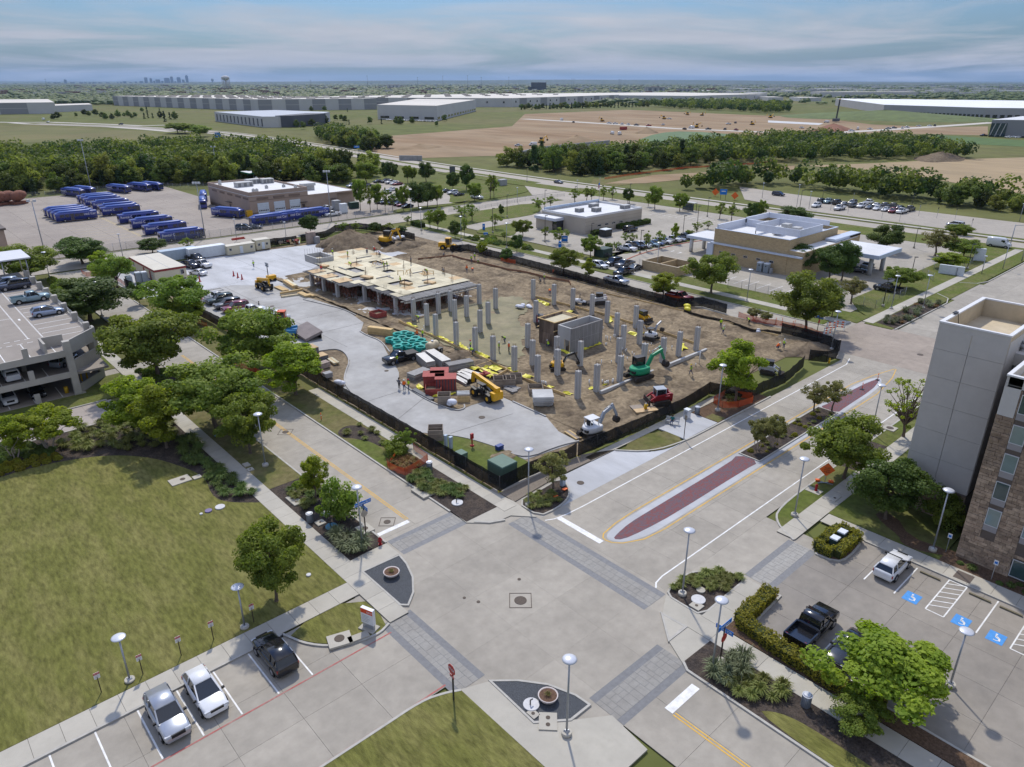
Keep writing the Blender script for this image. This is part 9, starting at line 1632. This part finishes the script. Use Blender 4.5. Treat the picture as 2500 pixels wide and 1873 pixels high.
AM('concrete storm inlet with round iron lid on the corner lawn kerb',(20.3,43.25),1.9,1.5,R(-18),.2,[(0,.1,.42)]);AM('low concrete inlet hood beside the corner lawn kerb',(21.6,42.5),1.7,.7,R(-12),.2);AM('large pale utility slab on the big lawn',(19.7,78.1),2.2,1.6,0,.14,[(.3,0,.3)]);AM('small pale slab beside the large one on the big lawn',(21.4,77.5),.9,.8);AM('concrete slab with iron lid on the hotel verge near the tree',at('c4',1630,650),1.5,1.5,0,.15,[(0,0,.45)]);AM('concrete slab with round lid in the east bed of the left street',at('c2',1840,1050),1.6,2.4,0,.2,[(.2,.2,.42)]);AM('two-lid concrete slab in the planted strip',at('c2',755,1120),1.,2.2,0,.16,[(0,.5,.17),(0,-.5,.17)]);AM('square slab by the litter bin in the planted strip',at('c2',975,1310),.9,.9,0,.16,[(0,0,.12)]);AM('slab on the worn strip beside the walk, upper',at('c2',352,820),.7,.9);AM('slab on the worn strip beside the walk, lower',at('c2',385,860),.7,.7,0,.16,[(0,0,.12)]);AM('slab with iron lid by the stop line of the left street',at('c2',1350,1360),1.4,1.6,0,.14,[(0,0,.33)]);AM('hydrant pad on the hotel verge',at('c4',990,1175),1.1,1.6,0,.1);AM('small slab on the hotel verge below the hydrant',at('c4',1165,1240),1.6,.7,0,.12,[(0,0,.14)]);AM('tan slab with two lids at the bottom gravel corner',at('c8',125,1540),1.5,1.3,R(45),.12,[(-.3,0,.16),(.3,0,.16)]);AM('tan slab with one lid in the rounded hotel bed',at('c8',1325,605),.9,1.,0,.14,[(0,0,.14)]);AM('slab at the foot of the street sign post at the hotel corner',at('c8',1525,1055),.9,.7,0,.12);AM('tan slab with lid below the bottom gravel bed disc',at('c7',2090,1410),.6,.8,0,.12,[(0,0,.13)])
def B9(A1,p,r,m,pipe=True):
 t=thing('utility_disc',A1,'utility lid',(p[0],p[1],.1));MB().cyl((0,0,-.05),(0,0,.12),r,r,20).o('disc',m,t)
 if pipe:MB().bar((-.1,0,.1),(-.1,0,.55),.07).bar((-.1,0,.55),(.15,0,.5),.07).o('vent_pipe',A2,t)
DW=mat('disc_white',(.52,.52,.52),.7,.1,3);DB=mat('disc_blue',(.1,.26,.37),.6,.12,3)
B9('white round lid on the big lawn near the walk',(20.9,69.5),.5,DW,False);B9('violet round lid left of the white lid on the big lawn',(19.7,69.6),.36,mat('disc_violet',(.17,.14,.26),.7,.1,3),False);B9('small white lid on the big lawn',(18.9,69.5),.16,DW,False);B9('blue round utility lid with black pipe in the planted strip',at('c2',1068,1340),.6,DB);B9('blue round lid under the large spreading tree',at('c2',122,565),.6,DB,False);B9('white round lid with pale pipe in the east bed of the left street',at('c2',2128,1140),.62,DW);B9('white round lid with black pipe in the bottom gravel corner',at('c7',2076,1340),.6,DW);B9('white round lid in the rounded hotel bed',at('c8',1340,555),.62,DW,False);B9('pale flat boulder in the rounded hotel bed',at('c8',1360,478),.4,AC,False);B9('pale round lid in the planted strip by the dark bush',at('c2',1025,1232),.5,DW,False);B9('small white plate on the big lawn near the lone tree',at('c7',360,338),.22,DW,False)
def Aa(A1,p,d,m,rz=0.,name='utility_box',top=None):t=thing(name,A1,'utility box',(p[0],p[1],.1),rz);MB().bx(-d[0]/2,d[0]/2,-d[1]/2,d[1]/2,0,d[2]).o('cabinet',m,t);MB().box((0,0,d[2]+.05),(d[0]+.08,d[1]+.08,.12),taper=.94).o('roof',top or m,t);MB().bx(-d[0]/2-.02,-d[0]/2,-d[1]*.4,d[1]*.4,.15,d[2]*.85).o('door',m,t);MB().bx(-d[0]*.4,d[0]*.4,-d[1]/2-.02,-d[1]/2,.15,d[2]*.85).o('door',m,t);return t
UG=mat('utility_green',(.085,.15,.115),.6,.08,3);UGR=mat('utility_grey',(.3,.31,.32),.6,.08,3);UDG=mat('utility_dark_green',(.03,.06,.052),.6,.08,3)
Aa('large green transformer box inside the site fence corner',(47.9,54.5),(2.3,2.6,1.7),UG);Aa('small green utility box inside the site fence',(46.3,60.2),(1.2,1.2,1.1),UG);Aa('grey utility box inside the hedge ring, left',(62.6,22.2),(.8,.7,1.),UDG,0,'utility_box',AA);Aa('grey utility box inside the hedge ring, right',(64.2,22.2),(.8,.7,1.),UDG,0,'utility_box',AA);Aa('dark green dumpster cage by the clinic driveway with bollards',at('g2',1640,1370),(4.,3.,2.),UDG);Aa('black slatted utility cage at the clinic corner',at('g2',1680,1010),(3.,2.4,2.),A2,0,'utility_cage',AA);Aa('grey-blue meter box on a post by the site corner grass, left',at('b5',870,1620),(.35,.3,1.5),CBLUE);Aa('grey-blue meter box on a post by the site corner grass, right',at('b5',925,1640),(.4,.3,1.5),CBLUE);Aa('blue cooler on the site corner grass',at('c3',412,408),(.9,.6,.45),mat('cooler_blue',(.02,.05,.2),.5,.05,3));Aa('pale utility pedestal in the corner bed by the olive tree',at('c3',945,715),(.5,.4,1.1),CBLUE);Aa('grey kiosk by the park lawn',at('a7',1180,235),(3.6,2.2,2.4),UGR);Aa('white blank sign panel by the bank gate',at('b1',1550,1000),(.5,5.2,2.),AA,R(10),'sign_panel');Aa('dark-edged monument sign of the bank',at('b1',1800,875),(.6,2.4,3.),AA,R(20),'monument_sign');Aa('white box beside the depot office',at('a6',1590,530),(2.4,1.6,3.),AA);Aa('grey compressor beside the depot office',at('a6',1515,500),(2.4,2.4,3.2),UGR);Aa('dark green dumpster at the depot lawn',at('a6',1700,480),(3.2,2.2,2.),UDG);Aa('yellow-orange fuel cabinet at the depot corner',at('a6',570,570),(2.,1.6,1.8),AT)
for i in range(8):p=at('g2',(1485,1522,1675,1720,1757,1797,1700,1740)[i],(1380,1365,1410,1395,1430,1385,1400,1420)[i]);o=MB().cyl((0,0,0),(0,0,1.4),.11,.11,8).o('bollard',A2,None,(p.x,p.y,0));tag(o,'black bollard around the dark green dumpster cage','bollard','bollards at the dumpster cage')
def BA(A1,p,rz=0):t=thing('portable_toilet',A1,'portable toilet',(p[0],p[1],0),rz);MB().bx(-.6,.6,-.6,.6,.08,2.15).o('cabin',mat('toilet_grey',(.3,.34,.37),.6,.06,3),t);MB().box((0,0,2.25),(1.3,1.3,.2),taper=.8).o('roof',AA,t);MB().bx(-.62,-.6,-.45,.45,.15,1.95).o('door',mat('toilet_door',(.22,.26,.29),.6,.06,3),t);MB().bx(-.64,-.62,-.15,.15,1.5,1.75).o('door_sign',Ak,t)
BA('grey portable toilet at the bank wall, left',at('g3',485,605));BA('grey portable toilet at the bank wall, right',at('g3',553,618));BA('portable toilet near the site office, left',at('b2',1340,430));BA('portable toilet near the site office, right',at('b2',1400,425));BA('portable toilet near the site office by the black fence',at('b2',1255,470));Aa('small grey hand-wash stand beside the bank toilets',at('g3',600,630),(.7,.5,1.1),UGR)
CONEM=mat('cone_red',(.42,.03,.035),.6,.1,4)
def cone(A1,p,h=1.,m=None):t=thing('traffic_cone',A1,'traffic cone',(p[0],p[1],0.),0,'traffic cones');MB().box((0,0,.04),(.55,.55,.08)).o('foot',m or CONEM,t);MB().cyl((0,0,.06),(0,0,h),.2,.09,10).o('cone',m or CONEM,t)
for i,(x,y)in enumerate(((355,205),(965,105),(1040,135),(1115,165),(2100,1130))):cone('dark red drum cone on the back site drive, %s from the left'%ORD[i],at('e5',x,y),1.25)
def tube(A1,p,h=1.1):t=thing('delineator_post',A1,'delineator',(p[0],p[1],0),0,'orange delineator posts');MB().box((0,0,.04),(.5,.5,.08)).o('foot',A2,t);MB().cyl((0,0,.05),(0,0,h),.06,.05,8).o('post',ORNG,t);MB().cyl((0,0,h*.6),(0,0,h*.72),.066,.066,8).o('reflector',AA,t)
for lab,t_,x,y in(('on the far median brick, nearer','c4',1395,315),('on the far median brick, farther','c4',1527,235),('on the worn strip by the left street','c2',983,435)):tube('orange delineator post '+lab,at(t_,x,y))
for i,(x,y)in enumerate(((1120,705),(1190,705),(1310,740),(1330,735))):tube('orange delineator post by the netting at the east street, %s from the left'%ORD[i],at('b7',x,y),1.4)
for i,(x,y,a)in enumerate(((1740,770,.2),(1830,760,-.3),(1700,830,.5))):
 p=at('b7',x,y);t=thing('barricade','white slatted road barricade at the second crossing, %s'%('left','right','front')[i],'barricade',(p.x,p.y,0),R(-50)+a)
 for k in range(3):MB().bx(-1.,1.,-.03,0.,.5+k*.45,.75+k*.45).o('rail',AA,t);MB().bx(-.6,-.2,-.035,-.03,.5+k*.45,.75+k*.45).bx(.3,.7,-.035,-.03,.5+k*.45,.75+k*.45).o('stripe',ORNG,t)
 for x_ in(-.85,.85):MB().bar((x_,0,0),(x_,0,1.7),.08).bar((x_,-.5,.05),(x_,.5,.05),.08).o('leg',AA,t)
for i,(v0_,v1_)in enumerate(((13.3,15.),(9.2,10.9),(6.8,8.5))):tag(MB().bx(-.09,.09,0,v1_-v0_,0,.14).o('wheel_stop',mat('stop_olive',(.17,.15,.1),.85,.15,3),None,(64.85,v0_,.005)),'low concrete wheel stop at the hotel stalls, %s from the white hatchback'%ORD[i],'wheel stop')
for lab,p in(('accessible parking sign on the grass by the hotel lamp',(69.8,14.5)),('accessible parking sign before the hotel stone wall',(68.4,10.2)),('accessible parking sign before the hotel wall, farther right',(68.4,6.))):t=thing('access_sign',lab,'sign',(p[0],p[1],.1),-math.pi/2);MB().bar((0,0,0),(0,0,2.),.05).o('post',AI,t);MB().bx(-.18,.18,-.03,-.015,1.6,2.1).o('plate',AN,t);MB().bx(-.12,.12,-.035,-.03,1.72,1.95).o('symbol',SIGNB,t)
tag(MB().bx(-.7,.7,-.7,.7,0,.014).o('tactile_pad',Al,None,(66.9,12.,.122)),'dark tactile pad in the hotel walk at the hatched bay','tactile pad')
def AQ(A1,t_,x,y,w,h,z0,posts=True):p=at(t_,x,y);t=thing('blue_sign',A1,'sign',(p.x,p.y,0),Ac(p)+math.pi/2);MB().bx(-w/2,w/2,-.1,.1,z0,z0+h).o('panel',SIGNB,t);MB().bx(-w*.3,w*.3,-.13,-.1,z0+h*.55,z0+h*.7).o('print',AN,t);[MB().bar((s*w*.35,0,0),(s*w*.35,0,z0),.14).o('post',POSTB,t)for s in(-1,1)]
AQ('upright blue sign at the clinic drive, left','a7',978,715,.8,1.8,.1);AQ('white-blue sign at the clinic drive, lower','a7',1000,795,1.3,1.3,.1);AQ('blue post box before the clinic island tip','a7',1800,905,.8,1.6,.1);AQ('wide blue road sign beside the north lot entrance','a8',1435,390,2.6,2.,2.);AQ('tall blue banner sign beyond the wood','a1',1888,690,4,6,.5);AQ('small blue sign over the far highway','a2',873,790,3.4,1.3,3);AQ('blue and white panel beside the clinic entrance','g2',945,1110,1.8,1.6,.1)
p=at('a7',640,115);t=thing('billboard','dark upright sign panel on the corner lawn by the highway','sign',(p.x,p.y,0),Ac(p)+math.pi/2);MB().bx(-1.4,1.4,-.4,.4,.2,3.8).o('panel',WHD,t);MB().bx(-1.7,1.7,-.6,.6,0,.3).o('plinth',AC,t)
for i,(x,y)in enumerate(((1353,350),(1562,390))):p=at('a8',x,y);o=MB().box((0,0,1.6),(2.,.1,2.),ry=R(45)).bar((0,0,0),(0,0,1),.1).o('orange_sign',SIGNO,None,(p.x,p.y,0),Ac(p)+math.pi/2);tag(o,'orange diamond sign by the highway, %s of the wide blue sign'%('left','right')[i],'road sign')
p=at('a8',1075,505);t=thing('bus_shelter','small glazed bus shelter on the highway verge','bus shelter',(p.x,p.y,0),R(90));MB().bx(-2.4,2.4,-1.1,1.1,2.7,2.95).o('roof',WHW,t);MB().bx(-2.2,2.2,.95,1.,.2,2.6).o('glazing',BLUEG,t)
for x in(-2.2,2.2):
 for y in(-.95,.95):MB().bar((x,y,0),(x,y,2.75),.12).o('post',A2,t)
p=at('g2',1565,380);t=thing('flagpole','flagpole with a red white and blue flag behind the clinic','flagpole',(p.x,p.y,0));MB().cyl((0,0,0),(0,0,9),.08,.05,8).o('pole',AI,t);fl=MB();fl.smooth=True;fl.loft([[(-x*.55,math.sin(x*2.2)*.12,z-x*.5)for x in[k*.3 for k in range(7)]]for z in(5.2,7.)],False,False);fl.o('flag',mat('flag_red_white',(.5,.28,.33),.8,.5,3,stretch=(.1,.1,9)),t);MB().box((-.35,-.02,6.5),(.6,.1,.7)).o('canton',SIGNB,t)
for i,(x,y)in enumerate(((2080,760),(2190,880))):p=at('b1',x,y);t=thing('traffic_signal','traffic signal mast at the far right crossing, %s'%('left','right')[i],'traffic signal',(p.x,p.y,0));MB().cyl((0,0,0),(0,0,6.5),.14,.1,8).o('mast',AI,t);MB().bar((0,0,6.2),(5,-5,6.4),.12).o('mast_arm',AI,t);MB().box((4,-4,5.9),(.4,.4,1.1)).o('signal_head',MAT['safety_yellow'],t)
for i in range(9):p=at('b1',(470,625,670,930,1090,1262,1425,1590,1730)[i],(420,450,350,495,520,470,490,500,600)[i]);t=thing('lot_marker','thin row marker post in the north lot, %s from the left'%ORD[i],'marker post',(p.x,p.y,0),0,'row markers in the north lot');MB().bar((0,0,0),(0,0,3.4),.08).o('post',AI,t);MB().box((0,0,3.3),(.5,.1,.6)).o('plate',POSTB if i>5 else AI,t)
for k in range(16):AK([(62+(k%2)*0,232+k*4.6),(76,232+k*4.6)],.15,YPALE);AK([(48,232+k*4.6),(61.2,232+k*4.6)],.15,YPALE)
AK([(61.8,230),(61.8,306)],.2,YPALE);AK([(61.2,230),(61.2,306)],.2,YPALE)
for k in range(14):a=at('g1',640+k*110,175+k*14);AK([(a.x,a.y),(a.x+5.2,a.y+0.)],.14,A5,.014)
for k in range(7):v_=64+k*2.9;AK([(143.5,v_+8),(149.5,v_+8)],.13,A5,.014)
for k in range(2):struct(MB().prism([(p_[0]+at('g1',990+k*130,852+k*28).x,p_[1]+at('g1',990+k*130,852+k*28).y)for p_ in((0,0),(2.2,-.2),(2.2,.3))],0,.016,True).o('lane_arrow',A5))
